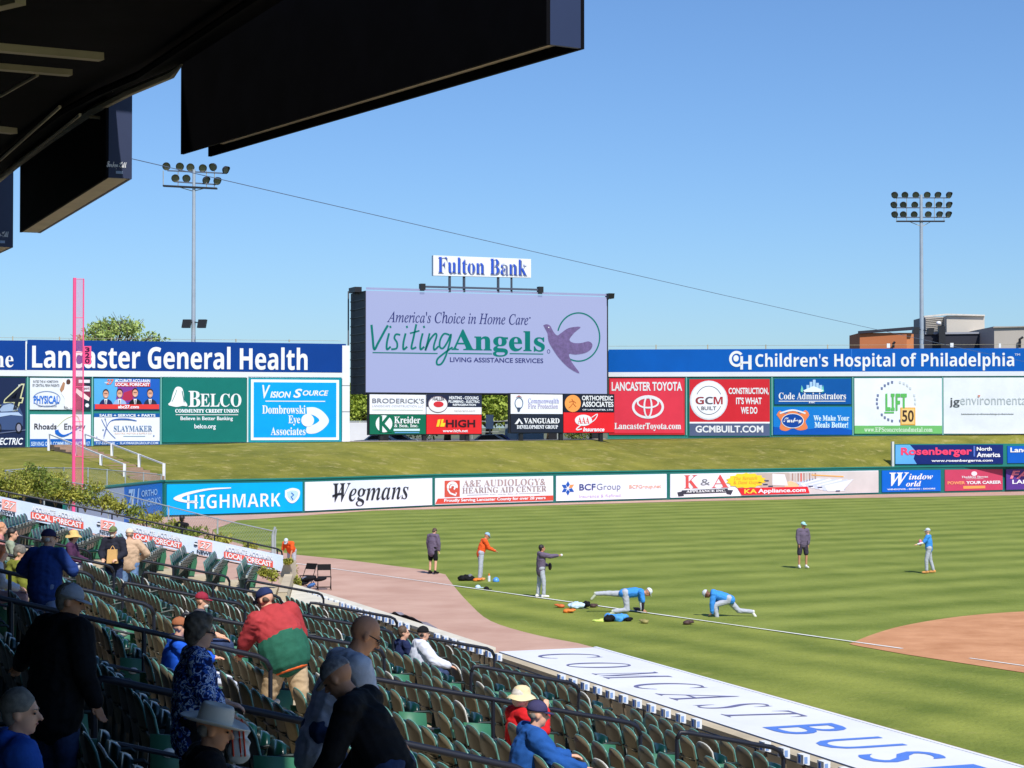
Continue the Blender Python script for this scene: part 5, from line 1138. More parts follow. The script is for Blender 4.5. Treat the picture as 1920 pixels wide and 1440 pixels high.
# ================================================================ seats
M_SG = mat('seat_green', srgb(8, 50, 45), .32, .18, 2.5, bump=.001, bscale=20, coat=.2)
M_SB = mat('seat_back_taupe', srgb(92, 86, 74), .5, .14, 2.0, col2=srgb(68, 66, 58))
M_SE = mat('seat_rim', srgb(92, 142, 132), .28, .35, 4)  # lighter teal, the glossy edge highlight is put into the colour
M_SW = mat('seat_white_rim', srgb(206, 206, 200), .5, .15, 4)  # off-white rim for a few of the backs
M_IRON = mat('seat_standard', srgb(12, 34, 32), .5, .1, 3)
M_PLATE = mat('number_plate', srgb(214, 216, 214), .4, .05, 5)
def backrest_mb(w=.455):
    """curved shell: materials 0 front, 1 rear, 2 rim"""
    mb = MB(); nx, nz = 8, 5; F_, B_ = [], []
    for j in range(nz + 1):
        for i in range(nx + 1):
            u = i / nx * 2 - 1; v = j / nz
            zt_ = .88 - .075 * abs(u) ** 3.2 - .02 * u * u
            z = .40 + (zt_ - .40) * v
            x = u * w / 2 * (1 - .04 * (1 - v)); y = .045 * (1 - u * u) * -1 - .09 * v + .02
            F_.append((x, y, z)); B_.append((x, y - .022, z))
    n = (nx + 1); N = len(F_)
    mb.v = F_ + B_
    for j in range(nz):
        for i in range(nx):
            a = j * n + i; mb.f.append((a, a + 1, a + n + 1, a + n)); mb.mi.append(0)
            mb.f.append((N + a, N + a + n, N + a + n + 1, N + a + 1)); mb.mi.append(1)
    rimv = [(j * n) for j in range(nz + 1)] + [nz * n + i for i in range(1, nx + 1)] + [(j * n + nx) for j in range(nz - 1, -1, -1)]
    for a, b in zip(rimv, rimv[1:]): mb.f.append((a, b, N + b, N + a)); mb.mi.append(2)
    # raised rolled rim along the top edge
    top = [Vector(F_[nz * n + i]) + Vector((0, -.011, .004)) for i in range(nx + 1)]
    side_l = [Vector(F_[j * n]) + Vector((0, -.011, 0)) for j in range(2, nz)]; side_r = [Vector(F_[j * n + nx]) + Vector((0, -.011, 0)) for j in range(nz - 1, 1, -1)]
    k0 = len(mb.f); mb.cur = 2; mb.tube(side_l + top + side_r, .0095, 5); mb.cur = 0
    # horizontal moulded rib on the rear; black strip below stands in for a shadow gap
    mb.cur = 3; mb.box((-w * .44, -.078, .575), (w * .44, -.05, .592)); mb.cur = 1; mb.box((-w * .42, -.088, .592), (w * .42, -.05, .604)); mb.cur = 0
    return mb
def pan_mb(down=False):
    mb = MB()
    if down: pts = [(-.2, .03, .42), (-.21, .40, .445), (-.18, .445, .43), (.18, .445, .43), (.21, .40, .445), (.2, .03, .42)]; off = (0, 0, -.045)
    else: pts = [(-.2, .06, .42), (-.215, .105, .64), (-.16, .115, .72), (0, .118, .73), (.16, .115, .72), (.215, .105, .64), (.2, .06, .42)]; off = (0, .045, -.01)
    mb.prism(pts, off)
    return mb
def arm_mb():
    mb = MB(); mb.cur = 0
    mb.prism([(.235, -.06, .0), (.235, .02, .0), (.235, .04, .40), (.235, .10, .60), (.235, -.03, .62)], (.02, 0, 0))
    mb.tube([(.245, -.06, .60), (.245, .12, .635), (.245, .28, .63), (.245, .31, .60)], .017, 5)
    mb.box((.235, .0, .40), (.255, .06, .6))
    return mb
def tmpl(mb, name, ms):
    me = bpy.data.meshes.new(name); me.from_pydata(mb.v, [], mb.f)
    for m in ms: me.materials.append(m)
    me.polygons.foreach_set('material_index', mb.mi)
    me.polygons.foreach_set('use_smooth', [True] * len(me.polygons)); me.update(); return me
bkm, pnm, pdm, arm = backrest_mb(), pan_mb(), pan_mb(True), arm_mb()
ME_BACK = tmpl(bkm, 'backrest', [M_SG, M_SB, M_SE, M_IRON]); ME_BACKW = tmpl(bkm, 'backrest_white_rim', [M_SG, M_SB, M_SW, M_IRON])
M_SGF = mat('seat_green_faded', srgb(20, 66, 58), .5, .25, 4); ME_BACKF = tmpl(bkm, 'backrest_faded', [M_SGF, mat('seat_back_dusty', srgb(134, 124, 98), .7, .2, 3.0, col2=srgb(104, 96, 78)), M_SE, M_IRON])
ME_PAN = tmpl(pnm, 'seat_pan', [M_SG]); ME_PAND = tmpl(pdm, 'seat_pan_down', [M_SG]); ME_ARM = tmpl(arm, 'armrest', [M_IRON])
endm = MB().prism([(-.27, -.12, 0.02), (-.27, .16, 0.02), (-.27, .24, .40), (-.27, .22, .62), (-.27, -.13, .66)], (.03, 0, 0)); ME_END = tmpl(endm, 'end_panel', [mat('end_panel_green', srgb(52, 112, 84), .5, .1, 2)])
plm = MB(); plm.prism([(-.275 - .001, .02 + .055 * math.cos(a), .50 + .04 * math.sin(a)) for a in [2 * PI * k / 12 for k in range(12)]], (.006, 0, 0)); ME_PLATE = tmpl(plm, 'number_plate', [M_PLATE])
PITCHS = .515
SEC = []; lo = 9.0 if False else 8.9
edges = [(9.0, AISLES[0] - .55)] + [(AISLES[i] + .55, AISLES[i + 1] - .55) for i in range(5)]
seats = []
for si, (a_, b_) in enumerate(edges):
    n = int((b_ - a_) / PITCHS); st0 = a_ + ((b_ - a_) - n * PITCHS) / 2 + PITCHS / 2
    for r_ in range(0, 15):
        s_ = .3 + ROWD * (r_ + 1) - .16
        for i in range(n): seats.append((si, r_, i, n, s_, st0 + i * PITCHS))
for r_ in range(2, 15):
    for i in range(9):
        p = st2w(.3 + ROWD * (r_ + 1) - .16, 48.2) + WV2 * (.25 + i * PITCHS); seats.append((6, r_, i, 9) + w2st(p.x, p.y))
ORD = ['first', 'second', 'third', 'fourth', 'fifth', 'sixth', 'seventh', 'eighth', 'ninth', 'tenth', 'eleventh', 'twelfth', 'thirteenth', 'fourteenth', 'fifteenth']
OCC = []   # (s, t) places taken by spectators: seat pan down
vis = []
for q in seats:
    si, r_, i, n, s_, t_ = q; p = st2w(s_, t_, row_z(r_) + .75 + (RZ if si == 6 else 0)); x, y = proj(p)
    if -90 < x < 2000 and y < 1560 and p.y > 4: vis.append((p.length, q, x, y))
vis.sort(key=lambda v: v[0])
inframe = [v for v in vis if -20 < v[2] < 1940 and v[3] < 1475]
near = set(id(v[1]) for v in inframe[:300])
FACE = PH - PI / 2                                   # local +y faces the field
rs = random.Random(11)
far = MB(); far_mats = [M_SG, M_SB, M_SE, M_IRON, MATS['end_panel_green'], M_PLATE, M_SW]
cf, sf = math.cos(FACE), math.sin(FACE)
SEATG = 'green folding seats of the nearer sections'
def occupied(s_, t_): return any(abs(s_ - a) < .5 and abs(t_ - b) < .3 for a, b in OCC)
def place_seats():
    for v in vis:
        si, r_, i, n, s_, t_ = v[1]; z = row_z(r_) + (RZ if si == 6 else 0); p = st2w(s_, t_, z); FC = FACE - math.radians(15) if si == 6 else FACE
        white_rim = rs.random() < .07; down = occupied(s_, t_) or rs.random() < .03
        if id(v[1]) in near:
            hand = 'nearest section' if si == 0 else ['', 'second section', 'third section', 'fourth section', 'fifth section'][si] if si < 5 else 'far section'
            e_ = thing('stadium_seat', p, 'green seat with taupe back, %s, %s row up, %s from far rail' % (hand, ORD[r_], ORD[n - 1 - i]), 'stadium seat', SEATG, FC + rs.uniform(-.02, .02))
            for me, nm in ((ME_BACKW if white_rim else ME_BACKF if rs.random() < .3 else ME_BACK, 'backrest'), (ME_PAND if down else ME_PAN, 'seat_pan'), (ME_ARM, 'armrest')):
                o = bpy.data.objects.new(nm, me); COL.objects.link(o); o.parent = e_
                if nm != 'armrest': o.rotation_euler = (rs.uniform(-.03, .03), rs.uniform(-.02, .02), rs.uniform(-.03, .03))
            if i == n - 1 or i == 0:
                o = bpy.data.objects.new('end_panel', ME_END); COL.objects.link(o); o.parent = e_
                k = bpy.data.objects.new('number_plate', ME_PLATE); COL.objects.link(k); k.parent = o
                if i == 0: o.location = (.545, 0, 0); k.location = (.04, 0, 0)
        else:
            parts = [(bkm, {0: 0, 1: 1, 2: 6 if white_rim else 2, 3: 3}), (pdm if down else pnm, {0: 0}), (arm, {0: 3})]
            if i == n - 1: parts += [(endm, {0: 4}), (plm, {0: 5})]
            ja = FC + rs.uniform(-.02, .02); c_, s2 = math.cos(ja), math.sin(ja)
            for mb, mm in parts:
                o = len(far.v); far.v += [(p.x + x * c_ - y * s2, p.y + x * s2 + y * c_, p.z + zz) for x, y, zz in mb.v]
                far.f += [tuple(k + o for k in f) for f in mb.f]; far.mi += [mm[k] for k in mb.mi]
    mk('distant_seat_rows', far, far_mats, smooth=False, label='rows of green folding seats with taupe backs in the farther sections', cat='stadium seats', kind='stuff')

# handrails down the aisles
def handrail(t_, s_hi, s_lo, label, mid=True):
    zf = lambda s: slope_z(s) + .98
    r = thing('handrail', st2w(s_lo, t_, floor_z(s_lo)), label, 'handrail', 'black handrails in the aisles')
    n = max(1, round((s_hi - s_lo) / 1.7)); ss = [s_lo + (s_hi - s_lo) * k / n for k in range(n + 1)]
    P = [st2w(s_hi, t_, zf(s_hi) - .10), st2w(s_hi - .05, t_, zf(s_hi) - .02), st2w(s_hi - .15, t_, zf(s_hi - .15))] + [st2w(s, t_, zf(s)) for s in reversed(ss[1:-1])] + [st2w(s_lo + .15, t_, zf(s_lo + .15)), st2w(s_lo + .05, t_, zf(s_lo) - .02), st2w(s_lo, t_, zf(s_lo) - .12)]
    mk('top_rail', MB().tube(P, .031, 8), M_RAIL, r, smooth=True)
    if mid: mk('mid_rail', MB().tube([st2w(s_hi, t_, zf(s_hi) - .48), st2w(s_lo, t_, zf(s_lo) - .48)], .022, 6), M_RAIL, r)
    for k, s in enumerate(ss): mk('post', MB().tube([st2w(s, t_, floor_z(s) - .02), st2w(s, t_, zf(s) - (.1 if k in (0, n) else .01))], .028, 6), M_RAIL, r)
HR = [(15.0, 11.0, 7.4), (22.0, 12.4, 8.0), (22.0, 7.2, 3.3), (22.0, 2.8, 1.3), (28.2, 12.4, 8.3), (28.2, 7.9, 4.8), (28.2, 3.4, 1.6), (34.4, 12.0, 8.3), (34.4, 7.8, 5.6), (34.4, 5.0, 2.8), (34.4, 2.3, .8), (40.8, 11.0, 7.0), (40.8, 6.4, 3.4), (40.8, 2.8, .8), (47.2, 10.0, 6.6), (47.2, 6.0, 3.2), (47.2, 2.8, .8), (12.3, 13.2, 11.3)]
HN = {15.0: 'nearest', 22.0: 'second', 28.2: 'third', 34.4: 'fourth', 40.8: 'fifth', 47.2: 'farthest', 12.3: 'lower left'}
for t_, a_, b_ in HR:
    if t_ == 12.3: continue
    pos = 'upper' if a_ > 9 else 'lowest' if a_ < 3.5 else 'middle' if not (t_ == 34.4 and a_ < 6) else 'second lowest'
    handrail(t_, a_, b_, 'black steel handrail in the %s aisle, %s length' % (HN[t_], pos))

# small boxes standing along the rail in front of the first row
M_BOXW = mat('box_white', (.74, .76, .78), .5, .05, 4); M_BOXB = paint((60, 110, 200))
fr = thing('front_rail', st2w(.28, 26, .7), 'thin black double rail in front of the first seat row', 'railing')
for z in (.98, .74): mk('rail', MB().tube([st2w(.3, 13, z), st2w(.3, 52, z)], .012, 5), M_RAIL, fr)
for k in range(21): mk('post', MB().tube([st2w(.3, 13 + k * 1.95, .36), st2w(.3, 13 + k * 1.95, 1.0)], .014, 5), M_RAIL, fr)
nb = 0
TENS = {2: 'twenty', 3: 'thirty', 4: 'forty', 5: 'fifty'}
def ordw(k):
    k += 1
    if k <= 15: return ORD[k - 1]
    if k < 20: return {16: 'sixteenth', 17: 'seventeenth', 18: 'eighteenth', 19: 'nineteenth'}[k]
    return (TENS[k // 10][:-1] + 'ieth') if k % 10 == 0 else TENS[k // 10] + '-' + ORD[k % 10 - 1]
for si, (a_, b_) in enumerate(edges):
    if si < 2: 
        continue
    n = int((b_ - a_) / PITCHS)
for (px, py) in [(1040, 1268), (1116, 1276), (1198, 1284), (1275, 1292), (1362, 1301), (1050, 0)][:0]: pass
slots = [t for t in np.arange(17.2, 51, .56)]
rb = random.Random(3)
for k, t_ in enumerate(slots):
    if 24.6 < t_ < 26.4 or 33.2 < t_ < 35.4 or 40 < t_ < 41.6 or rb.random() < .06: continue
    c = st2w(.26, t_, 1.04); x, y = proj(c)
    if x > 1925 or y > 1450: continue
    w = WV * .09; nn = NV * .05
    r = thing('drink_box', c - Vector((0, 0, .1)), 'small white box with blue face on the front rail, %s counting from the nearest' % ordw(nb), 'box', 'small white boxes along the front rail')
    mk('box', MB().obox(c, w, nn, (0, 0, .07)), M_BOXW, r)
    mk('face', MB().obox(c - NV * .053 + WV * .02, w * .32, NV * .002, (0, 0, .05)), M_BOXB, r)
    mk('face', MB().obox(c - WV * .092 - NV * .012, WV * .001, nn * .5, (0, 0, .045)), paint((126, 156, 204)), r)
    mk('bracket', MB().bar(c - Vector((0, 0, .07)), st2w(.2, t_, .62), .05, .03), mat('bracket_brown', srgb(92, 80, 64), .7), r)
    nb += 1
# ================================================================ people
M_SKIN = mat('skin', srgb(222, 170, 142), .55, .06, 9, spec=.3); M_SKINT = mat('skin_tan', srgb(196, 140, 108), .55, .06, 9, spec=.3); M_SKIND = mat('skin_dark', srgb(120, 82, 62), .55, .06, 9)
M_EYE = mat('eye_dark', (.02, .016, .014), .3); M_GLASS = mat('spectacle_frame', (.012, .012, .014), .35)
def cloth(name, c, var=.12, c2=None, sc_=14, rough=.85): return mat('cloth_' + name, srgb(c), rough, var, sc_, col2=srgb(c2) if c2 else None, bump=.002, bscale=90, spec=.2)
def nrm(v): return Vector(v).normalized()
def evalmesh(name, mb, vox, m, parent, smooth_it=3, fold=0, seed=0, **kw):
    me = bpy.data.meshes.new(name); me.from_pydata(mb.v, [], mb.f); me.update()
    o = bpy.data.objects.new(name, me)
    r = o.modifiers.new('r', 'REMESH'); r.mode = 'VOXEL'; r.voxel_size = vox; r.use_smooth_shade = True
    if smooth_it:
        s = o.modifiers.new('s', 'SMOOTH'); s.factor = .5; s.iterations = smooth_it
    nm = evaluated_mesh(o)
    bpy.data.objects.remove(o); bpy.data.meshes.remove(me); nm.name = name
    n = len(nm.vertices)
    if fold and n:
        co = np.empty(n * 3); no = np.empty(n * 3); nm.vertices.foreach_get('co', co); nm.vertices.foreach_get('normal', no)
        co = co.reshape(-1, 3); no = no.reshape(-1, 3); d = np.empty(n)
        sv = Vector((seed * 3.1, seed, 0))
        for i in range(n):
            p = Vector(co[i]); q = Vector((p.x * 6, p.y * 6, p.z * 11)) + sv + noise.noise_vector(p * 3.2) * 1.6
            k = noise.noise(q); d[i] = (1 - abs(k) * 2.4) * .6 + noise.noise(q * 2.3) * .4
        co += no * (d * fold)[:, None]
        nm.vertices.foreach_set('co', co.ravel())
    nm.materials.clear(); nm.materials.append(m)
    nm.polygons.foreach_set('use_smooth', [True] * len(nm.polygons)); nm.update()
    o = bpy.data.objects.new(name, nm); COL.objects.link(o); o.parent = parent
    setp(o, **kw); return o

PERSONS = []
def person(label, px, ptop, face, pose, wear, stand=None, Y=None, gz=None, vox=.014, h=1.78, group=None, scale=None, seat=False, occ=False):
    """px, ptop: where the crown of the head is; stand 'bowl' puts the feet on the terrace; gz: feet on the field at height gz (px, ptop are then the feet)"""
    P = dict(torso=(0, .05, 1), sh=(1, 0, 0), hipv=(1, 0, 0), look=(0, 1, 0), neck=None, aL=((-.25, 0, -1), (-.1, .25, -1)), aR=((.25, 0, -1), (.1, .25, -1)),
             lL=((-.06, .02, -1), (0, -.03, -1)), lR=((.06, .02, -1), (0, -.03, -1)), fL=(-.15, 1, 0), fR=(.15, 1, 0), pz=None, belly=0, bulk=1.0, head=1.0, hands=(0, 0))
    P.update(pose); W = dict(skin=M_SKIN, shirt=None, sleeve='long', pants=None, leg='long', shoe=BLACK, hair=None, hairstyle='short', cap=None, brim=None, extra=None, loose=0.012, collar=None, glasses=False, beard=None, hood=None)
    W.update(wear)
    T_ = nrm(P['torso']); SH = nrm(P['sh']); SH = (SH - T_ * SH.dot(T_)).normalized(); FW = T_.cross(SH) * -1
    if FW.dot(Vector(P['look'])) < -.2 and not P.get('twist'): pass
    FW = SH.cross(T_) * -1 if SH.cross(T_).y < 0 else SH.cross(T_)
    HV = nrm(P['hipv']); b = P['bulk']
    pel = Vector((0, 0, 0)); hip = {-1: pel - HV * .09 - Vector((0, 0, .03)), 1: pel + HV * .09 - Vector((0, 0, .03))}
    kn, an, foot = {}, {}, {}
    for s, k, fk in ((-1, 'lL', 'fL'), (1, 'lR', 'fR')):
        th, sn = P[k]; kn[s] = hip[s] + nrm(th) * .43; an[s] = kn[s] + nrm(sn) * .42
        fd = Vector(P[fk]); fd = nrm(fd); foot[s] = (an[s] + Vector((0, 0, -.045)) - fd * .05, an[s] + fd * .16 + Vector((0, 0, -.055)), fd)
    low = min(min(an[s].z, foot[s][1].z + .03) for s in (-1, 1)); base = P['pz'] if P['pz'] is not None else -(low - .085)
    chest = pel + T_ * .30; nb = pel + T_ * .50
    shp = {-1: pel + T_ * .455 - SH * .175 * (.5 + .5 * b), 1: pel + T_ * .455 + SH * .175 * (.5 + .5 * b)}
    el, wr, hd = {}, {}, {}
    for s, k in ((-1, 'aL'), (1, 'aR')):
        u, f = P[k]; el[s] = shp[s] + nrm(u) * .285; wr[s] = el[s] + nrm(f) * .25; hd[s] = nrm(P['hd' + 'LxR'[s + 1]]) if ('hd' + 'LxR'[s + 1]) in P else nrm(f)
    LK = nrm(P['look']); NK = nrm(P['neck']) if P['neck'] else (T_ * .7 + Vector((0, 0, .5)) + LK * .12).normalized()
    hs = P['head']; HC = nb + NK * .155 * (.6 + .4 * hs) + LK * .015
    UP = NK - LK * NK.dot(LK)
    UP = (Vector((0, 0, 1)) * .6 + NK * .4); UP = (UP - LK * UP.dot(LK)).normalized(); RT = LK.cross(UP).normalized()
    topl = HC.z + (.125 * UP.z + .02) * hs + (.02 if W['cap'] else 0)
    # ---- place
    H0 = h / 1.78
    ztop_l = topl + base
    if gz is not None:
        g = gnd(px, ptop, gz); loc = Vector((g.x, g.y, gz)); sc_ = H0 if scale is None else scale
        feet_mid = (an[-1] + an[1]) / 2 if P['pz'] is None else Vector((0, 0, 0))
    else:
        best = None
        rf = math.radians(face); hx = HC.x * math.cos(rf) - HC.y * math.sin(rf); hy = HC.x * math.sin(rf) + HC.y * math.cos(rf)
        if Y is None:
            y = 7.5
            while y < 60:
                q = at(px, ptop, y); bx, by = q.x - hx * H0, q.y - hy * H0
                s_, t_ = w2st(bx, by); fz = slope_z(max(.72, s_))
                e_ = abs(q.z - (fz + ztop_l * H0))
                if best is None or e_ < best[0]: best = (e_, y)
                y += .02
            Y = best[1]
        q = at(px, ptop, Y); bx, by = q.x - hx * H0, q.y - hy * H0
        s_, t_ = w2st(bx, by); fz = floor_z(s_)
        sc_ = max(.85, min(1.15, (q.z - fz) / ztop_l)) if scale is None else scale
        loc = Vector((q.x - hx * sc_, q.y - hy * sc_, fz))
        print('PERSON', label[:40], 'Y %.1f s %.1f t %.1f scale %.2f' % (Y, s_, t_, sc_))
        if occ or seat: OCC.append((.3 + ROWD * (row_of(s_) + 1) - .16, t_))
        if seat:      # sit on the seat of this row
            sx = .3 + ROWD * (row_of(s_) + 1) - .16 - .22; loc = st2w(sx, t_, fz)
    r = thing('person', loc, label, 'person', group, math.radians(face)); r.scale = (sc_,) * 3
    O_ = Vector((0, 0, base))
    tr = lambda v: v + O_
    if gz is not None:
        off = Vector(((an[-1].x + an[1].x) / 2, (an[-1].y + an[1].y) / 2, 0)) if P['pz'] is None else Vector((0, 0, 0)); O_ = O_ - off
    def shift(mb): mb.v = [(v[0] + O_.x, v[1] + O_.y, v[2] + O_.z) for v in mb.v]; return mb
    # ---- body
    B = MB(); hv = vox < .011
    B.cap(pel - T_ * .02, chest, .125 * b, .13 * b, SH, 1.15, .8); B.cap(chest, nb - T_ * .07, .13 * b, .09 * b, SH, 1.25, .8)
    B.cap(shp[-1], shp[1], .055, .055); B.cap(nb - T_ * .06, HC - UP * .05, .058 * hs, .055 * hs)
    for s in (-1, 1):
        B.cap(shp[s], el[s], .050 * b, .040 * b); B.cap(el[s], wr[s], .040, .027)
        B.cap(hip[s], kn[s], .085 * b, .056); B.cap(kn[s], an[s], .056, .038); B.cap(foot[s][0], foot[s][1], .038, .032)
        # hand: palm, four bent fingers, thumb
        f = hd[s]; w = wr[s]; ax = f.cross(Vector((0, 0, 1))); ax = ax.normalized() if ax.length > .2 else Vector((1, 0, 0)); pn = ax.cross(f).normalized()
        if abs(f.z) > .75: ax, pn = FW, FW.cross(f).normalized() * s
        B.cap(w, w + f * .08, .026, .034, ax, 1.15, .55)
        if P['hands'] != 'fist':
            for i, (o, L1) in enumerate(((-.032, .034), (-.011, .040), (.011, .038), (.031, .030))):
                k0 = w + f * .092 + ax * o; k1 = k0 + (f * .9 - pn * .25).normalized() * L1; k2 = k1 + (f * .6 - pn * .7).normalized() * L1 * .8
                B.cap(k0 - f * .02, k1, .0100, .0092, n=8); B.cap(k1, k2, .0092, .008, n=8)
            t0 = w + f * .025 - ax * .028; t1 = t0 + (f * .7 - ax * .6 - pn * .3).normalized() * .045; B.cap(t0, t1, .013, .011, n=8); B.cap(t1, t1 + (f * .9 - ax * .1 - pn * .3).normalized() * .03, .011, .009, n=8)
        else: B.ell(w + f * .085, f * .045, ax * .042, pn * .035)
    E = lambda c, r_, u, f_: B.ell(c, RT * r_ * hs, LK * f_ * hs, UP * u * hs, 16, 10)
    c = HC
    E(c + UP * .028 * hs - LK * .012 * hs, .077, .090, .096); E(c - UP * .04 * hs + LK * .022 * hs, .060, .085, .070)
    B.cap(c - UP * .088 * hs + LK * .062 * hs, c - UP * .078 * hs + LK * .05 * hs, .026 * hs, .03 * hs)
    B.cap(c + UP * .012 * hs + LK * .088 * hs, c - UP * .022 * hs + LK * .112 * hs, .010 * hs, .016 * hs, n=8)
    B.cap(c + UP * .026 * hs + LK * .076 * hs - RT * .035 * hs, c + UP * .026 * hs + LK * .076 * hs + RT * .035 * hs, .014 * hs, .014 * hs, n=8)
    B.cap(c - UP * .052 * hs + LK * .086 * hs - RT * .018 * hs, c - UP * .052 * hs + LK * .086 * hs + RT * .018 * hs, .009 * hs, .009 * hs, n=8)
    for s in (-1, 1): B.ell(c + RT * .076 * s * hs - LK * .008 * hs - UP * .008 * hs, RT * .012 * hs, LK * .021 * hs, UP * .033 * hs, 10, 6)
    evalmesh('body', shift(B), vox, W['skin'], r, 2)
    mb = MB()
    for s in (-1, 1): mb.ell(c + RT * .031 * s * hs + UP * .006 * hs + LK * .082 * hs, RT * .012 * hs, LK * .008 * hs, UP * .007 * hs, 8, 6)
    mk('eyes', shift(mb), M_EYE, r, True, local=True)
    if vox < .013:
        mb = MB()
        for s in (-1, 1): mb.tube([c + RT * x_ * s * hs + UP * (.026 + .004 * math.sin(i_)) * hs + LK * y_ * hs for i_, (x_, y_) in enumerate(((.016, .092), (.032, .088), (.046, .078)))], [.003, .0035, .002], 5)
        mk('eyebrows', shift(mb), W['hair'] or M_GREYH, r, local=True)
        mb = MB().ell(c - UP * .052 * hs + LK * .093 * hs, RT * .024 * hs, LK * .007 * hs, UP * .0055 * hs, 10, 5); mk('lips', shift(mb), mat('lips', srgb(176, 104, 92), .5), r, True, local=True)
    L = W['loose']
    if W['shirt']:
        S = MB(); S.cap(pel - T_ * W.get('hem', .03), chest, (.135 + L) * b, (.14 + L) * b, SH, 1.18, .88); S.cap(chest, nb - T_ * .075, (.14 + L) * b, (.095 + L) * b, SH, 1.22, .85)
        if P['belly']: S.ell(pel + T_ * .12 + FW * .07, SH * .16 * b, FW * (.11 + P['belly']), T_ * .17)
        S.cap(shp[-1] - T_ * .005, shp[1] - T_ * .005, .066 + L, .066 + L, n=16)
        S.cap(nb - T_ * .09, nb - T_ * .005 + LK * .004, .095, .064)
        for s in (-1, 1):
            if W['sleeve'] == 'none': continue
            e0 = el[s] if W['sleeve'] == 'long' else shp[s].lerp(el[s], .85)
            S.cap(shp[s], e0, (.062 + L) * (.6 + .4 * b), (.050 + L)); 
            if W['sleeve'] == 'long': S.cap(el[s], el[s].lerp(wr[s], .95), .050 + L * .9, .036 + L * .6)
        if W['hood']: S.cap(nb - FW * .06 - SH * .07, nb - FW * .06 + SH * .07, .06, .06); S.ell(nb - FW * .075 - T_ * .03, SH * .11, FW * .06, T_ * .09)
        evalmesh('shirt' if L < .02 else 'jacket', shift(S), vox, W['shirt'], r, 4, fold=.012 if vox < .013 else .013, seed=len(PERSONS))
        if W['extra']: W['extra'](r, dict(pel=pel, chest=chest, nb=nb, T=T_, SH=SH, FW=FW, shp=shp, el=el, wr=wr, hd=hd, kn=kn, an=an, hip=hip, HC=HC, LK=LK, UP=UP, RT=RT, b=b, L=L), shift, vox)
    if W['pants']:
        Q = MB(); Q.cap(hip[-1] + Vector((0, 0, .05)), hip[1] + Vector((0, 0, .05)), .118 * b, .118 * b); Q.cap(pel, pel + T_ * .08, .128 * b, .124 * b, SH, 1.15, .85)
        for s in (-1, 1):
            if W['leg'] == 'long': Q.cap(hip[s], kn[s], .104 * b, .074); Q.cap(kn[s], an[s] + (kn[s] - an[s]).normalized() * .03, .074, .060)
            else: Q.cap(hip[s], kn[s].lerp(hip[s], .12), .108 * b, .092)
        evalmesh('trousers' if W['leg'] == 'long' else 'shorts', shift(Q), vox, W['pants'], r, 4, fold=.010, seed=3 + len(PERSONS))
    for s in (-1, 1):
        S = MB(); f0, f1, fd = foot[s]; S.cap(f0 + Vector((0, 0, .0)), f1 - fd * .01, .047, .042, Vector((0, 0, 1)).cross(fd) if abs(fd.z) < .8 else None, 1, 1); S.cap(an[s] + Vector((0, 0, .01)), f0, .05, .045)
        evalmesh('shoe', shift(S), max(vox, .012), W['shoe'], r, 2)
    if W['hair']:
        Hh = MB(); st = W['hairstyle']
        if st == 'short': Hh.ell(c + UP * .038 * hs - LK * .024 * hs, RT * .086 * hs, LK * .094 * hs, UP * .098 * hs, 16, 10, top=1, bot=-.25); Hh.ell(c - LK * .05 * hs - UP * .005 * hs, RT * .074 * hs, LK * .052 * hs, UP * .075 * hs)
        elif st == 'fringe': Hh.cap(c - LK * .052 * hs - UP * .012 * hs - RT * .048 * hs, c - LK * .052 * hs - UP * .012 * hs + RT * .048 * hs, .034 * hs, .034 * hs)
        elif st == 'bob': Hh.ell(c + UP * .036 * hs - LK * .026 * hs, RT * .100 * hs, LK * .102 * hs, UP * .106 * hs, 16, 10, top=1, bot=-.3); Hh.ell(c - LK * .045 * hs - UP * .02 * hs, RT * .092 * hs, LK * .068 * hs, UP * .095 * hs); [Hh.cap(c + RT * .078 * s * hs + UP * .03 * hs + LK * .02 * hs, c + RT * .078 * s * hs - UP * .03 * hs - LK * .01 * hs, .028 * hs, .026 * hs) for s in (-1, 1)]; Hh.cap(c + UP * .105 * hs + LK * .035 * hs - RT * .04 * hs, c + UP * .10 * hs + LK * .04 * hs + RT * .045 * hs, .03 * hs, .028 * hs)
        evalmesh('hair', shift(Hh), min(vox, .012), W['hair'], r, 1, fold=.003 if W['cap'] else .012, seed=9)
    if W['beard']:
        Hh = MB(); Hh.ell(c - UP * .072 * hs + LK * .052 * hs, RT * .052 * hs, LK * .058 * hs, UP * .045 * hs); evalmesh('beard', shift(Hh), min(vox, .012), W['beard'], r, 1)
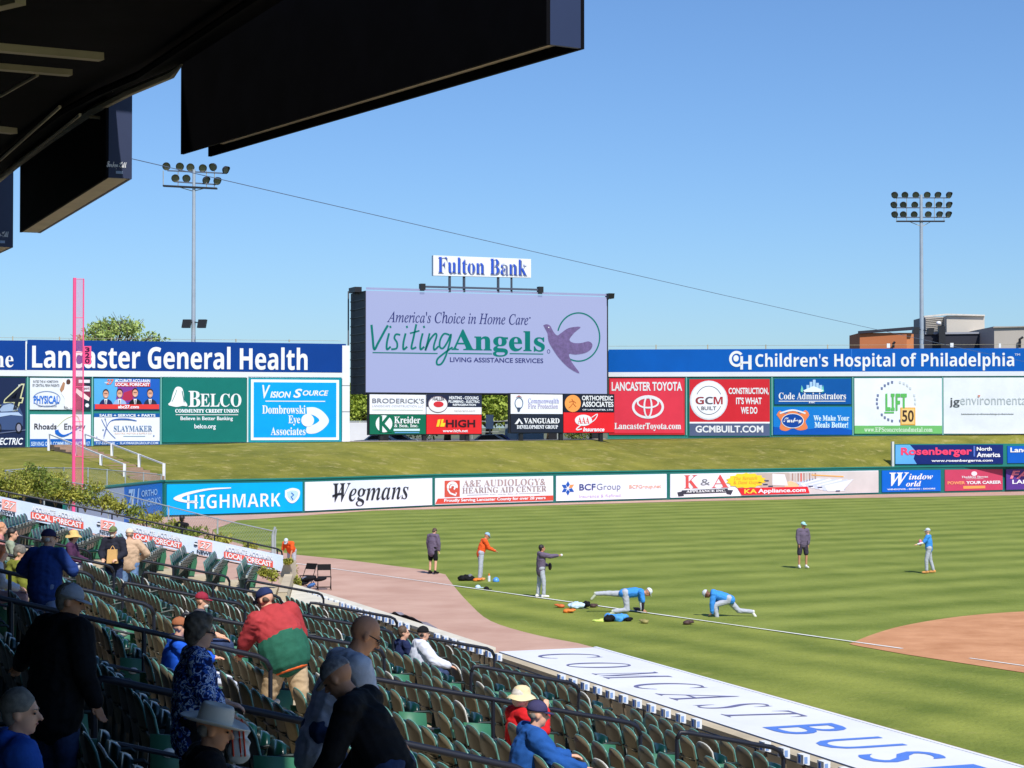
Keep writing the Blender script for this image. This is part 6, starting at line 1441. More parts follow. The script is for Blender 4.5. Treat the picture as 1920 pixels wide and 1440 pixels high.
    if W['cap']:
        mb = MB(); mb.ell(c + UP * .045 * hs - LK * .01 * hs, RT * .090 * hs, LK * .104 * hs, UP * .092 * hs, 20, 9, top=1, bot=-.12)
        mb.ell(c + UP * .137 * hs - LK * .01 * hs, RT * .010, LK * .010, UP * .006, 8, 4)
        capo = mk('cap', shift(mb), W['cap'], r, True, local=True)
        if W['brim'] != 'none':
            mb = MB(); vs = []
            bd = -1 if W['brim'] == 'back' else 1
            for sg in (0, 1):
                for k in range(9):
                    a = math.radians(-78 + 156 * k / 8); cc = c + UP * (.036 - .008 * sg) * hs
                    i_ = cc + LK * bd * math.cos(a) * .085 * hs + RT * math.sin(a) * .083 * hs; rr_ = .085 + .075 * math.cos(a) ** .6
                    o_ = cc + LK * bd * math.cos(a) * .0 + LK * bd * (math.cos(a) * .085 + .078 * max(0, math.cos(a)) ** .5) * hs + RT * math.sin(a) * .086 * hs - UP * .018 * hs * (1 - abs(math.sin(a)) * .2) * math.cos(a)
                    vs += [i_, o_]
            fs = []
            for k in range(8):
                a0 = 2 * k; fs += [(a0, a0 + 1, a0 + 3, a0 + 2), (18 + a0, 18 + a0 + 2, 18 + a0 + 3, 18 + a0 + 1), (a0 + 1, 18 + a0 + 1, 18 + a0 + 3, a0 + 3)]
            mb.add(vs, fs); mk('cap_brim', shift(mb), W['brim'] if W['brim'] and W['brim'] != 'back' else W['cap'], r, True, local=True)
    if W['glasses']:
        mb = MB()
        for s in (-1, 1):
            e_ = c + RT * .032 * s * hs + UP * .004 * hs + LK * .100 * hs
            mb.tube([e_ + RT * .022 * math.cos(a) + UP * .017 * math.sin(a) for a in [2 * PI * k / 10 for k in range(11)]], .0028, 4)
            mb.tube([e_ + RT * .022 * s, c + RT * .078 * s * hs + UP * .008 * hs + LK * .07 * hs, c + RT * .080 * s * hs + UP * .006 * hs - LK * .01 * hs], .004, 4)
        mb.tube([c + RT * .01 + UP * .006 + LK * .104 * hs, c - RT * .01 + UP * .006 + LK * .104 * hs], .0025, 4)
        mk('glasses', shift(mb), M_GLASS, r, local=True)
    if W.get('hat'):
        m, kind = W['hat']; mb = MB()
        if kind == 'brimmed':
            vs = []; n = 28
            for j, (rr, zz) in enumerate(((.088, .045), (.155, .036), (.185, .045), (.187, .040), (.155, .030), (.088, .038))):
                for k in range(n):
                    a = 2 * PI * k / n; zz2 = zz + (.022 * abs(math.cos(a)) ** 2 if j in (1, 2, 3, 4) else 0) * (1 if j in (2, 3) else .5)
                    vs.append(c + RT * rr * math.cos(a) * .92 + LK * (rr * math.sin(a) * 1.08 - .005) + UP * zz2)
            mb.add(vs, [(j * n + k, j * n + (k + 1) % n, (j + 1) * n + (k + 1) % n, (j + 1) * n + k) for j in range(5) for k in range(n)])
            hb = mk('hat_brim', shift(mb), m, r, True, local=True)
            mb = MB(); vs = []
            for rr, zz in ((.093, .038), (.092, .08), (.086, .125), (.078, .142), (.05, .136), (.01, .130)):
                for k in range(n): a = 2 * PI * k / n; vs.append(c + RT * rr * math.cos(a) * .95 + LK * (rr * math.sin(a) * 1.1 - .005) + UP * zz)
            mb.add(vs, [(j * n + k, j * n + (k + 1) % n, (j + 1) * n + (k + 1) % n, (j + 1) * n + k) for j in range(5) for k in range(n)] + [tuple(range(5 * n, 6 * n))]); mk('hat_crown', shift(mb), m, r, True, local=True)
        else:
            vs = []; n = 24
            for rr, zz in ((.172, -.01), (.15, .02), (.105, .05), (.1, .09), (.088, .125), (.05, .15), (.01, .155)):
                for k in range(n): a = 2 * PI * k / n; vs.append(c + RT * rr * math.cos(a) + LK * (rr * math.sin(a) * 1.1) + UP * (zz + (.012 * math.sin(3 * a) if rr > .14 else 0)))
            mb.add(vs, [(j * n + k, j * n + (k + 1) % n, (j + 1) * n + (k + 1) % n, (j + 1) * n + k) for j in range(6) for k in range(n)] + [tuple(range(6 * n, 7 * n))]); mk('hat', shift(mb), m, r, True, local=True)
    PERSONS.append(r); return r, O_
SITL = dict(pz=.53, lL=((-.1, 1, .02), (0, .1, -1)), lR=((.1, 1, .02), (0, .1, -1)), torso=(0, -.12, 1), aL=((-.2, .25, -1), (.1, .95, -.3)), aR=((.2, .25, -1), (-.1, .95, -.3)))
def pose(*ds, **kw):
    o = {}
    for d in ds: o.update(d)
    o.update(kw); return o
FLD = math.degrees(PH) - 90
M_DENIM = cloth('denim', (52, 66, 100), .2); M_DENIML = cloth('denim_light', (110, 140, 180), .2)
M_BLKC = cloth('black', (22, 22, 26), .3); M_GREYH = mat('hair_grey', srgb(112, 108, 102), .7, .25, 30); M_WHH = mat('hair_white', srgb(206, 200, 190), .7, .15, 30); M_BRNH = mat('hair_brown', srgb(84, 66, 52), .7, .3, 30); M_BLKH = mat('hair_black', srgb(34, 28, 28), .6, .3, 30)
# --- near spectators in the shade
person('standing man in black jacket and grey cap with white hair, arm out left, lower left', 131, 1086, -42, dict(torso=(0, .12, 1), look=(.75, .85, -.28), aL=((-.75, -.15, -.75), (-.85, .3, -.45)), aR=((.35, -.1, -1), (.1, .35, -1)), bulk=1.22, belly=.03),
       dict(shirt=M_BLKC, pants=M_DENIM, cap=cloth('grey_cap', (150, 156, 172)), brim=None, hair=M_GREYH, loose=.035, skin=M_SKINT, hem=.16), vox=.010, Y=12.9)
person('seated grey-haired man in royal blue sweater at the lower left corner', 40, 1287, -62, pose(SITL, torso=(0, .1, 1), look=(.5, 1, -.1), bulk=1.1), dict(shirt=cloth('royal_blue', (36, 82, 172)), pants=M_BLKC, hair=M_GREYH, loose=.03, hood=True), vox=.011, seat=False, Y=10.4)
floral = mat('cloth_floral', srgb(22, 34, 78), .85, .1, 2, spec=.2)
nt = floral.node_tree; rp = [n for n in nt.nodes if n.type == 'VALTORGB'][0]; nz = [n for n in nt.nodes if n.type == 'TEX_NOISE'][0]; nz.inputs['Scale'].default_value = 17; nz.inputs['Detail'].default_value = 1.5; nz.inputs['Distortion'].default_value = 1.6
rp.color_ramp.interpolation = 'CONSTANT'; rp.color_ramp.elements[0].position = 0; rp.color_ramp.elements[0].color = (*srgb(20, 34, 84), 1); rp.color_ramp.elements[1].position = .54; rp.color_ramp.elements[1].color = (*srgb(206, 222, 246), 1)
e_ = rp.color_ramp.elements.new(.46); e_.color = (*srgb(52, 96, 186), 1); e_ = rp.color_ramp.elements.new(.62); e_.color = (*srgb(34, 60, 130), 1)
person('standing woman in blue floral shirt with glasses and short grey-brown hair', 376, 1146, -72, dict(torso=(0, .03, 1), look=(.12, 1, -.2), aL=((-.25, .1, -1), (.2, .9, -.3)), aR=((.2, .15, -1), (-.3, .8, -.5)), bulk=1.12, belly=.05),
       dict(shirt=floral, sleeve='short', pants=M_BLKC, hair=mat('hair_greybrown', srgb(104, 92, 80), .7, .3, 30), hairstyle='bob', glasses=True, loose=.022, hem=.12), vox=.010, Y=13.0)
person('seated man in white wide-brimmed hat and black shirt in front of the floral shirt', 401, 1320, -75, pose(SITL, torso=(0, .12, 1), look=(.2, 1, -.25), aL=((-.1, .45, -1), (.35, .9, .1)), aR=((.2, .5, -1), (-.25, .9, .05)), bulk=1.15), dict(shirt=M_BLKC, pants=M_DENIM, hat=(mat('hat_felt', srgb(206, 200, 190), .8, .05, 8), 'brimmed'), hair=M_GREYH, hairstyle='fringe', skin=M_SKINT, loose=.03), vox=.010, Y=11.0)
person('standing bald man in grey t-shirt and black glasses looking down', 684, 1152, -66, dict(torso=(0, .36, 1), neck=(0, .55, 1), look=(.05, 1, -.62), aL=((-.2, .2, -1), (.2, .7, -.7)), aR=((.2, .25, -1), (-.2, .7, -.7)), bulk=1.08, belly=.02),
       dict(shirt=cloth('grey_tee', (196, 200, 212), .1), sleeve='short', pants=M_DENIM, glasses=True, skin=M_SKINT, loose=.018, hem=.12), vox=.010, Y=13.0)
person('stooping man in black jacket and grey camouflage cap beside the bald man', 634, 1228, 72, dict(torso=(-.05, .52, 1), neck=(0, .6, .7), look=(.1, 1, -.75), aL=((-.2, .25, -1), (.1, .6, -.8)), aR=((.3, .2, -1), (.1, .5, -.8)), bulk=1.0, belly=.02),
       dict(shirt=M_BLKC, pants=M_DENIM, cap=cloth('camo_cap', (96, 96, 104), .3, (146, 146, 150), 26), skin=M_SKINT, loose=.022, hem=.14), vox=.010, Y=12.0)
# --- the red and green jacket man
def green_hem(r, d, shift, vox):
    S = MB(); p, T_, SH, b, L = d['pel'], d['T'], d['SH'], d['b'], d['L']
    S.cap(p + T_ * .015, p + T_ * .15, (.152 + L) * b, (.154 + L) * b, SH, 1.2, .93)
    evalmesh('green_panel', shift(S), vox, cloth('green', (40, 96, 78)), r, 3, fold=.005, seed=5)
    S = MB(); S.ell(p - T_ * .118 * b, SH * .158 * b, SH.cross(T_) * .128 * b, T_ * .032, 18, 8); evalmesh('orange_hem', shift(S), vox, cloth('orange', (226, 104, 52)), r, 2)
person('standing man in red and green pullover, navy cap and khaki shorts leaning on a rail', 497, 1098, 28, dict(torso=(-.24, .30, 1), look=(-.45, 1, -.5), neck=(-.3, .6, 1), aL=((-.25, .5, -.8), (.1, .75, -.5)), aR=((.5, .1, -1), (-.1, .6, -.7)), lL=((-.15, .35, -1), (-.05, -.1, -1)), lR=((.15, -.1, -1), (0, -.15, -1)), bulk=1.25, belly=.05),
       dict(shirt=cloth('brick_red', (176, 62, 66), .08), pants=cloth('khaki', (196, 170, 136), .06), leg='short', cap=cloth('navy_cap', (38, 50, 92)), hair=M_BRNH, hairstyle='fringe', shoe=M_BLKC, loose=.035, extra=green_hem, hem=-.07), vox=.012, Y=22.9)
person('seated man in maroon cap with white beard and dark grey t-shirt', 379, 1106, FLD - 5, pose(SITL, torso=(0, 0, 1), look=(.3, 1, -.1)), dict(shirt=cloth('dark_grey_tee', (84, 82, 92)), sleeve='short', pants=M_DENIM, cap=cloth('maroon_cap', (150, 44, 64)), beard=M_WHH, skin=M_SKIN, loose=.02), vox=.012, seat=False, occ=True)
person('seated boy in bright blue jacket and brown cap stretching white-trousered legs', 338, 1152, FLD, pose(SITL, torso=(.05, .15, 1), look=(.2, 1, 0), aL=((-.1, .8, -.6), (.1, 1, -.2)), aR=((.3, .6, -.7), (.3, .9, .1)), lL=((-.1, 1, .12), (0, .8, -.25)), lR=((.15, 1, .1), (0, .8, -.3))), dict(shirt=cloth('bright_blue', (32, 92, 214)), pants=cloth('white_trousers', (206, 212, 228), .06), cap=cloth('brown_cap', (160, 100, 70)), loose=.03, shoe=M_BLKC), vox=.012, h=1.62, occ=True)
# --- middle distance spectators
person('standing man in navy top and navy cap with arms akimbo at the left', 92, 987, -18, dict(torso=(0, .1, 1), look=(.5, 1, -.1), aL=((-.75, .1, -.75), (.3, .7, -.5)), aR=((.55, .3, -.8), (-.4, .7, .2)), bulk=1.22, belly=.02), dict(shirt=cloth('navy', (34, 60, 122), .08), pants=cloth('grey_trousers', (110, 126, 160)), cap=cloth('navy_cap2', (48, 44, 76)), hair=M_WHH, hairstyle='fringe', loose=.025, hem=.04), vox=.014)
person('standing man in tan jacket and cream cap seen from behind by the banner', 243, 988, 4, dict(torso=(0, .05, 1), look=(0, 1, -.1), aL=((-.55, 0, -.9), (.2, .5, -.8)), aR=((.7, 0, -.8), (-.5, .4, -.4)), bulk=1.12), dict(shirt=cloth('tan_jacket', (196, 166, 138), .08), pants=M_DENIML, cap=cloth('cream_cap', (226, 204, 178)), hair=M_GREYH, hairstyle='fringe', loose=.03, hem=.0), vox=.016)
def bag_front(r, d, shift, vox):
    pass
person('standing bearded man in dark jacket and green cap facing the camera, holding a tan bag', 212, 984, 172, dict(torso=(0, .06, 1), look=(.1, 1, 0), aL=((-.3, .2, -1), (.4, .8, -.4)), aR=((.3, .2, -1), (-.4, .8, -.4)), bulk=1.1), dict(shirt=cloth('charcoal', (38, 40, 52)), pants=M_DENIM, cap=cloth('green_cap', (110, 124, 80)), beard=M_WHH, loose=.03, hem=.1), vox=.016)
person('seated woman in purple top and straw hat left of the bearded man', 138, 994, -95, pose(SITL, torso=(0, .1, 1)), dict(shirt=cloth('plum', (78, 46, 76)), pants=cloth('white_trousers', (206, 212, 228)), hat=(mat('straw', srgb(214, 180, 110), .8, .1, 20), 'bucket'), hair=M_BRNH, hairstyle='bob'), vox=.016, h=1.6, occ=True, Y=45)
person('seated man with dark hair and sage green shirt near the left edge', 24, 988, -70, pose(SITL, torso=(0, .15, 1), look=(.4, 1, -.1)), dict(shirt=cloth('sage', (150, 160, 140)), pants=M_DENIM, hair=M_BLKH), vox=.016, occ=True)
person('seated person in olive jacket with grey hair at the left edge', 38, 1021, -60, pose(SITL, torso=(0, .25, 1), look=(.4, 1, -.4)), dict(shirt=cloth('olive', (122, 128, 52)), pants=cloth('beige', (190, 176, 150)), hair=M_GREYH, loose=.035), vox=.016, occ=True)
person('seated person with orange hair and pale shirt cut by the left edge', 2, 1020, -75, pose(SITL, torso=(0, .1, 1)), dict(shirt=cloth('pale_shirt', (206, 206, 214)), pants=cloth('mauve', (132, 112, 120)), hair=mat('hair_orange', srgb(190, 104, 62), .7, .2, 20), hairstyle='bob'), vox=.016, occ=True)
person('seated person in pink top at the left edge behind the dark-haired man', 4, 978, -80, pose(SITL, torso=(0, .1, 1)), dict(shirt=cloth('dusty_pink', (190, 130, 124)), pants=M_DENIM, hair=mat('hair_ginger', srgb(196, 140, 104), .7, .2, 20)), vox=.018, occ=True)
person('seated woman in red jacket and cream bucket hat at right centre', 978, 1286, FLD + 6, pose(SITL, torso=(.0, .05, 1), look=(-.1, 1, -.05), aR=((.2, .6, -.5), (-.35, .3, 1))), dict(shirt=cloth('red_fleece', (208, 34, 40), .08), pants=M_DENIM, hat=(mat('cream_hat', srgb(222, 206, 164), .8, .06, 14), 'bucket'), hair=M_WHH, hairstyle='bob', loose=.03), vox=.012, h=1.66, occ=True)
person('seated man in blue jacket and navy cap beside the red jacket', 1008, 1307, FLD - 4, pose(SITL, torso=(.05, .18, 1), look=(.1, 1, -.12), aL=((-.1, .6, -.8), (.2, 1, -.1)), aR=((.3, .6, -.8), (.3, 1, -.2)), bulk=1.1), dict(shirt=cloth('azure', (34, 84, 156), .08), pants=cloth('beige2', (196, 186, 170)), cap=cloth('navy_cap3', (62, 60, 96)), hair=M_GREYH, hairstyle='fringe', loose=.035), vox=.012, occ=True)
person('seated dark-haired person in navy top in the front rows', 757, 1172, FLD + 10, pose(SITL, torso=(0, 0, 1), look=(.5, 1, 0)), dict(shirt=cloth('navy2', (36, 46, 84)), pants=M_DENIM, hair=M_BRNH), vox=.016, h=1.65, occ=True)
person('seated man in white hooded sweatshirt and black cap in the front rows', 794, 1170, FLD, pose(SITL, torso=(.05, .1, 1), look=(-.2, 1, 0), aL=((-.9, .2, -.4), (-.5, .6, -.3)), aR=((.5, .5, -.8), (.3, .9, -.3)), bulk=1.1), dict(shirt=cloth('pale_hoodie', (214, 218, 232), .06), pants=M_DENIM, cap=cloth('black_cap', (26, 26, 30)), brim='none', loose=.04, hood=True, hair=M_BLKH, hairstyle='fringe'), vox=.016, occ=True)

# --- figure behind the banner, on the bank
person('person in black seated on the bank behind the banner', 342, 964, -20, pose(SITL, torso=(0, .2, 1)), dict(shirt=M_BLKC, pants=M_BLKC, hair=M_BLKH, loose=.03, hood=True), Y=62, vox=.02, scale=1.0)
PERSONS[-1].location.z = at(342, 964, 62).z - 1.33

# --- players on the field
G_PANTS = cloth('baseball_grey', (176, 180, 190), .06); G_HOOD = cloth('plum_grey', (104, 92, 112), .1); G_BLUE = cloth('carolina_blue', (62, 142, 222), .08); G_OR = cloth('orange_shirt', (232, 92, 40), .08); SH_OR = mat('orange_shoe', srgb(214, 150, 84), .6); SH_W = mat('white_shoe', srgb(224, 222, 216), .6); G_CAP = cloth('sky_cap', (150, 184, 208), .08)
fv = .018
person('man in plum-grey hoodie and black shorts looking down at the edge of the clay', 811, 1076.5, -35, dict(torso=(0, .08, 1), neck=(0, .5, 1), look=(0, 1, -.9), aL=((-.25, .05, -1), (0, .15, -1)), aR=((.25, .05, -1), (0, .1, -1)), lL=((-.1, .1, -1), (0, -.1, -1)), lR=((.16, -.02, -1), (.03, -.12, -1))), dict(shirt=G_HOOD, pants=M_BLKC, leg='short', shoe=M_BLKC, hair=M_BRNH, loose=.035, hood=True, hem=.16), gz=.012, vox=fv, h=1.76)
person('player in orange shirt and grey trousers holding a glove, pale blue cap', 900, 1089, -75, dict(torso=(0, .3, 1), look=(0, 1, -.5), neck=(0, .6, 1), aL=((-.1, .45, -1), (.2, .9, -.2)), aR=((.1, .5, -1), (-.15, .9, -.4)), lL=((-.08, .12, -1), (0, -.05, -1)), lR=((.1, -.08, -1), (0, -.1, -1))), dict(shirt=G_OR, pants=G_PANTS, shoe=SH_OR, cap=G_CAP, skin=M_SKINT, loose=.02), gz=0, vox=fv, h=1.8)
def ball(r, d, shift, vox):
    w = d['wr'][1] + d['hd'][1] * .13; mb = MB().ell(w, (.045, 0, 0), (0, .045, 0), (0, 0, .045)); mk('baseball', shift(mb), WHITE, r, True, local=True)
    w = d['wr'][-1] + d['hd'][-1] * .1; mb = MB().ell(w, (.10, 0, 0), (0, .06, 0), (0, 0, .13)); mk('glove', shift(mb), mat('leather', srgb(60, 44, 40), .7), r, True, local=True)
person('player in plum-grey hoodie pointing right with his arm stretched out', 1014, 1121, -78, dict(torso=(0, .02, 1), look=(-.1, 1, .05), aR=((-.05, 1, -.18), (0, 1, .08)), aL=((-.2, .1, -1), (.1, .7, -.3)), lL=((-.1, -.05, -1), (0, -.12, -1)), lR=((.12, .16, -1), (0, .0, -1)), hands='fist'), dict(shirt=G_HOOD, pants=G_PANTS, shoe=SH_W, hair=M_BLKH, skin=M_SKINT, loose=.03, hood=True, hem=.12, extra=ball), gz=.0, vox=fv, h=1.74)
def fronttext(txt):
    def f_(r, d, shift, vox):
        v, f = glyphs(txt, 'sansb', .01); o = d['pel'] + d['T'] * .27 + d['FW'] * .165
        mb = MB().add([o - d['SH'] * (q[0] - .5) * .24 * 1 + d['T'] * (q[1] - .5) * .07 - d['FW'] * abs(q[0] - .5) * .06 for q in v], f); mk('lettering', shift(mb), WHITE, r, local=True)
    return f_
person('coach standing in plum-grey shirt with tan socks and pale green cap in the outfield', 1505, 1066, -168, dict(torso=(0, .02, 1), look=(-.5, 1, 0), aL=((-.22, -.05, -1), (.12, .1, -1)), aR=((.2, .1, -1), (-.1, .35, -1)), lL=((-.1, .02, -1), (0, -.04, -1)), lR=((.14, .02, -1), (0, -.04, -1))), dict(shirt=G_HOOD, sleeve='long', pants=cloth('dark_shorts', (60, 54, 68)), leg='short', shoe=SH_W, cap=cloth('mint_cap', (160, 206, 204)), loose=.02, hem=.08, skin=M_SKINT), gz=0, vox=fv, h=1.84)
def arm_l(m, side):
    def f_(r, d, shift, vox):
        S = MB(); S.cap(d['shp'][side].lerp(d['el'][side], .55), d['el'][side], .056, .050); S.cap(d['el'][side], d['wr'][side].lerp(d['el'][side], .05), .050, .036); evalmesh('undersleeve', shift(S), vox, m, r, 2)
    return f_
def player_b(r, d, shift, vox):
    arm_l(cloth('white_sleeve', (214, 220, 230)), -1)(r, d, shift, vox); arm_l(cloth('white_sleeve', (214, 220, 230)), 1)(r, d, shift, vox)
    w = d['wr'][1] + d['hd'][1] * .08; mb = MB().ell(w, (.11, 0, 0), (0, .07, 0), (0, 0, .13)); mk('glove', shift(mb), mat('pink_leather', srgb(224, 120, 140), .7), r, True, local=True)
person('player in sky blue shirt throwing, pink glove and tan shoes, far right', 1744, 1075.5, 78, dict(torso=(.05, .04, 1), sh=(1, -.2, 0), look=(.1, 1, 0), aL=((-.25, .5, -.8), (-.2, 1, -.25)), aR=((.25, .25, -1), (-.5, .8, .1)), lL=((-.1, .24, -1), (0, -.02, -1)), lR=((.12, -.12, -1), (0, -.3, -1)), fL=(0, 1, 0), fR=(0, 1, 0)), dict(shirt=G_BLUE, sleeve='short', pants=G_PANTS, shoe=SH_OR, cap=cloth('grey_cap3', (196, 204, 212)), loose=.02, skin=M_SKIN, extra=player_b), gz=0, vox=fv, h=1.74)
# crawling player: hands and one knee on the ground, the other leg stretched back
def gear_c(r, d, shift, vox):
    for s in (-1, 1): arm_l(cloth('white_sleeve', (214, 220, 230)) if s == -1 else cloth('black_sleeve', (44, 40, 50)), s)(r, d, shift, vox)
    p, T_ = d['pel'], d['T']; S = MB(); S.cap(p - T_ * .0, p + T_ * .03, .135, .135, d['SH'], 1.2, .9); evalmesh('belt', shift(S), vox, M_BLKC, r, 1)
person('player in sky blue shirt on hands and knee with one leg stretched back', 1172, 1148, -88, dict(torso=(0, 1, .10), sh=(1, 0, 0), look=(0, .55, -.85), neck=(0, 1, -.05), aL=((-.12, .05, -1), (-.02, .12, -1)), aR=((.12, .15, -1), (.02, -.05, -1)), lL=((-.1, -1, .05), (0, -1, -.02)), lR=((.1, .12, -1), (.02, -1, -.12)), fL=(0, -.7, -.7), fR=(0, -.9, -.3), pz=.54, hdL=(0, 1, -.2), hdR=(0, 1, -.2)), dict(shirt=G_BLUE, sleeve='short', pants=G_PANTS, shoe=mat('pale_green_shoe', srgb(190, 196, 170), .6), cap=cloth('white_cap', (214, 220, 228)), loose=.02, skin=M_SKINT, extra=gear_c), gz=.02, vox=fv, h=1.86)
person('player in sky blue hooded top crouched on both hands in a low lunge', 1366, 1156, 84, dict(torso=(0, .93, .32), look=(0, .4, -.9), neck=(0, .9, .0), aL=((-.1, .15, -1), (0, .0, -1)), aR=((.1, -.25, -1), (0, -.1, -1)), lL=((-.15, .75, -.25), (0, -.2, -1)), lR=((.1, -.75, -.8), (0, -1, -.06)), fL=(0, 1, 0), fR=(0, -.6, -.8), pz=.50, hdL=(0, .8, -.5), hdR=(0, .8, -.5)), dict(shirt=G_BLUE, sleeve='long', pants=G_PANTS, shoe=SH_W, cap=cloth('grey_cap3', (196, 204, 212)), loose=.03, hood=True, skin=M_SKIND), gz=.0, vox=fv, h=1.8)
person('person in orange shirt and grey cap bending over beyond the concrete end wall', 547, 1078, 160, dict(torso=(0, .75, .8), look=(0, .6, -.7), neck=(0, .9, .4), aL=((-.1, .3, -1), (.1, .3, -1)), aR=((.1, .3, -1), (-.1, .3, -1)), bulk=1.05), dict(shirt=G_OR, sleeve='short', pants=G_PANTS, shoe=M_BLKC, cap=cloth('grey_cap3', (196, 204, 212)), skin=M_SKINT, loose=.025), gz=.012, vox=fv, h=1.62)
place_seats()
# ================================================================ small things on the field
M_LTH = mat('glove_leather', srgb(74, 52, 48), .7, .2, 8)
def blob(name, px, py, parts, label, cat, z0=.0):
    g = gnd(px, py, z0); r = thing(name, g, label, cat)
    rb_ = random.Random(int(px))
    for nm, c, ax, m in parts:
        mb = MB()
        for k in range(6):
            a = rb_.uniform(0, 6.28); q = rb_.uniform(.2, .6); kx = rb_.uniform(.35, .75); mb.ell(Vector(c) + Vector((math.cos(a) * q * ax[0], math.sin(a) * q * ax[1], rb_.uniform(-.4, .2) * ax[2])), (ax[0] * kx, ax[0] * rb_.uniform(-.2, .2), 0), (0, ax[1] * kx, 0), (0, rb_.uniform(-.05, .05), ax[2] * rb_.uniform(.5, .9)), 12, 7)
        evalmesh(nm, mb, .02, m, r, 1, fold=.03, seed=int(px))
    return r
OR = mat('orange_vinyl', srgb(226, 124, 44), .6); SKYB = mat('sky_shell', srgb(84, 150, 222), .35, coat=.3); WHC = mat('white_shell', srgb(222, 226, 232), .4)
def helmet(px, py, m, label, yaw=0):
    g = gnd(px, py); r = thing('batting_helmet', g, label, 'helmet')
    mk('shell', MB().ell(g + Vector((0, 0, .03)), (.12, 0, 0), (0, .14, 0), (0, 0, .14), 18, 8, top=1, bot=-.2), m, r, True)
    mk('ear_guard', MB().ell(g + Vector((.1, 0, .02)), (.02, 0, 0), (0, .05, 0), (0, 0, .06)), m, r, True)
    a = Vector((math.cos(yaw), math.sin(yaw), 0)); mk('brim', MB().prism([g + a * .1 + Vector((-a.y * .08, a.x * .08, .06)), g + a * .19 + Vector((-a.y * .05, a.x * .05, .05)), g + a * .19 + Vector((a.y * .05, -a.x * .05, .05)), g + a * .1 + Vector((a.y * .08, -a.x * .08, .06))], (0, 0, .012)), m, r)
helmet(930, 1091, SKYB, 'sky blue helmet on the grass right of the orange shirted player', 2.5)
helmet(1140, 1160, SKYB, 'blue helmet lying by the crawling player')
def glove(px, py, m, label, yaw=0, k=1.0):
    g = gnd(px, py); r = thing('baseball_glove', g, label, 'glove')
    a, b = Vector((math.cos(yaw), math.sin(yaw), 0)), Vector((-math.sin(yaw), math.cos(yaw), 0))
    mk('palm', MB().ell(g + Vector((0, 0, .05)), a * .11 * k, b * .09 * k, (0, 0, .06 * k), 14, 8), m, r, True)
    for i in range(4): o = g + b * (-.07 + .045 * i) * k + Vector((0, 0, .06)); mk('finger', MB().cap(o + a * .04 * k, o + a * .16 * k + Vector((0, 0, .03)), .026 * k, .02 * k, n=8), m, r, True)
    o = g - b * .09 * k + Vector((0, 0, .07)); mk('thumb', MB().cap(o, o + a * .09 * k - b * .03 * k, .028 * k, .022 * k, n=8), m, r, True)
glove(1288, 1171, M_LTH, 'dark brown glove on the grass left of the lunging player', 1.0, 1.2)
glove(1209, 1169, mat('yellow_leather', srgb(150, 140, 84), .7), 'yellowish glove between the crawling player and the dark glove', 2.0, 1.1)
glove(1064, 1149, OR, 'orange glove lying nearest the camera by the chalk line', .3, 1.3)
glove(1052, 1139.5, mat('orange_dark', srgb(206, 104, 50), .6), 'orange-red glove by the blue and white cap at the chalk line', 2.6, 1.1)
glove(1112, 1139, M_LTH, 'brown glove at the chalk line right of the pale cap', 1.4, 1.1)
glove(1195, 1146, M_LTH, 'dark glove under the crawling player', 1.8)
blob('kit_bag', 1085, 1141, [('bag_body', (0, 0, .1), (.28, .16, .12), mat('kit_pale', srgb(190, 214, 236), .7)), ('bag_flap', (.22, 0, .13), (.12, .15, .12), M_BLKC)], 'pale blue kit with black flap lying on the chalk line', 'bag')
blob('kit_bag', 1158, 1165, [('bag_body', (0, 0, .12), (.34, .2, .14), mat('kit_blue', srgb(72, 150, 220), .7)), ('bag_flap', (-.22, -.1, .1), (.16, .14, .1), M_BLKC), ('strap', (.3, 0, .06), (.14, .08, .06), M_BLKC)], 'blue and black kit bag in front of the crawling player', 'bag')
blob('towel', 1124, 1165, [('towel_fold', (0, 0, .03), (.26, .16, .04), mat('lime_cloth', srgb(206, 226, 110), .8))], 'lime green towel beside the blue kit bag', 'towel')
blob('kit_bag', 874, 1089, [('bag_body', (0, 0, .12), (.24, .18, .13), M_BLKC), ('strap', (.16, 0, .2), (.08, .05, .06), mat('grey_strap', srgb(110, 112, 120), .7))], 'black bag left of the orange shirted player', 'bag')
glove(893, 1090, OR, 'orange glove by the black bag at the feet of the orange shirted player', .5, 1.2)
g = gnd(917, 1090); r = thing('water_bottle', g, 'small bottle with orange cap left of the sky blue helmet', 'bottle')
mk('bottle_body', MB().tube([g, g + Vector((0, 0, .2))], .05, 10), WHC, r); mk('bottle_cap', MB().tube([g + Vector((0, 0, .2)), g + Vector((0, 0, .28))], .03, 8), OR, r)
for i, (x, y) in enumerate(((896, 1103), (912, 1106))):
    g = gnd(x, y); r = thing('hat', g, ('grey cap dropped on the chalk line by the clay edge', 'dark cap dropped on the chalk line right of the grey one')[i], 'cap'); m = (mat('kit_pale', srgb(150, 156, 170)), M_BLKC)[i]
    mk('crown', MB().ell(g + Vector((0, 0, .02)), (.1, 0, 0), (0, .11, 0), (0, 0, .1), 14, 6, top=1, bot=-.1), m, r, True); mk('brim', MB().box((g.x + .08, g.y - .07, g.z + .02), (g.x + .19, g.y + .07, g.z + .032)), m, r)
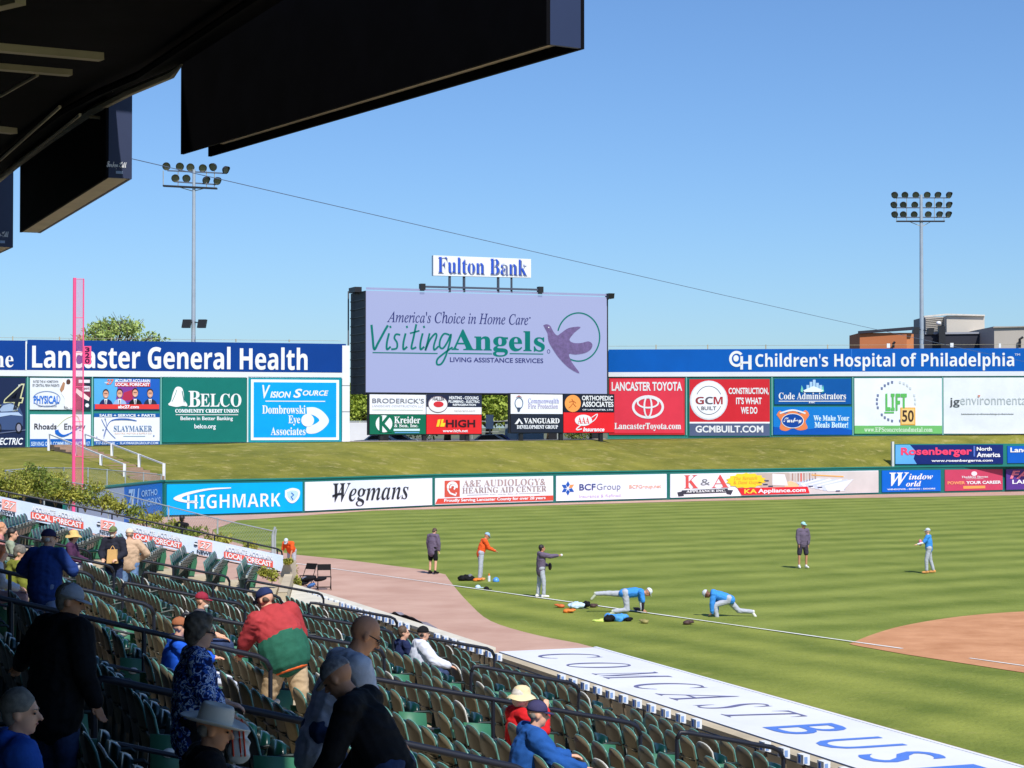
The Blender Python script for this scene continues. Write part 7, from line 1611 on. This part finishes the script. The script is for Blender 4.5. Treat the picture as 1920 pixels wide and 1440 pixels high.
# folding chairs by the clay track
def chair(cx, cy, label, yaw=0.0):
    g = gnd(cx, cy, .012); r = thing('folding_chair', g, label, 'chair', 'folding chairs at the clay track'); c_, s_ = math.cos(yaw), math.sin(yaw)
    L = lambda x, y, z: g + Vector((x * c_ - y * s_, x * s_ + y * c_, z)); m = mat('chair_black', (.006, .006, .007), .8, spec=.2)
    for s in (-.22, .22):
        mk('leg', MB().tube([L(s, -.22, 0), L(s, .2, .86)], .013, 6), m, r); mk('leg', MB().tube([L(s, .25, 0), L(s, -.2, .46)], .013, 6), m, r)
    mk('seat', MB().prism([L(-.2, -.22, .44), L(.2, -.22, .44), L(.2, .16, .43), L(-.2, .16, .43)], (0, 0, .025)), m, r)
    mk('backrest', MB().prism([L(-.22, .11, .66), L(.22, .11, .66), L(.22, .2, .86), L(-.22, .2, .86)], (0, .02, 0)), m, r)
    mk('crossbar', MB().tube([L(-.22, -.16, .12), L(.22, -.16, .12)], .01, 5), m, r); mk('crossbar', MB().tube([L(-.22, .22, .06), L(.22, .22, .06)], .01, 5), m, r)
chair(608, 1106, 'black folding chair standing on the clay track', .15)
chair(578, 1104, 'black folding chair piled with clothes left of the standing one', -.6)
g = gnd(580, 1100, .3); r = thing('clothes_pile', g, 'blue and black clothes heaped on the left folding chair', 'clothes'); rc = random.Random(4)
for i in range(7):
    c = g + Vector((rc.uniform(-.32, .4), rc.uniform(-.15, .15), rc.uniform(.0, .3))); evalmesh('garment', MB().ell(c - g, (rc.uniform(.12, .24), 0, .03), (0, .14, 0), (.03, 0, rc.uniform(.06, .12))), .02, (M_BLKC, M_BLKC, cloth('pile_blue', (70, 110, 170)), M_BLKC, cloth('pile_grey', (120, 130, 150)))[i % 5], r, 2, fold=.02, seed=i)
# tarp lying behind the front wall
r = thing('tarpaulin', st2w(-.5, 44, .0), 'grey-blue tarpaulin heaped against the field wall', 'tarp')
mb = MB(); g_ = []
NA, NBb = 60, 7
for i in range(NA):
    for j in range(NBb):
        t_ = 38.5 + i * .15; s_ = -.18 - j * .11; hgt = (.9 + .22 * math.exp(-((t_ - 43.4) / 2.6) ** 2)) * max(0, 1 - (j / 6) ** 2) * (.55 + .45 * math.sin(i / NA * PI) ** .5)
        g_.append(st2w(s_, t_, .03 + hgt + noise.noise(Vector((i * .3, j * .5, 0))) * .1 * (1 if hgt > .05 else .2)))
mb.add(g_, [(i * NBb + j, i * NBb + j + 1, (i + 1) * NBb + j + 1, (i + 1) * NBb + j) for i in range(NA - 1) for j in range(NBb - 1)])
mk('tarp_sheet', mb, mat('tarp', srgb(136, 130, 140), .8, .2, 3, spec=.2), r, True)
# striped carrier bag beside the hat
c = at(448, 1385, 11.6); r = thing('carrier_bag', c, 'white bag with orange-red stripes beside the wide-brimmed hat', 'bag')
evalmesh('bag_body', MB().cap((0, 0, -.09), (.015, 0, .05), .062, .045, (1, 0, 0), 1, .6), .008, mat('bag_white', srgb(206, 210, 206), .6, .05, 3), r, 2, fold=.02, seed=2)
for k in (-.025, .02, .045): mk('stripe', MB().bar(c + Vector((k, -.045, -.10)), c + Vector((k - .015, -.035, .07)), .008, .008), paint((206, 70, 44)), r)
for s in (-.025, .025): mk('handle', MB().tube(bez([c + Vector((s, 0, .07)), c + Vector((s * .6, 0, .12)), c + Vector((s * .2, 0, .07))], 4), .004, 5), paint((206, 70, 44)), r)
c = at(211, 1044, PERSONS[11].location.y - .3) if len(PERSONS) > 11 else at(211, 1044, 45); r = thing('paper_bag', c, 'tan paper bag in front of the bearded man', 'bag')
mk('bag_body', MB().prism([c + Vector((-.12, -.06, -.14)), c + Vector((.12, -.06, -.14)), c + Vector((.10, -.06, .16)), c + Vector((-.10, -.06, .16))], (0, .12, 0)), mat('kraft', srgb(222, 176, 110), .8, .05, 5), r)
mk('handle', MB().tube(bez([c + Vector((-.05, 0, .16)), c + Vector((0, 0, .24)), c + Vector((.05, 0, .16))], 4), .008, 5), mat('kraft', srgb(222, 176, 110)), r)

bpy.data.scenes.remove(TMP); bpy.data.scenes.remove(TXT); bpy.data.objects.remove(TXO)
